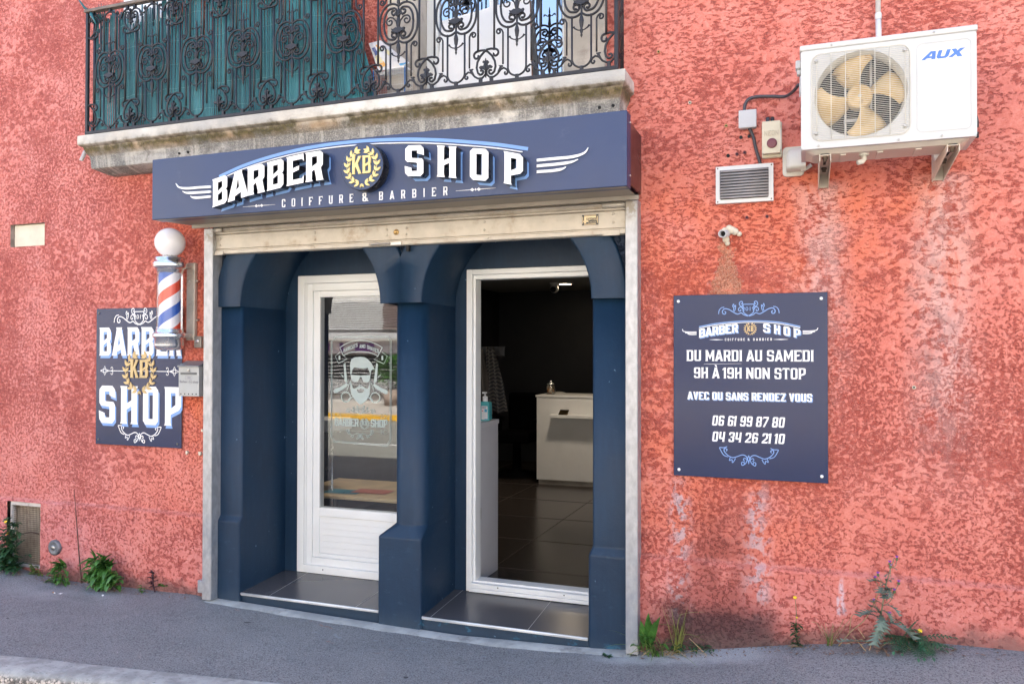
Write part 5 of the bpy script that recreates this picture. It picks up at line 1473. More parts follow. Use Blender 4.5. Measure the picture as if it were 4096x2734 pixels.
VX0, VX1, VZ0, VZ1 = -.459, -.159, 2.508, 2.710
mb = MB(); mb.prism([rect(VX0, VX1, VZ0, VZ1), rrect(VX0+.022, VX1-.024, VZ0+.020, VZ1-.026, .008)], -.028, -.002); vf = mb.build('frame', M_VENTFRAME, vg, .0015)
mb = MB(); mb.flat([rect(VX0+.01, VX1-.01, VZ0+.01, VZ1-.01)], -.004); mb.build('cavity', M_DARK, vg)
for k in range(10):
    z = VZ0+.026+k*.0158
    mb = MB(); vs = []
    for i in range(5):
        t = i/4; vs += [(VX0+.022, -.030-.010*math.sin(t*2.2), z+.012-.014*t), (VX1-.024, -.030-.010*math.sin(t*2.2), z+.012-.014*t)]
    mb.add(vs, [(2*i, 2*i+2, 2*i+3, 2*i+1) for i in range(4)], 0, True)
    o = mb.build('louvre', M_VENTSLAT, vg); s_ = o.modifiers.new('t', 'SOLIDIFY'); s_.thickness = .002
mb = MB()
for x, z in ((VX0+.010, VZ1-.010), (VX1-.010, VZ1-.010), (VX0+.010, VZ0+.009), (VX1-.010, VZ0+.010)): mb.lathe([(.004, -.0282), (.004, -.0296), (.0001, -.0296)], x, 0, 10, axis='y', cz=z)
mb.build('screw', M_RUST, vf)
hd = thing('pipe_hood', 'white plastic pipe cover on the wall at the lower corner of the air conditioner', 'pipe cover', (-.05, -.05, 2.65))
mb = MB(); mb.prism([rrect(-.112, -.004, 2.632, 2.788, .022)], -.022, -.002); mb.build('flange', M_IVORY, hd, .002)
mb = MB(); n_ = 14; rows = []
for x, k in ((-.092, .72), (-.084, .90), (-.070, 1.0), (.004, 1.0)):
    row = [(x, -.020, 2.652)] + [(x, -.020-.105*k*math.sin(R(90*i/n_))**.8, 2.655+.118*k*math.cos(R(90*i/n_))**.9 if i < n_ else 2.655) for i in range(n_, -1, -1)]
    rows.append(row)
m_ = len(rows[0]); vs = [p for r_ in rows for p in r_]
mb.add(vs, [(i*m_+j, (i+1)*m_+j, (i+1)*m_+j+1, i*m_+j+1) for i in range(3) for j in range(m_-1)], 0, True)
mb.add(rows[0], [tuple(range(m_))]); mb.add(rows[-1], [tuple(range(m_-1, -1, -1))]); mb.build('hood', M_IVORY, hd)
mb = MB(); mb.tube([(-.02, -.06, 2.65), (.01, -.065, 2.66), (.032, -.068, 2.675)], .010, 10); mb.build('spout', M_IVORY, hd)
ps = thing('pipe_stub', 'cut grey pipe end sealed with pale foam above the hours board', 'pipe', (-.42, -.03, 2.34))
mb = MB()
mb.lathe([(.0215, .0), (.0215, -.085), (.0165, -.085), (.0165, -.03)], 0, 0, 20, axis='y', cz=0)
for i in range(len(mb.v)):
    p = mb.v[i]; mb.v[i] = (-.405+p[0]+p[1]*.18*-1*-1, p[1], 2.345+p[2]+p[1]*.12)
mb.build('pipe', M_GREYPLASTIC, ps)
mb = MB(); mb.lathe([(.0165, -.045), (.0001, -.045)], -.418, 0, 12, axis='y', cz=2.338); mb.build('bore', M_DARK, ps)
mb = MB()
for dx, dz, r in ((-.02, .022, .016), (.005, .03, .02), (.035, .012, .020), (.058, -.002, .014), (-.012, -.028, .020), (-.004, -.05, .014), (.02, .02, .022), (-.035, .016, .012)):
    mb.sphere((-.395+dx, -.008, 2.342+dz), r, 14, sy=.8)
mb.build('sealant', M_FOAM, ps)
# drilled plugs left in the wall
PLG = [(-.775, 3.392, 'brass anchor high above the navy sign corner', M_BRASS), (-.601, 3.085, 'white wall plug between the navy sign and the cable loop', M_FOAM), (-.405, 2.937, 'brass wall anchor on the stucco between the sign and the junction box', M_BRASS), (-.327, 2.866, 'dark wall plug just below the junction box, farther from the cable', M_RUBBER), (-.284, 2.868, 'dark wall plug just below the junction box, beside the cable', M_RUBBER),
       (-.395, 2.772, 'empty black drill hole above the vent', M_DARK), (-.348, 2.776, 'red wall plug above the vent, next to the black hole', M_MAROON), (-.307, 2.782, 'red wall plug above the vent, nearest the cable', M_MAROON), (-.297, 2.427, 'red drilled plug below the vent, nearer the cut pipe stub', M_MAROON), (-.192, 2.427, 'red drilled plug below the vent, nearer the bracket', M_MAROON), (.515, 1.52, 'pale ringed wall anchor in the lime streak on the bare wall beyond the hours board', M_FOAM)]
for x, z, lb, m_ in PLG:
    mb = MB(); mb.lathe([(.009, -.004), (.009, -.013), (.0055, -.0135), (.005, -.009), (.0001, -.009)], x, 0, 12, axis='y', cz=z)
    mb.lathe([(.0052, -.0092), (.0001, -.0093)], x, 0, 10, 1, axis='y', cz=z)
    tag(mb.build('wall_plug', [m_, M_DARK]), lb, 'wall plug', 'plugs and drill holes in the wall')

# ------------------------------------------------------------------ cellar vent, gas cap
gv = thing('cellar_vent', 'rusty wire mesh over a cellar opening low in the wall, half hidden by weeds', 'vent', (-5.66, .04, .05))
mb = MB(); mb.box(-5.83, -5.487, .045, .08, .04, .53); mb.build('backing_board', M_BOARD, gv)
mb = MB(); n_ = 21
for k in range(n_+1):
    x = -5.815+.32*k/n_; mb.tube([(x, .012, .05), (x, .010, .3), (x, .012, .505)], .0016, 4)
for k in range(30):
    z = .055+.445*k/29; mb.tube([(-5.818, .0125, z), (-5.66, .008+.004*math.sin(k), z), (-5.492, .0125, z)], .0016, 4)
mb.build('mesh', M_RUST, gv)
mb = MB(); mb.box(-5.832, -5.812, -.002, .03, .05, .53); mb.box(-5.812, -5.487, -.012, .02, .505, .53); mb.box(-5.832, -5.487, -.006, .03, .03, .052); mb.build('rim', pm('flaking_white_rim', (.55, .52, .50), .8, dirt=((.2, .15, .12), .1, 20)), gv)
mb = MB(); mb.tube([(-5.70, .014, .285), (-5.62, .004, .30), (-5.54, .010, .292)], .004, 5); mb.build('twig', M_DRYSTEM, gv)
gc = thing('gas_cap', 'small round dark metal cap low on the wall beside the cellar vent', 'valve cap', (-5.322, -.03, .218))
mb = MB(); mb.lathe([(.058, -.022), (.058, -.046), (.050, -.052), (.040, -.053), (.036, -.050), (.020, -.050), (.0001, -.050)], -5.320, 0, 28, axis='y', cz=.218); mb.build('cap', pm('zinc_cap', (.16, .17, .19), .5, metal=.4, var=.3, vs=20), gc)
mb = MB(); mb.lathe([(.018, -.0505), (.018, -.053), (.0001, -.053)], -5.322, 0, 16, axis='y', cz=.218); mb.build('plate', M_STEEL, gc)
mb = MB(); mb.box(-3.945, -3.884, -.075, -.030, .035, .12); tag(mb.build('rail_foot', M_GALVA, None, .004), 'small steel foot block at the bottom of the shutter rail on the mailbox side', 'rail foot')
mb = MB(); mb.lathe([(.014, 0), (.014, .075), (.010, .078), (.010, .0)], 0, 0, 14)
for i in range(len(mb.v)):
    p = Vector(mb.v[i]); p.rotate(Matrix.Rotation(R(32), 3, 'Y')); mb.v[i] = tuple(p+Vector((-5.0, -.11, 3.10)))
tag(mb.build('tube_end', M_GREYPLASTIC), 'short white plastic tube under the end of the balcony slab above the name board', 'tube')
# ------------------------------------------------------------------ wrought iron railing
RY = -.200
RX0, RX1, PER = -4.843, -.973, .3844
ZM = 3.700                                    # mid height of the pattern
rail_ = thing('balcony_railing', 'black wrought iron balcony railing with oval scroll panels', 'railing', (-2.9, RY, 3.25))
def bar_box(mb, a, b, w_, d):
    mb.box(a[0]-w_/2, b[0]+w_/2, RY-d/2, RY+d/2, a[1], b[1])
mb = MB(); mb.box(RX0-.01, RX1+.01, RY-.014, RY+.014, 3.250, 3.272); mb.box(RX0-.01, RX0+.014, RY+.014, -.03, 3.250, 3.272); mb.box(RX1-.014, RX1+.01, RY+.014, -.03, 3.250, 3.272)
for k in range(4): mb.box(RX0+.35+k*1.08, RX0+.37+k*1.08, RY-.008, RY+.008, 3.225, 3.252)
mb.build('bottom_rail', M_IRON, rail_, .002)
mb = MB(); mb.box(RX0-.018, RX1+.018, RY-.022, RY+.022, 4.128, 4.150); mb.box(RX0-.018, RX0+.022, RY+.022, -.02, 4.128, 4.150); mb.box(RX1-.022, RX1+.018, RY+.022, -.02, 4.128, 4.150)
mb.build('hand_rail', M_RUSTRAIL, rail_, .003)
for x in (RX0, RX1):
    mb = MB(); mb.box(x-.011, x+.011, RY-.011, RY+.011, 3.225, 4.128); mb.build('corner_post', M_IRON, rail_, .002)
def mirror_x(P, cx): return [(2*cx-x, z) for x, z in P]
def mirror_z(P): return [(x, 2*ZM-z) for x, z in P]
T6 = .0070
def panel_mesh(cx):
    mb = MB()
    def tb(P, r=T6, y=RY): mb.tube([(p[0], y, p[1]) for p in P], r, 5, caps=True)
    def four(P, r=T6, y=RY):
        for Q in (P, mirror_z(P)):
            tb(Q, r, y); tb(mirror_x(Q, cx), r, y)
    def two(P, r=T6, y=RY):
        tb(P, r, y); tb(mirror_x(P, cx), r, y)
    # outer oval in two halves, its ends turning in at top and bottom
    P = [(cx+.004, ZM+.108), (cx+.03, ZM+.122), (cx+.065, ZM+.122), (cx+.10, ZM+.100), (cx+.124, ZM+.055), (cx+.130, ZM), (cx+.124, ZM-.055), (cx+.10, ZM-.100), (cx+.065, ZM-.122), (cx+.03, ZM-.122), (cx+.004, ZM-.108)]
    P = [(p[0], p[1]) for p in smooth_path([(a, b, 0) for a, b in P], 4)]; two(P)
    # inner C scrolls with spirals at both ends
    P = spiral(cx+.034, ZM+.072, .007, .024, 500, 90, 18) + [(cx+.070, ZM+.088), (cx+.094, ZM+.05), (cx+.101, ZM)]
    P = [(p[0], p[1]) for p in P]; P2 = smooth_path([(a, b, 0) for a, b in P[-6:]], 4)
    Q = P[:-6] + [(p[0], p[1]) for p in P2]; four(Q)
    # middle pair of volutes rising from the stem
    P = [(cx+.006, ZM-.022), (cx+.014, ZM+.012), (cx+.034, ZM+.034)] + spiral(cx+.057, ZM+.012, .030, .006, 120, -330, 22)
    two(P, .0052, RY-.004)
    # little curls outside the oval, and the bars they run into
    P = spiral(cx+.112, ZM-.142, .006, .017, -270, 120, 16) + [(cx+.094, ZM-.134), (cx+.0865, ZM-.150), (cx+.0865, ZM-.20), (cx+.0865, ZM-.335)]
    four(P, .0056)
    # long bars beside the oval
    for s_ in (-1, 1): tb([(cx+s_*.1415, ZM-.245), (cx+s_*.1415, ZM+.245)], .0068)
    # long U loops at foot and head
    P = [(cx+.0555, ZM-.118), (cx+.0555, ZM-.36)] + [(cx+.0555*math.cos(R(a)), ZM-.360-.050*math.sin(R(a))) for a in range(10, 91, 10)]
    four(P, .0062)
    for sg in (-1, 1): mb.box(cx-.009, cx+.009, RY-.009, RY+.009, min(ZM+sg*.405, ZM+sg*.432), max(ZM+sg*.405, ZM+sg*.432))
    return mb
def ornament(cx):
    mb = MB()
    y0, y1 = RY-.014, RY+.004
    def pr(pts, e=0): mb.prism([pts], y0-e, y1, 0)
    # spindle: leaf finial up, baluster drop down
    mb.lathe([(.0001, 3.942), (.004, 3.925), (.006, 3.905), (.004, 3.895), (.010, 3.885), (.007, 3.870), (.009, 3.845), (.011, 3.825), (.006, 3.812), (.006, 3.790), (.009, 3.775), (.010, 3.755), (.009, 3.735), (.013, 3.712), (.010, 3.690), (.012, 3.668), (.009, 3.640), (.006, 3.610), (.006, 3.580), (.011, 3.566), (.014, 3.550), (.010, 3.520), (.006, 3.508), (.009, 3.500), (.009, 3.490), (.005, 3.478), (.007, 3.468), (.0001, 3.454)], cx, RY, 10)
    for sg in (-1, 1):
        pr([(cx, 3.668), (cx+sg*.016, 3.672), (cx+sg*.030, 3.664), (cx+sg*.045, 3.668), (cx+sg*.040, 3.655), (cx+sg*.046, 3.645), (cx+sg*.028, 3.648), (cx+sg*.018, 3.638), (cx+sg*.008, 3.640), (cx, 3.630)] if sg > 0 else [(cx, 3.630), (cx+sg*.008, 3.640), (cx+sg*.018, 3.638), (cx+sg*.028, 3.648), (cx+sg*.046, 3.645), (cx+sg*.040, 3.655), (cx+sg*.045, 3.668), (cx+sg*.030, 3.664), (cx+sg*.016, 3.672), (cx, 3.668)], .0004*(sg+1))
        mb.tube([(cx, RY-.004, 3.738), (cx+sg*.012, RY-.008, 3.752), (cx+sg*.026, RY-.008, 3.752), (cx+sg*.034, RY-.006, 3.742)], [.007, .006, .005, .003], 6)
        mb.tube([(cx+sg*.004, RY, 3.496), (cx+sg*.020, RY-.003, 3.499), (cx+sg*.036, RY-.003, 3.508), (cx+sg*.044, RY, 3.520), (cx+sg*.050, RY, 3.516)], [.003, .0035, .0045, .0065, .004], 6)
        mb.tube([(cx+sg*.004, RY, 3.880), (cx+sg*.018, RY-.003, 3.882), (cx+sg*.028, RY-.003, 3.892), (cx+sg*.036, RY, 3.890), (cx+sg*.040, RY, 3.880)], [.003, .0035, .004, .006, .003], 6)
    return mb
def heart_mesh(cx, only=0):
    """one heart of crossing volutes; only = -1 / 1 keeps the half on that side"""
    mb = MB()
    for sg in (-1, 1):
        def tb(P, r=T6, y=RY):
            run = []
            for p in P + [None]:
                if p is not None and (not only or only*sg*p[0] > -.012): run.append((cx+sg*p[0], y, p[1]))
                else:
                    if len(run) > 1: mb.tube(run, r, 5)
                    run = []
        # volute at the top, crossing at the middle, swelling out and curling in at the foot
        P = spiral(-.058, 3.433, .006, .026, 380, 95, 18)
        P += [(-.035, 3.4635), (-.010, 3.462), (.010, 3.450), (.035, 3.425), (.053, 3.392), (.058, 3.360), (.050, 3.330), (.036, 3.318)]
        P += spiral(.028, 3.334, .016, .005, -70, -330, 12)
        tb(P, T6, RY + (.004 if sg > 0 else -.004))
        P = [(.004, 3.345), (.004, 3.318), (.022, 3.300), (.050, 3.299), (.072, 3.312), (.092, 3.336), (.112, 3.343), (.130, 3.331), (.136, 3.315)] + spiral(.123, 3.313, .012, .004, 10, -260, 10)
        tb(P, .0062)
        if only and sg != only: continue
        pts = [(.074, 3.322), (.088, 3.352), (.080, 3.358), (.106, 3.357), (.104, 3.350), (.098, 3.350), (.102, 3.338)]
        pts = [(cx+sg*a, b) for a, b in pts]
        mb.prism([pts], RY-.007, RY+.006)
        mb.box(cx+sg*.034-.009, cx+sg*.034+.009, RY-.009, RY+.009, 3.270, 3.300)
        tb([(.0510, 3.462), (.0510, 3.455)], .0068)
    return mb
def fleuron(cx):
    mb = MB()
    pts = [(0, 3.296), (.006, 3.340), (.022, 3.352), (.036, 3.350), (.042, 3.360), (.030, 3.368), (.014, 3.366), (.010, 3.378), (.020, 3.388), (.012, 3.398), (.004, 3.394), (0, 3.412)]
    full = [(cx+a, b) for a, b in pts] + [(cx-a, b) for a, b in reversed(pts[1:-1])]
    mb.prism([full], RY-.010, RY+.004)
    mb.tube([(cx, RY-.010, 3.30), (cx, RY-.013, 3.36), (cx, RY-.009, 3.405)], [.003, .005, .002], 5)
    return mb
P0 = -4.632
p_src = panel_mesh(0).build('scroll_panel', M_IRON); o_src = ornament(0).build('leaf_ornament', M_IRON)
h_src = heart_mesh(0).build('heart_scroll', M_IRON); f_src = fleuron(0).build('fleuron', M_IRON)
hl = heart_mesh(0, -1).build('heart_scroll', M_IRON); hr = heart_mesh(0, 1).build('heart_scroll', M_IRON)
SRC = [p_src, o_src, h_src, f_src, hl, hr]
def place(src, x, parent, flip=False, y=0):
    o = src.copy(); COL.objects.link(o); attach(o, parent)
    o.location = (x, y, 2*ZM if flip else 0)
    if flip: o.scale = (1, 1, -1)
    return o
NP = 10
for i in range(NP):
    x = P0+i*PER
    pn = place(p_src, x, rail_)
    place(o_src, 0, pn)
for i in range(-1, NP):
    x = P0+(i+.5)*PER
    for flip in (False, True):
        s_ = h_src
        if i == -1: s_ = hr
        elif i == NP-1: s_ = hl
        elif i == 2 and not flip: s_ = hr       # the broken one
        hx = place(s_, max(RX0+.008, min(RX1-.008, x)), rail_, flip)
        if s_ is h_src or (i == 2): place(f_src, 0, hx)
for xs_, sg in ((RX0, 1), (RX1, -1)):           # short returns to the wall
    mb = MB()
    for y in (-.145, -.085, -.040): mb.tube([(xs_, y, 3.272), (xs_, y, 4.128)], .0065, 5)
    for z in (3.36, 3.47, 3.60, 3.70, 3.80, 3.93, 4.04):
        P = spiral(0, 0, .006, .020, 0, 400, 16); mb.tube([(xs_, -.115+a, z+b) for a, b in P], .0055, 5)
        P = spiral(0, 0, .006, .018, 180, 560, 16); mb.tube([(xs_, -.062+a, z+.03+b) for a, b in P], .0055, 5)
    mb.build('side_panel', M_IRON, rail_)
for o in SRC: bpy.data.objects.remove(o)

# ------------------------------------------------------------------ teal screen tied behind the railing
scr = thing('reed_screen', 'torn teal plastic reed screen tied behind the balcony railing', 'privacy screen', (-3.8, -.15, 3.25))
def sy(x, z): return -.142 + .010*math.sin(x*5.3) + .014*math.sin(x*21+z*1.2) + .006*math.sin(x*47)
mb = MB(); RW = .012
segs = []
x = -4.822; i = 0
while x < -2.50:
    xr = x+RW
    top = 4.45
    if x < -4.33: top = 4.12 + .05*math.sin(x*40)*math.sin(x*13) + rnd.uniform(-.03, .03) - (.10 if -4.52 < x < -4.42 else 0)
    if -4.33 <= x < -4.22: top = 4.10 + rnd.uniform(-.14, .06)
    bot = 3.245 + rnd.uniform(0, .012)
    if rnd.random() < .02 and x < -4: bot += .1
    # the loose end leans away to the right
    nz = 10; vs = []
    gap = rnd.uniform(-.0004, .0004)
    for k in range(nz+1):
        z = bot + (top-bot)*k/nz
        lean = 0
        y = sy(x, z)
        if x > -2.95:
            t = (x+2.95)/.45
            lean = (-.22*t)*((z-3.25)/.70)
            y += .030*math.sin(t*16)*.7 - .0
        tilt = .006*math.sin(x*211.)*((z-3.25))
        for q, (dx, dy) in enumerate(((-.0006, .0008), (.003, -.0035), (.006, -.0048), (.009, -.0035), (.0128, .0012))):
            vs.append((x+dx+lean+tilt+gap, y+dy, z))
    mb.add(vs, [(k*5+j, k*5+j+1, (k+1)*5+j+1, (k+1)*5+j) for k in range(nz) for j in range(4)], 0, True)
    x = xr; i += 1
mb.build('reeds', M_TEAL, scr)
mb = MB()
for r_ in range(5):
    z0 = 3.34+r_*.17
    P = []
    for k in range(90):
        xx = -4.82+2.1*k/89; P.append((xx, sy(xx, z0)-.0075+.001*(k % 2), z0+.006*math.sin(xx*3+r_)+.02*(xx+3.8)*.05))
    if z0 < 4.1: mb.tube(P, .0008, 3)
mb.build('binding_thread', M_THREAD, scr)
mb = MB()
for k in range(7):
    xa = -4.80+k*.012+rnd.uniform(0, .01); mb.tube([(xa, -.16, 4.08), (xa+rnd.uniform(-.02, .02), -.165, 4.16+rnd.uniform(0, .06))], [.005, .002], 4)
mb.tube([(-4.815, -.17, 4.13), (-4.86, -.215, 4.165), (-4.905, -.235, 4.235)], [.007, .010, .004], 5)
mb.tube([(-4.83, -.19, 4.14), (-4.78, -.23, 4.10), (-4.745, -.22, 4.03)], [.006, .011, .004], 5)
mb.build('torn_strip', M_TEAL, scr)
wt = thing('folded_tarp', 'white folded panel seen above the torn teal screen', 'panel', (-4.45, -.04, 4.0))
mb = MB(); mb.box(-4.66, -4.24, -.06, -.03, 3.95, 4.9); mb.build('sheet', M_WHITEBOARD, wt, .004)
mb = MB(); mb.box(-4.60, -4.46, -.066, -.0605, 4.30, 4.42); mb.box(-4.38, -4.36, -.066, -.0605, 3.97, 4.85); mb.build('batten', M_RUBBER, wt)

# ------------------------------------------------------------------ glazed balcony door
bd_ = thing('balcony_door', 'white framed balcony door whose open blue glass mirrors the sky and railing', 'door', (-1.8, .12, 3.3))
mb = MB(); frame4(mb, -2.285, -1.325, 3.327, 4.9, .05, .10, .17); mb.build('door_frame', M_PVC, bd_, .004)
mb = MB(); frame4(mb, -2.235, -1.80, 3.34, 4.88, .045, .085, .13, bot=.10); mb.box(-2.19, -1.845, .095, .12, 3.44, 3.50); mb.build('sash', M_PVC, bd_, .004)
mb = MB(); mb.add([(-2.19, .105, 3.44), (-1.845, .105, 3.44), (-1.845, .105, 4.84), (-2.19, .105, 4.84)], [(0, 1, 2, 3)]); mb.build('glass_pane', M_GLASS2, bd_)
mb = MB(); mb.add([(-1.80, .112, 3.345), (-1.375, .112, 3.345), (-1.375, .112, 4.86), (-1.80, .112, 4.86)], [(0, 1, 2, 3)]); mb.build('glass_pane', M_GLASS2, bd_)
lb = thing('leaning_board', 'tall white board with a brown edge leaning against the balcony door', 'board', (-1.9, .06, 3.33))
mb = MB(); mb.add([(-2.185, .030, 3.322), (-1.545, .030, 3.322), (-1.575, .078, 3.868), (-2.165, .078, 3.800), (-2.185, .044, 3.322), (-1.545, .044, 3.322), (-1.575, .084, 3.868), (-2.165, .084, 3.800)], [(0, 1, 2, 3), (3, 2, 6, 7), (7, 6, 5, 4), (0, 3, 7, 4)]); mb.build('panel', M_WHITEBOARD, lb)
mb = MB(); mb.add([(-1.545, .030, 3.322), (-1.541, .044, 3.322), (-1.571, .084, 3.868), (-1.575, .078, 3.868)], [(0, 1, 2, 3)]); mb.build('edge', M_BROWNEDGE, lb)

# ------------------------------------------------------------------ bird cage with a seed bag
cg = thing('bird_cage', 'small white wire bird cage with blue corner rods on the balcony', 'bird cage', (-2.41, -.08, 3.25))
cx0, cx1, cy0, cy1, cz0, cz1 = -2.535, -2.315, -.135, -.035, 3.262, 3.452
mb = MB()
for k in range(19):
    x = cx0+(cx1-cx0)*k/18
    mb.tube([(x, cy0, cz0), (x, cy0, cz1), (x, cy1, cz1+.010), (x, cy1, cz0)], .0011, 4)
for k in range(6):
    y = cy0+(cy1-cy0)*k/5
    for x in (cx0, cx1): mb.tube([(x, y, cz0), (x, y, cz1)], .0011, 4)
for z in (cz0+.03, cz0+.09, cz1-.03, cz1-.008):
    mb.tube([(cx0, cy0, z), (cx1, cy0, z), (cx1, cy1, z), (cx0, cy1, z)], .0014, 4, closed=True)
for y in (-.11, -.085, -.06): mb.tube([(cx0, y, cz1), (cx1, y, cz1)], .0011, 4)
mb.build('wires', M_CAGE, cg)
for x in (cx0, cx1):
    mb = MB(); mb.tube([(x, cy0-.002, cz0), (x, cy0-.002, cz1+.006)], .0035, 8); mb.build('corner_rod', M_BLUEBAR, cg)
mb = MB(); mb.box(cx0-.004, cx1+.004, cy0-.004, cy1, cz1-.001, cz1+.008); mb.v = mb.v; mb.build('top_rim', M_WHITEBOARD, cg)
mb = MB(); mb.box(cx0-.003, cx1+.003, cy0-.003, cy1, cz0-.004, cz0+.040); mb.build('tray', M_WHITEBOARD, cg, .003)
bag = thing('seed_bag', 'crumpled white bag of bird seed with coloured print lying on the cage', 'bag', (-2.45, -.1, 3.46))
A_ = Vector((-2.610, -.07, 3.662)); B_ = Vector((-2.52, -.075, 3.668)); C_ = Vector((-2.300, -.10, 3.487)); D_ = Vector((-2.495, -.125, 3.425))
def bagp(u, v):
    lft = A_.lerp(D_, v); rg = B_.lerp(C_, v)
    p = lft.lerp(rg, u)
    bul = .030*math.sin(math.pi*min(1, max(0, u)))*math.sin(math.pi*min(1, max(0, v)))**.6
    return p, bul
def bagpatch(mb, u0, u1, v0, v1, e, mi=0, n=10, back=False):
    vs = []
    for i in range(n+1):
        for j in range(n+1):
            u, v = u0+(u1-u0)*i/n, v0+(v1-v0)*j/n
            p, bl = bagp(u, v)
            cr_ = .004*math.sin(u*23+v*7)*math.sin(v*19)
            vs.append((p.x, p.y + (bl*.5 if back else -bl-cr_-e), p.z))
    f = [(i*(n+1)+j, (i+1)*(n+1)+j, (i+1)*(n+1)+j+1, i*(n+1)+j+1) for i in range(n) for j in range(n)]
    mb.add(vs, f, mi, True)
mb = MB(); bagpatch(mb, 0, 1, 0, 1, 0, 0, 16); bagpatch(mb, 0, 1, 0, 1, 0, 0, 16, True); bb = mb.build('bag', pm('white_film', (.74, .72, .72), .3, var=.06, vs=20), bag)
mb = MB(); bagpatch(mb, .14, .34, .20, .46, .0012, 0); bagpatch(mb, .45, .62, .16, .34, .0012, 1); bagpatch(mb, .38, .62, .34, .42, .0014, 2); bagpatch(mb, .08, .34, .47, .70, .0012, 3); bagpatch(mb, .10, .36, .71, .84, .0012, 1); bagpatch(mb, .66, .84, .42, .60, .0012, 3); bagpatch(mb, .72, .96, .93, .985, .0012, 4); bagpatch(mb, .10, .22, .90, .95, .0012, 5)
mb.build('print', [pm('print_blue', (.10, .13, .30), .35), pm('print_orange', (.80, .42, .10), .35), pm('print_green', (.30, .55, .28), .35), pm('print_yellow', (.78, .70, .42), .35), pm('print_sky', (.10, .38, .66), .35), pm('print_red', (.62, .05, .05), .35)], bb)
# ------------------------------------------------------------------ inside the shop
desk = thing('reception_desk', 'beige reception desk with a small front shelf inside the doorway', 'desk', (-2.4, 5.1, FZ))
DX0, DX1, DYF, DYB = -3.10, -1.6, 4.79, 5.35
mb = MB(); mb.box(DX0, DX1, DYF, DYB, FZ+.055, 1.142); body = mb.build('body', M_DESK, desk, .002)
mb = MB(); mb.box(DX0-.012, DX1, DYF-.012, DYB, 1.142, 1.166); mb.build('top', M_DESK, desk, .002)
mb = MB(); mb.box(DX0+.02, DX1, DYF+.02, DYB, FZ, FZ+.055); mb.build('plinth', M_GREYALU, desk)
mb = MB(); mb.box(-2.90, DX1, DYF-.16, DYF, .905, .940); mb.build('shelf', M_DESK, desk, .002)
jar = thing('glass_jar', 'round glass jar of wrapped sweets on the reception desk', 'jar', (-2.95, 5.0, 1.166))
jx, jy = -2.985, 5.0
mb = MB(); mb.lathe([(.0001, 1.168), (.045, 1.168), (.056, 1.178), (.057, 1.245), (.050, 1.265), (.040, 1.275), (.046, 1.288), (.046, 1.292)], jx, jy, 24); mb.build('jar', M_JARGLASS, jar)
mb = MB(); mb.lathe([(.044, 1.292), (.046, 1.298), (.030, 1.308), (.012, 1.312), (.018, 1.322), (.014, 1.334), (.0001, 1.336)], jx, jy, 24); mb.build('lid', M_CHROME, jar)
mb = MB()
for k in range(40):
    a, r_ = rnd.uniform(0, 6.28), rnd.uniform(0, .042); z = rnd.uniform(1.175, 1.235)
    mb.sphere((jx+r_*math.cos(a), jy+r_*math.sin(a), z), .009, 8, rnd.choice((0, 1, 2)))
for k in range(6): mb.tube([(jx-.02+.008*k, jy-.01, 1.19), (jx-.025+.009*k, jy-.005, 1.262)], .003, 5, 0)
mb.build('sweets', [pm('sweet_white', (.7, .62, .5), .5), pm('sweet_orange', (.6, .2, .05), .4), pm('sweet_gold', (.5, .34, .12), .4)], jar)
chd = thing('card_holder', 'small gold and black card holder on the reception desk shelf', 'card holder', (-2.73, 4.70, .94))
mb = MB(); mb.box(-2.78, -2.68, 4.66, 4.73, .941, .955); mb.add([(-2.785, 4.665, .948), (-2.675, 4.665, .948), (-2.66, 4.705, .996), (-2.77, 4.705, .996)], [(0, 1, 2, 3)]); mb.build('tray', pm('gold_mirror', (.75, .55, .30), .12, metal=1), chd)
mb = MB(); mb.tube([(-2.785, 4.66, .944), (-2.675, 4.66, .944), (-2.66, 4.70, .998), (-2.77, 4.70, .998)], .003, 5, closed=True); mb.build('rim', M_DARK, chd)
chr_ = thing('shell_chair', 'pale moulded shell chair behind the reception desk', 'chair', (-3.05, 5.6, FZ))
mb = MB(); vs = []; n_ = 14
for i in range(n_+1):
    t = i/n_
    for j in range(n_+1):
        q = -1+2*j/n_
        zz = 1.165 - .30*t**1.4 - .10*q*q*(1-t*.4); yy = 5.62 - .30*t*t + .05*q*q; xx = -2.97+.20*q*(1-.25*t) - .10*(1-t)
        vs.append((xx, yy, zz))
mb.add(vs, [(i*(n_+1)+j, i*(n_+1)+j+1, (i+1)*(n_+1)+j+1, (i+1)*(n_+1)+j) for i in range(n_) for j in range(n_)], 0, True)
o = mb.build('shell', M_DESK, chr_); s_ = o.modifiers.new('t', 'SOLIDIFY'); s_.thickness = .02
mb = MB(); mb.tube([(-2.98, 5.45, FZ), (-2.98, 5.45, .86)], .025, 10); mb.lathe([(.0001, FZ), (.24, FZ), (.23, FZ+.02), (.03, FZ+.05), (.0001, FZ+.05)], -2.98, 5.45, 24); mb.build('pedestal', M_CHROME, chr_)
bc = thing('barber_chair', 'black barber chair in the dark behind the doorway, beside the desk', 'chair', (-3.3, 4.3, FZ))
mb = MB(); mb.box(-3.55, -3.05, 4.15, 4.70, .52, .66); mb.build('seat', M_BLACKFAB, bc, .04, 3)
mb = MB(); mb.box(-3.52, -3.08, 4.66, 4.80, .64, 1.15); mb.build('backrest', M_BLACKFAB, bc, .05, 3)
mb = MB(); mb.lathe([(.30, FZ), (.29, FZ+.03), (.06, FZ+.06), (.05, .52)], -3.3, 4.42, 28); mb.build('pedestal', M_BLACKFAB, bc)
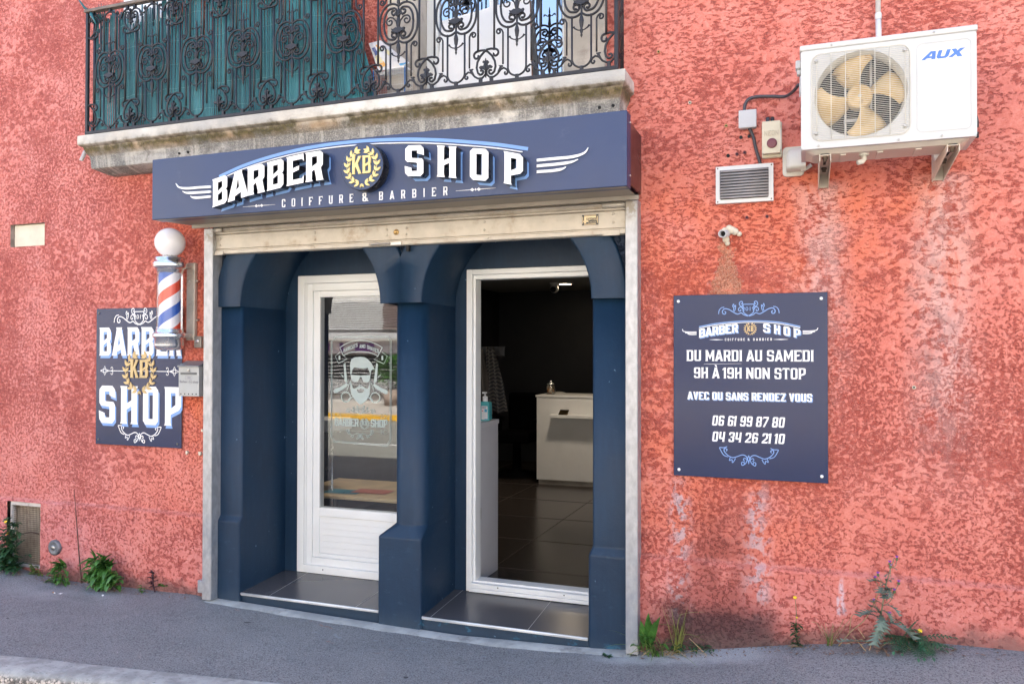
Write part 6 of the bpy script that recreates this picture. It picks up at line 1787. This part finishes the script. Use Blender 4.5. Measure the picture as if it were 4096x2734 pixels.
for x in (-3.6, -3.0): mb = MB(); mb.box(x-.03, x+.03, 4.2, 4.66, .78, .83); mb.box(x-.02, x+.02, 4.55, 4.62, .6, .78); mb.build('armrest', M_BLACKFAB, bc, .01)
bc.location.x -= .25; bc.location.y += .9
cab = thing('white_cabinet', 'narrow white cabinet just inside the doorway with the sanitizer bottle on top', 'cabinet', (-2.4, .82, FZ))
mb = MB(); mb.box(-2.62, -2.150, .615, 1.035, FZ, 1.165); mb.build('body', M_CABW, cab, .0015)
mb = MB(); mb.box(-2.625, -2.144, .608, 1.04, 1.165, 1.196); mb.build('top', M_CABW, cab, .0015)
mb = MB(); mb.box(-2.151, -2.146, .64, .70, .52, .60); mb.build('handle', M_STEEL, cab)
san = thing('sanitizer_bottle', 'turquoise hand gel pump bottle with a white label on the white cabinet', 'bottle', (-2.19, .80, 1.196))
bx, by = -2.183, .86
mb = MB(); mb.prism([rrect(bx-.042, bx+.042, 1.197, 1.338, .016)], by-.026, by+.026, back=True); mb.build('bottle', pm('turquoise_gel', (.10, .42, .46), .12, coat=.6), san, .008, 3)
mb = MB(); mb.lathe([(.019, 1.338), (.019, 1.372), (.015, 1.374), (.006, 1.376), (.006, 1.395), (.0001, 1.395)], bx, by, 18); mb.box(bx-.011, bx+.012, by-.03, by+.008, 1.394, 1.406); mb.build('pump', M_WVINYL, san)
mb = MB(); mb.flat([rect(bx-.018, bx+.030, 1.207, 1.305)], by-.0268); lbl = mb.build('label', M_WVINYL, san)
mb = MB(); mb.flat([rect(bx+.006, bx+.026, 1.262, 1.284)], by-.0272, 0); mb.flat([rect(bx-.014, bx-.004, 1.268, 1.274)], by-.0272, 1); mb.flat([rect(bx-.014, bx+.022, 1.294, 1.298)], by-.0272, 2); mb.flat([rect(bx-.014, bx+.016, 1.287, 1.290)], by-.0272, 2); mb.flat([rect(bx+.006, bx+.03, 1.208, 1.214)], by-.0272, 0)
mb.build('label_print', [pm('print_cyan', (.10, .42, .62), .4), pm('print_label_red', (.6, .05, .04), .4), pm('print_grey', (.12, .15, .28), .4)], lbl)
rack = thing('hanging_gowns', 'striped and plain barber gowns hanging on the dark wall inside the doorway', 'gowns', (-2.6, 1.7, 1.2))
def chevron():
    m, g, b = mat('chevron_cloth')
    c = g.coord(); x, y, z = g.sep(c)
    zig = g.math('ABSOLUTE', g.math('SUBTRACT', g.math('FRACT', g.math('MULTIPLY', x, 22)), .5))
    st = g.sm(g.math('FRACT', g.add(g.math('MULTIPLY', z, 32), g.math('MULTIPLY', zig, 1.1))), .45, .55)
    g.set(b.inputs['Base Color'], g.mix(st, (.012, .012, .016), (.075, .068, .06))); b.inputs['Roughness'].default_value = .8
    return m
M_CHEV = chevron()
def gown(xc, yc, w0, w1, zt, zb_, m_, slant):
    mb = MB(); vs = []; nx_, nz_ = 20, 12
    for k in range(nz_+1):
        t = k/nz_
        for j in range(nx_+1):
            q = -1+2*j/nx_; wd = w0+(w1-w0)*t
            vs.append((xc+slant*t+q*wd, yc+.035*math.sin(q*7+k*.25)*(.4+.6*t), zt+(zb_-zt)*t+.02*abs(q)))
    mb.add(vs, [(k*(nx_+1)+j, (k+1)*(nx_+1)+j, (k+1)*(nx_+1)+j+1, k*(nx_+1)+j+1) for k in range(nz_) for j in range(nx_)], 0, True)
    o = mb.build('gown', m_, rack); s_ = o.modifiers.new('t', 'SOLIDIFY'); s_.thickness = .006
gown(-2.50, 1.75, .03, .10, 1.72, 1.18, M_CHEV, .06); gown(-2.60, 1.72, .04, .10, 1.70, 1.15, pm('plain_gown', (.06, .052, .045), .85), .04); gown(-2.68, 1.80, .03, .08, 1.70, 1.20, M_CHEV, .0)
mb = MB(); mb.box(-2.85, -2.40, 1.83, 1.86, 1.66, 1.74); mb.build('peg_rail', M_ROOMWALL, rack)
cc = thing('ceiling_camera', 'small white dome camera on the shop ceiling beside the lit spot', 'camera', (-2.17, 2.6, 2.5))
cx_, cy_ = -3.03, 5.30
mb = MB(); mb.lathe([(.06, 2.58), (.06, 2.565), (.05, 2.56), (.05, 2.52)], cx_, cy_, 20); mb.build('base', M_GREYPLASTIC, cc)
mb = MB(); mb.sphere((cx_, cy_-.01, 2.505), .055, 20); mb.build('ball', M_GREYPLASTIC, cc)
mb = MB(); mb.lathe([(.038, cy_-.055), (.036, cy_-.064), (.0001, cy_-.066)], cx_, 0, 20, axis='y', cz=2.492); mb.build('lens', M_DARK, cc)
for lx, ly, lbl_ in ((-2.46, 3.80, 'recessed spot lamp in the shop ceiling above the front of the desk'), (-2.93, 5.45, 'lit recessed spot lamp in the shop ceiling beside the dome camera'), (-3.25, 1.25, 'unseen spot lamp added in the shop ceiling to brighten the magazine table')):  # the spot over the magazine table is added out of view to brighten it
    lp = thing('spot_lamp', lbl_, 'lamp', (lx, ly, 2.57), 'recessed spots in the shop ceiling')
    mb = MB(); mb.lathe([(.0001, 2.572), (.075, 2.572)], lx, ly, 24); mb.build('diffuser', M_LAMP, lp)
    mb = MB(); mb.lathe([(.075, 2.579), (.075, 2.570), (.092, 2.570), (.095, 2.579)], lx, ly, 24); mb.build('ring', M_GREYPLASTIC, lp)
    if ly < 5:
        ld = bpy.data.lights.new('spot_lamp_light', 'SPOT'); ld.energy = 20 if ly > 3 else 9; ld.color = (1, .87, .72); ld.spot_size = R(125 if ly > 3 else 75); ld.spot_blend = .9; ld.shadow_soft_size = .14
        lo = bpy.data.objects.new('spot_lamp_light', ld); COL.objects.link(lo); attach(lo, lp); lo.location = (lx, ly, 2.54)
# seen through the closed door
tb_ = thing('magazine_table', 'low pale wooden table with a few flyers behind the door glass', 'table', (-3.2, 1.2, FZ))
mb = MB(); mb.box(-3.85, -2.56, .80, 1.55, .56, .59); mb.build('table_top', pm('oak_top', (.62, .46, .26), .4, var=.15), tb_, .01, 2)
for x in (-3.65, -2.7):
    mb = MB(); mb.tube([(x, .9, FZ), (x, .9, .56)], .018, 8); mb.tube([(x, 1.2, FZ), (x, 1.2, .56)], .018, 8); mb.build('leg', M_DARK, tb_)
for k, (x, y, c_, lb) in enumerate(((-3.42, .95, (.02, .22, .30), 'teal flyer on the table behind the door glass'), (-3.20, 1.02, (.55, .16, .10), 'orange flyer on the table behind the door glass'))):
    mb = MB(); mb.add([(x-.15, y-.09, .594+.002*k), (x+.15, y-.07, .594+.002*k), (x+.14, y+.10, .595+.002*k), (x-.16, y+.08, .595+.002*k)], [(0, 1, 2, 3)])
    tag(mb.build('flyer', pm('flyer_%s' % ('teal', 'orange')[k], c_, .3)), lb, 'flyer')
wc = thing('trolley', 'grey plastic salon trolley with a hanging plug behind the door glass', 'trolley', (-3.45, .8, FZ))
mb = MB(); mb.box(-3.90, -3.50, .90, 1.2, 1.06, 1.16); mb.build('tray', M_GREYPLASTIC, wc, .015, 3)
mb = MB(); mb.tube([(-3.50, .90, 1.20), (-3.52, .88, 1.0), (-3.515, .87, .80)], .006, 6); mb.sphere((-3.515, .87, .78), .02, 10); mb.build('power_cord', M_RUBBER, wc)
mb = MB(); mb.tube([(-3.53, .95, 1.06), (-3.53, .95, FZ)], .010, 8); mb.tube([(-3.86, .95, 1.06), (-3.86, .95, FZ)], .010, 8); mb.build('leg', M_CHROME, wc)
# ------------------------------------------------------------------ weeds along the wall
def leaf(mb, base, az, el, L, W, droop=40, shape='ovate', seg=7, mi=0, fold=.25, curl=0):
    p = Vector(base); a = R(az); e = el
    ca, sa = math.cos(a), math.sin(a)
    rows = []
    for i in range(seg+1):
        t = i/seg
        if shape == 'ovate': w_ = W*math.sin(math.pi*min(1, t**.75))**.8*(1 if t > .12 else .5)
        elif shape == 'blade': w_ = W*(1-t)**.6
        elif shape == 'serrate': w_ = W*math.sin(math.pi*t**.8)**.7*(1.0 if i % 2 else .55)
        elif shape == 'lobed': w_ = W*(.35+.9*t)*(1 if i % 2 else .22)*(1 if t < .85 else .7)
        if i == seg: w_ = W*.02
        sx_, sy_ = -sa, ca
        up = Vector((-ca*math.sin(R(e)), -sa*math.sin(R(e)), math.cos(R(e))))
        tip = Vector((ca*math.cos(R(e)), sa*math.cos(R(e)), math.sin(R(e))))
        s_ = Vector((sx_, sy_, 0))
        back = tip*(w_*.35 if shape in ('lobed', 'serrate') and i % 2 else 0)
        rows.append((p + s_*w_/2 + up*w_*fold - back*-1*0.0 + back, Vector(p), p - s_*w_/2 + up*w_*fold + back))
        step_ = L/seg
        p = p + tip*step_
        e -= droop/seg
        a += R(curl/seg); ca, sa = math.cos(a), math.sin(a)
    vs = [q for r_ in rows for q in r_]
    fs = []
    for i in range(seg):
        fs += [(3*i, 3*i+1, 3*i+4, 3*i+3), (3*i+1, 3*i+2, 3*i+5, 3*i+4)]
    mb.add(vs, fs, mi, True)
def plant(label, x, y, cat='weed'):
    z = gz(x, y)-.004
    return thing('weed_plant', label, cat, (x, y, z), 'weeds growing at the foot of the wall'), z
def U(a, b): return rnd.uniform(a, b)
def safe_az(): return U(190, 350)
def flower(mb, c, r, n=8, up=Vector((0, -.6, .8))):
    u = up.orthogonal().normalized(); v = up.normalized().cross(u)
    for k in range(n):
        a = 2*math.pi*k/n; d = u*math.cos(a)+v*math.sin(a); s_ = u*-math.sin(a)+v*math.cos(a)
        c_ = Vector(c); mb.add([c_, c_+d*r*.6+s_*r*.3, c_+d*r+up*r*.25, c_+d*r*.6-s_*r*.3], [(0, 1, 2, 3)])
    mb.sphere(c, r*.35, 8)
# dense clump in front of the cellar vent
t, z = plant('dark leafy weed with two yellow flowers in front of the cellar vent', -5.70, -.07)
mb = MB(); st = MB()
stems = []
for k in range(9):
    x0, y0 = -5.72+U(-.07, .06), -.07+U(-.03, .02)
    h = U(.16, .36) if k else .40; dx, dy = U(-.14, .16), U(-.10, -.01)
    P = smooth_path([(x0, y0, z), (x0+dx*.3, y0+dy*.4, z+h*.5), (x0+dx*.8, y0+dy, z+h)], 4); stems.append(P); st.tube(P, [.0035*(1-.6*i/len(P)) for i in range(len(P))], 5)
    for q in P[1:]:
        for _ in range(3): leaf(mb, q, safe_az() if rnd.random() < .8 else U(0, 360), U(-5, 50), U(.05, .095), U(.028, .05), U(20, 70), 'serrate', 8)
for k in range(60): leaf(mb, (-5.74+U(-.26, .20), -.07+U(-.07, .01), z+U(.01, .12)), safe_az(), U(0, 50), U(.06, .11), U(.035, .06), U(30, 80), 'serrate', 8)
mb.build('foliage', M_LEAF2, t); st.build('stem', M_STEM, t)
for dx, dz in ((-.035, .385), (.0, .300)):
    f_ = MB(); flower(f_, (-5.675+dx*.6, -.145, z+dz), .014, 9); f_.build('flower', M_YELLOW, t)
    g_ = MB(); g_.tube([(-5.71, -.09, z+.2), (-5.675+dx*.6, -.14, z+dz)], .0018, 4); g_.build('flower_stalk', M_STEM, t)
t, z = plant('tiny pale green weed between the cellar vent and the gas cap', -5.50, -.05)
mb = MB()
for k in range(20): leaf(mb, (-5.50+U(-.03, .03), -.05+U(-.02, .01), z+U(0, .07)), safe_az(), U(10, 70), U(.03, .05), U(.015, .028), U(20, 70), 'ovate', 5)
gs = MB()
for k in range(16): leaf(gs, (-5.44+U(-.03, .03), -.06, z), U(180, 360), U(40, 80), U(.06, .10), .005, U(20, 60), 'blade', 5)
mb.build('foliage', pm('pale_green_leaf', (.14, .22, .05), .5, var=.3), t); gs.build('grass_blades', M_GRASS, t)
t, z = plant('bushy green weed under the gas cap', -5.20, -.075)
mb = MB()
for k in range(80):
    h = U(0, .135); r_ = .085*(1-h/.24)
    leaf(mb, (-5.20+U(-r_, r_), -.075+U(-.05, .01), z+h), safe_az(), U(-10, 45), U(.05, .08), U(.016, .026), U(30, 80), 'ovate', 6)
for k in range(9): leaf(mb, (-5.195+U(-.02, .02), -.06, z+.10), U(200, 340), U(30, 80), U(.09, .12), U(.022, .034), U(30, 80), 'ovate', 7)
mb.build('foliage', M_LEAF1, t)
t, z = plant('large bright green weed with broad pointed leaves on the pavement', -4.72, -.10)
mb = MB(); st = MB()
for k in range(7):
    x0 = -4.72+U(-.06, .06); h = U(.14, .22); dx = U(-.06, .08)
    P = smooth_path([(x0, -.085, z), (x0+dx*.4, -.095, z+h*.5), (x0+dx, -.11, z+h)], 4); st.tube(P, .004, 5)
    for q in P[2:]:
        for _ in range(3): leaf(mb, q, safe_az(), U(0, 55), U(.08, .13), U(.032, .050), U(40, 95), 'ovate', 8, curl=U(-20, 20))
    for _ in range(4): leaf(mb, P[-1], U(170, 370), U(35, 85), U(.07, .11), U(.026, .036), U(10, 60), 'ovate', 7)
for k in range(44): leaf(mb, (-4.72+U(-.16, .15), -.10+U(-.06, .02), z+U(.02, .13)), safe_az(), U(-10, 45), U(.07, .12), U(.028, .045), U(40, 90), 'ovate', 7, curl=U(-20, 20))
for k in range(26): leaf(mb, (-4.86+U(-.06, .06), -.08+U(-.04, .02), z+U(.0, .10)), safe_az(), U(0, 50), U(.045, .07), U(.018, .028), U(30, 80), 'ovate', 6)
mb.build('foliage', M_LEAF1, t); st.build('stem', M_STEM, t)
t, z = plant('small weed with purple stem and a few green leaves near the shutter rail foot', -4.34, -.06)
mb = MB(); st = MB(); pl = MB()
P = smooth_path([(-4.34, -.05, z), (-4.35, -.06, z+.07), (-4.345, -.065, z+.145)], 4); st.tube(P, .006, 5)
for q in P[2:]:
    for _ in range(3): leaf(pl, q, U(150, 390), U(10, 60), U(.03, .05), U(.014, .02), U(20, 60), 'ovate', 5)
for k in range(9): leaf(mb, (-4.29+k*.010, -.07, z+.055+.004*math.sin(k)), U(200, 340), U(20, 70), U(.03, .045), U(.014, .022), U(30, 70), 'ovate', 5)
st.tube([(-4.335, -.06, z+.04), (-4.29, -.07, z+.055), (-4.21, -.07, z+.065)], .0025, 4)
for k in range(7): leaf(mb, (-4.43+U(-.03, .03), -.07, z+U(0, .05)), safe_az(), U(0, 50), U(.03, .05), U(.014, .022), U(30, 70), 'ovate', 5)
mb.build('foliage', M_LEAF1, t); st.build('stem', M_PURPLELEAF, t); pl.build('purple_foliage', M_PURPLELEAF, t)
mb = MB(); mb.tube(smooth_path([(-5.04, -.045, gz(-5.04, -.04)), (-5.065, -.05, .22), (-5.095, -.045, .44), (-5.133, -.035, .66)], 6), [.006-.0042*i/18 for i in range(19)], 6)
tag(mb.build('dry_stalk', M_DRYSTEM), 'tall bare dark stalk leaning on the wall behind the broad leaved weed', 'stalk')
# right of the shop
t, z = plant('green dock and grass clump against the foot of the shutter rail', -.80, -.07)
mb = MB(); gs = MB()
for k in range(5): leaf(mb, (-.84+U(-.02, .03), -.06, z+.02), U(190, 350), U(72, 88), U(.18, .27), U(.038, .05), U(5, 35), 'ovate', 9, fold=.15)
for k in range(12): leaf(mb, (-.84+U(-.05, .09), -.07+U(-.03, .02), z+U(0, .10)), safe_az(), U(10, 60), U(.05, .08), U(.022, .034), U(30, 80), 'ovate', 6)
for k in range(34): leaf(gs, (-.79+U(-.06, .07), -.075+U(-.03, .02), z), U(160, 380), U(35, 88), U(.12, .30), U(.005, .010), U(20, 110), 'blade', 9, fold=.1)
mb.build('foliage', M_LEAF1, t); gs.build('grass_blades', M_GRASS, t)
t, z = plant('upright yellowish grass tuft beside the dock clump', -.665, -.06)
gs = MB(); st = MB()
for k in range(22): leaf(gs, (-.665+U(-.018, .018), -.055+U(-.015, .015), z), U(170, 370), U(70, 90), U(.16, .32), U(.005, .009), U(0, 35), 'blade', 8, fold=.1)
leaf(gs, (-.655, -.06, z+.21), 345, 25, .16, .006, 20, 'blade', 6); leaf(gs, (-.655, -.06, z+.10), 350, 20, .16, .008, 60, 'blade', 6); leaf(gs, (-.675, -.06, z+.13), 190, 30, .14, .008, 60, 'blade', 6)
st.tube(smooth_path([(-.60, -.08, z+.10), (-.52, -.10, z+.04), (-.47, -.12, z+.0)], 4), .0022, 4)
gs.build('grass_blades', pm('yellow_grass', (.22, .24, .06), .55, var=.3), t); st.build('dry_blade', M_STRAW, t)
t, z = plant('dark low ground weeds on the damp patch beside the grass tuft', -.57, -.05)
mb = MB()
for k in range(60): leaf(mb, (-.60+U(-.11, .13), -.045+U(-.04, .015), z+U(0, .045)), safe_az(), U(0, 60), U(.025, .05), U(.010, .02), U(20, 80), 'serrate', 6)
mb.build('foliage', M_LEAF2, t)
t, z = plant('slender weed topped by one small yellow flower on the red wall', -.05, -.05)
mb = MB(); st = MB()
P = smooth_path([(-.045, -.045, z), (-.052, -.05, z+.10), (-.050, -.05, z+.18), (-.056, -.05, z+.255)], 5); st.tube(P, [.003-.002*i/len(P) for i in range(len(P))], 5)
for k in range(34):
    h = U(.0, .12); leaf(mb, (-.048+U(-.01, .01), -.05, z+h), safe_az(), U(0, 60), U(.03, .05), U(.010, .016), U(20, 70), 'ovate', 5)
mb.build('foliage', M_LEAF2, t); st.build('stem', M_STEM, t)
f_ = MB(); flower(f_, (-.056, -.055, z+.258), .011, 8); flower(f_, (-.047, -.056, z+.155), .006, 6); f_.build('flower', M_YELLOW, t)
f_ = MB()
for k in range(6): leaf(f_, (-.05+U(-.03, .05), -.06, z+.005), safe_az(), U(0, 20), U(.02, .04), .014, 30, 'ovate', 4)
f_.build('dead_leaves', M_STRAW, t)
t, z = plant('sparse half dry grass sprig between the yellow flower and the thistle', .11, -.05)
gs = MB(); st = MB()
for k in range(9): leaf(gs, (.115+U(-.02, .02), -.05, z), U(150, 390), U(45, 85), U(.08, .18), U(.004, .008), U(10, 70), 'blade', 7)
for k in range(8):
    a = U(-50, 50); st.tube([(.115, -.05, z), (.115+math.sin(R(a))*.10, -.055, z+.08+U(0, .04)), (.115+math.sin(R(a))*.14, -.06, z+.10+U(0, .06))], .0013, 4)
gs.build('grass_blades', M_GRASS, t); st.build('dry_blade', M_STRAW, t)
t, z = plant('tall grey green thistle with purple flower heads', .345, -.08)
mb = MB(); st = MB()
P = smooth_path([(.335, -.07, z), (.345, -.085, z+.12), (.365, -.09, z+.26), (.385, -.08, z+.36), (.415, -.07, z+.455)], 6)
st.tube(P, [.0055-.0035*i/len(P) for i in range(len(P))], 6)
heads = [(.424, .462, .40), (.392, .435, .36), (.395, .42, .34), (.338, .375, .30), (.325, .352, .24), (.432, .342, .24), (.412, .298, .20), (.378, .265, .24), (.320, .238, .16), (.390, .180, .10)]
for x, h, jh in heads:
    j = P[min(len(P)-1, int(jh/.455*len(P)))]; st.tube(smooth_path([j, ((j[0]+x)/2+.005, -.095, z+(jh+h)/2-.01), (x, -.095, z+h-.008)], 4), .0018, 4)
for k in range(15):
    q = P[min(len(P)-1, int(U(.18, .62)*len(P)))]; leaf(mb, q, safe_az(), U(-10, 65), U(.06, .11), U(.04, .065), U(40, 110), 'lobed', 12, fold=.25, curl=U(-25, 25))
leaf(mb, (.36, -.10, z+.14), 325, 10, .17, .075, 55, 'lobed', 14); leaf(mb, (.35, -.10, z+.18), 215, 20, .13, .07, 50, 'lobed', 14); leaf(mb, (.35, -.10, z+.12), 250, -10, .13, .07, 50, 'lobed', 14)
for k in range(8): q = P[min(len(P)-1, int(U(.6, .95)*len(P)))]; leaf(mb, q, safe_az(), U(0, 60), U(.03, .05), U(.012, .02), 40, 'lobed', 8)
leaf(mb, (.30, -.10, z+.03), 200, 5, .16, .05, 12, 'lobed', 14)
mb.build('foliage', M_LEAF3, t); st.build('stem', pm('thistle_stem', (.20, .19, .12), .6), t)
for x, h, jh in heads:
    f_ = MB(); c_ = (x, -.096, z+h); f_.sphere((x, -.096, z+h-.006), .0075, 8, 0)
    for k in range(14):
        a = 2*math.pi*k/14; f_.tube([(x, -.096, z+h), (x+.007*math.cos(a), -.096+.007*math.sin(a), z+h+.010)], .0012, 3, 1)
    f_.build('flower_head', [M_STEM, M_PURPLE], t)
f_ = MB()
for k in range(9): leaf(f_, (.33+U(-.02, .12), -.10, z+U(0, .03)), U(190, 350), U(-5, 25), U(.05, .10), U(.02, .034), 40, 'lobed', 9)
f_.build('dead_leaves', M_BROWNLEAF, t)
mb = MB(); mb.tube(smooth_path([(.155, -.06, gz(.15, -.05)), (.21, -.07, .27), (.27, -.08, .335), (.30, -.085, .385)], 5), .0025, 4); mb.tube([(.205, -.07, .26), (.215, -.07, .35), (.225, -.065, .36)], .002, 4); mb.tube([(.30, -.10, .39), (.34, -.11, .50), (.35, -.11, .55)], .0022, 4); mb.tube([(.22, -.09, .26), (.28, -.12, .20)], .002, 4); mb.tube([(.245, -.09, .30), (.275, -.11, .26)], .002, 4)
tag(mb.build('dry_twig', M_STRAW), 'dry broken stalks leaning across the foot of the thistle', 'stalk')
t, z = plant('blue green ferny weed with one yellow flower beside the thistle', .50, -.09)
mb = MB()
def frond(b, az, el, L, droop):
    p = Vector(b); e = el; n_ = 9
    for i in range(n_):
        d = Vector((math.cos(R(az))*math.cos(R(e)), math.sin(R(az))*math.cos(R(e)), math.sin(R(e))))
        for s_ in (-65, 65): leaf(mb, p, az+s_, e*.4+5, L*.20*math.sin(math.pi*(i+1.2)/(n_+1.4))+.008, .011, 30, 'ovate', 4)
        q = p+d*L/n_; mb.tube([p, q], .0016, 4); p = q; e -= droop/n_
    leaf(mb, p, az, e, L*.14, .014, 20, 'ovate', 4)
for k in range(15): frond((.49+U(-.05, .05), -.08+U(-.02, .01), z+U(.0, .06)), U(185, 355), U(5, 75), U(.10, .17), U(20, 70))
for az in (350, 335, 320, 200, 215, 270): frond((.50, -.09, z+.03), az, U(5, 25), .16, 30)
mb.build('foliage', M_LEAF4, t)
f_ = MB(); flower(f_, (.520, -.14, z+.105), .013, 9); f_.build('flower', M_YELLOW, t)
t, z = plant('single small dark weed in the crack before the open doorway pier', -1.05, -.12)
mb = MB()
for k in range(14): leaf(mb, (-1.05+U(-.012, .012), -.12, z+U(0, .012)), U(0, 360), U(10, 60), U(.02, .035), U(.012, .02), 40, 'ovate', 5)
mb.build('foliage', M_LEAF2, t)
# litter
mb = MB()
bx_, by_ = -5.02, -.30
mb.tube([(bx_, by_, gz(bx_, by_)+.008), (bx_+.018, by_-.006, gz(bx_, by_)+.008)], .0045, 8, 0); mb.tube([(bx_+.018, by_-.006, gz(bx_, by_)+.008), (bx_+.030, by_-.010, gz(bx_, by_)+.008)], .0043, 8, 1)
tag(mb.build('cigarette_butt', [pm('cork_filter', (.55, .25, .08), .7), M_WVINYL]), 'cigarette butt on the pavement below the gas cap', 'cigarette butt')
for k, (x, y, lb) in enumerate(((-4.96, -.31, 'scrap of white paper beside the cigarette butt'), (-4.62, -.24, 'small white pebble in front of the broad leaved weed'))):
    mb = MB(); z = gz(x, y)
    if k == 0:
        mb.add([(x, y, z+.006), (x+.035, y-.01, z+.009), (x+.03, y+.014, z+.012), (x+.004, y+.014, z+.007)], [(0, 1, 2, 3)]); tag(mb.build('paper_scrap', M_WVINYL), lb, 'paper')
    else:
        mb.sphere((x, y, z+.006), .009, 8, sy=.8, sz=.7); tag(mb.build('pebble', M_WVINYL), lb, 'pebble')
mb = MB()
for k in range(260):
    x = rnd.choice((U(-5.7, -4.0), U(-.87, .7), U(-.87, .9))); y = U(-.16, -.03); z = gz(x, y)+.003
    leaf(mb, (x, y, z), U(0, 360), U(0, 25), U(.012, .03), U(.006, .012), 30, 'ovate', 3)
o = mb.build('leaf_litter', M_BROWNLEAF); o['kind'] = 'stuff'; tag(o, 'dry leaf crumbs along the foot of the red wall', 'leaf litter')
for x_, n_, lb in ((-4.80, 9, 'thin dry straws sticking out under the broad leaved weed'), (-.72, 12, 'tangle of dry straws between the dock clump and the grass tuft'), (.40, 9, 'dry straws lying between the thistle and the ferny weed')):
    mb = MB()
    for k in range(n_):
        x = x_+U(-.10, .10); z = gz(x, -.07); a = U(-1.2, 1.2); L_ = U(.06, .15)
        mb.tube([(x, -.07, z), (x+a*L_*.5, -.10, z+L_*.28), (x+a*L_, -.12-U(0, .05), z+U(.005, L_*.3))], .0014, 4)
    tag(mb.build('dry_straws', M_STRAW), lb, 'straw')
# ------------------------------------------------------------------ across the road, mirrored in the door glass and boards
opp = thing('opposite_house', 'pale house across the road with a shuttered shop, seen mirrored in the door glass', 'building', (-9, -18, 0))
M_OPP = pm('opposite_render', (.56, .54, .51), .85)
M_OPP2 = pm('opposite_grey_render', (.42, .40, .42), .85)
mb = MB(); mb.box(-40, 30, -24, -17.5, 0, 8.5); mb.build('wall', M_OPP, opp)
mb = MB(); mb.box(-40.3, 30.3, -24.3, -17.0, 8.5, 8.8); mb.build('roof', pm('opposite_tiles', (.36, .16, .10), .8), opp)
mb = MB(); mb.box(-19, -9, -17.48, -17.40, .28, 1.55)
for x in (-20, -15, -10, -5, 0, 5): mb.box(x, x+1.2, -17.48, -17.38, 4.6, 6.8)
mb.build('window', M_DARK, opp)
mb = MB()
for k in range(11):
    z = .30+k*.045; mb.box(-19, -9, -17.395, -17.36, z, z+.016)
for k in range(6):
    z = .86+k*.115; mb.box(-19, -9, -17.395, -17.36, z, z+.014)
mb.build('blind', M_WVINYL, opp)
mb = MB()
for k in range(14):
    z = 2.42+k*.075; mb.box(-20, -8, -17.46, -17.40, z, z+.028)
for k in range(12):
    z = 2.42+k*.085; mb.box(-12.9, -11.2, -17.39, -17.30, z, z+.055, 1)
mb.build('louvred_shutter', [M_WVINYL, pm('brown_louvre', (.20, .15, .14), .6)], opp)
mb = MB(); mb.box(-23, -1.5, -17.46, -17.25, 1.62, 2.04); mb.build('shop_band', pm('pale_shop_band', (.62, .55, .56), .5), opp)
mb = MB()
for x0_, x1_ in ((-15.6, -14.9), (-14.5, -14.35), (-13.9, -13.2)): mb.box(x0_, x1_, -17.245, -17.22, 1.70, 1.96)
mb.build('purple_stripe', pm('purple_sign', (.16, .04, .24), .5), opp)
mb = MB(); mb.box(-23, -1.5, -17.3, -16.9, 2.10, 2.30); mb.build('canopy', M_GREYPLASTIC, opp)
bush = thing('potted_shrub', 'green shrub in a pot on the far pavement, mirrored in the door glass', 'shrub', (-12.2, -16.6, 0))
mb = MB()
for k in range(420):
    a, b_ = U(0, 6.28), U(-1, 1); r_ = .55*U(.5, 1)
    p = (-12.2+r_*math.cos(a)*math.sqrt(1-b_*b_), -16.6+r_*math.sin(a)*math.sqrt(1-b_*b_), 1.15+r_*b_)
    leaf(mb, p, U(0, 360), U(-30, 60), U(.10, .18), U(.05, .08), 30, 'ovate', 4)
mb.build('foliage', M_LEAF1, bush)
mb = MB(); mb.lathe([(.0001, 0), (.22, 0), (.30, .5), (.27, .5), (.0001, .46)], -12.2, -16.6, 20); mb.tube([(-12.2, -16.6, .45), (-12.2, -16.6, 1.1)], .04, 8); mb.build('pot', M_MORTAR, bush)
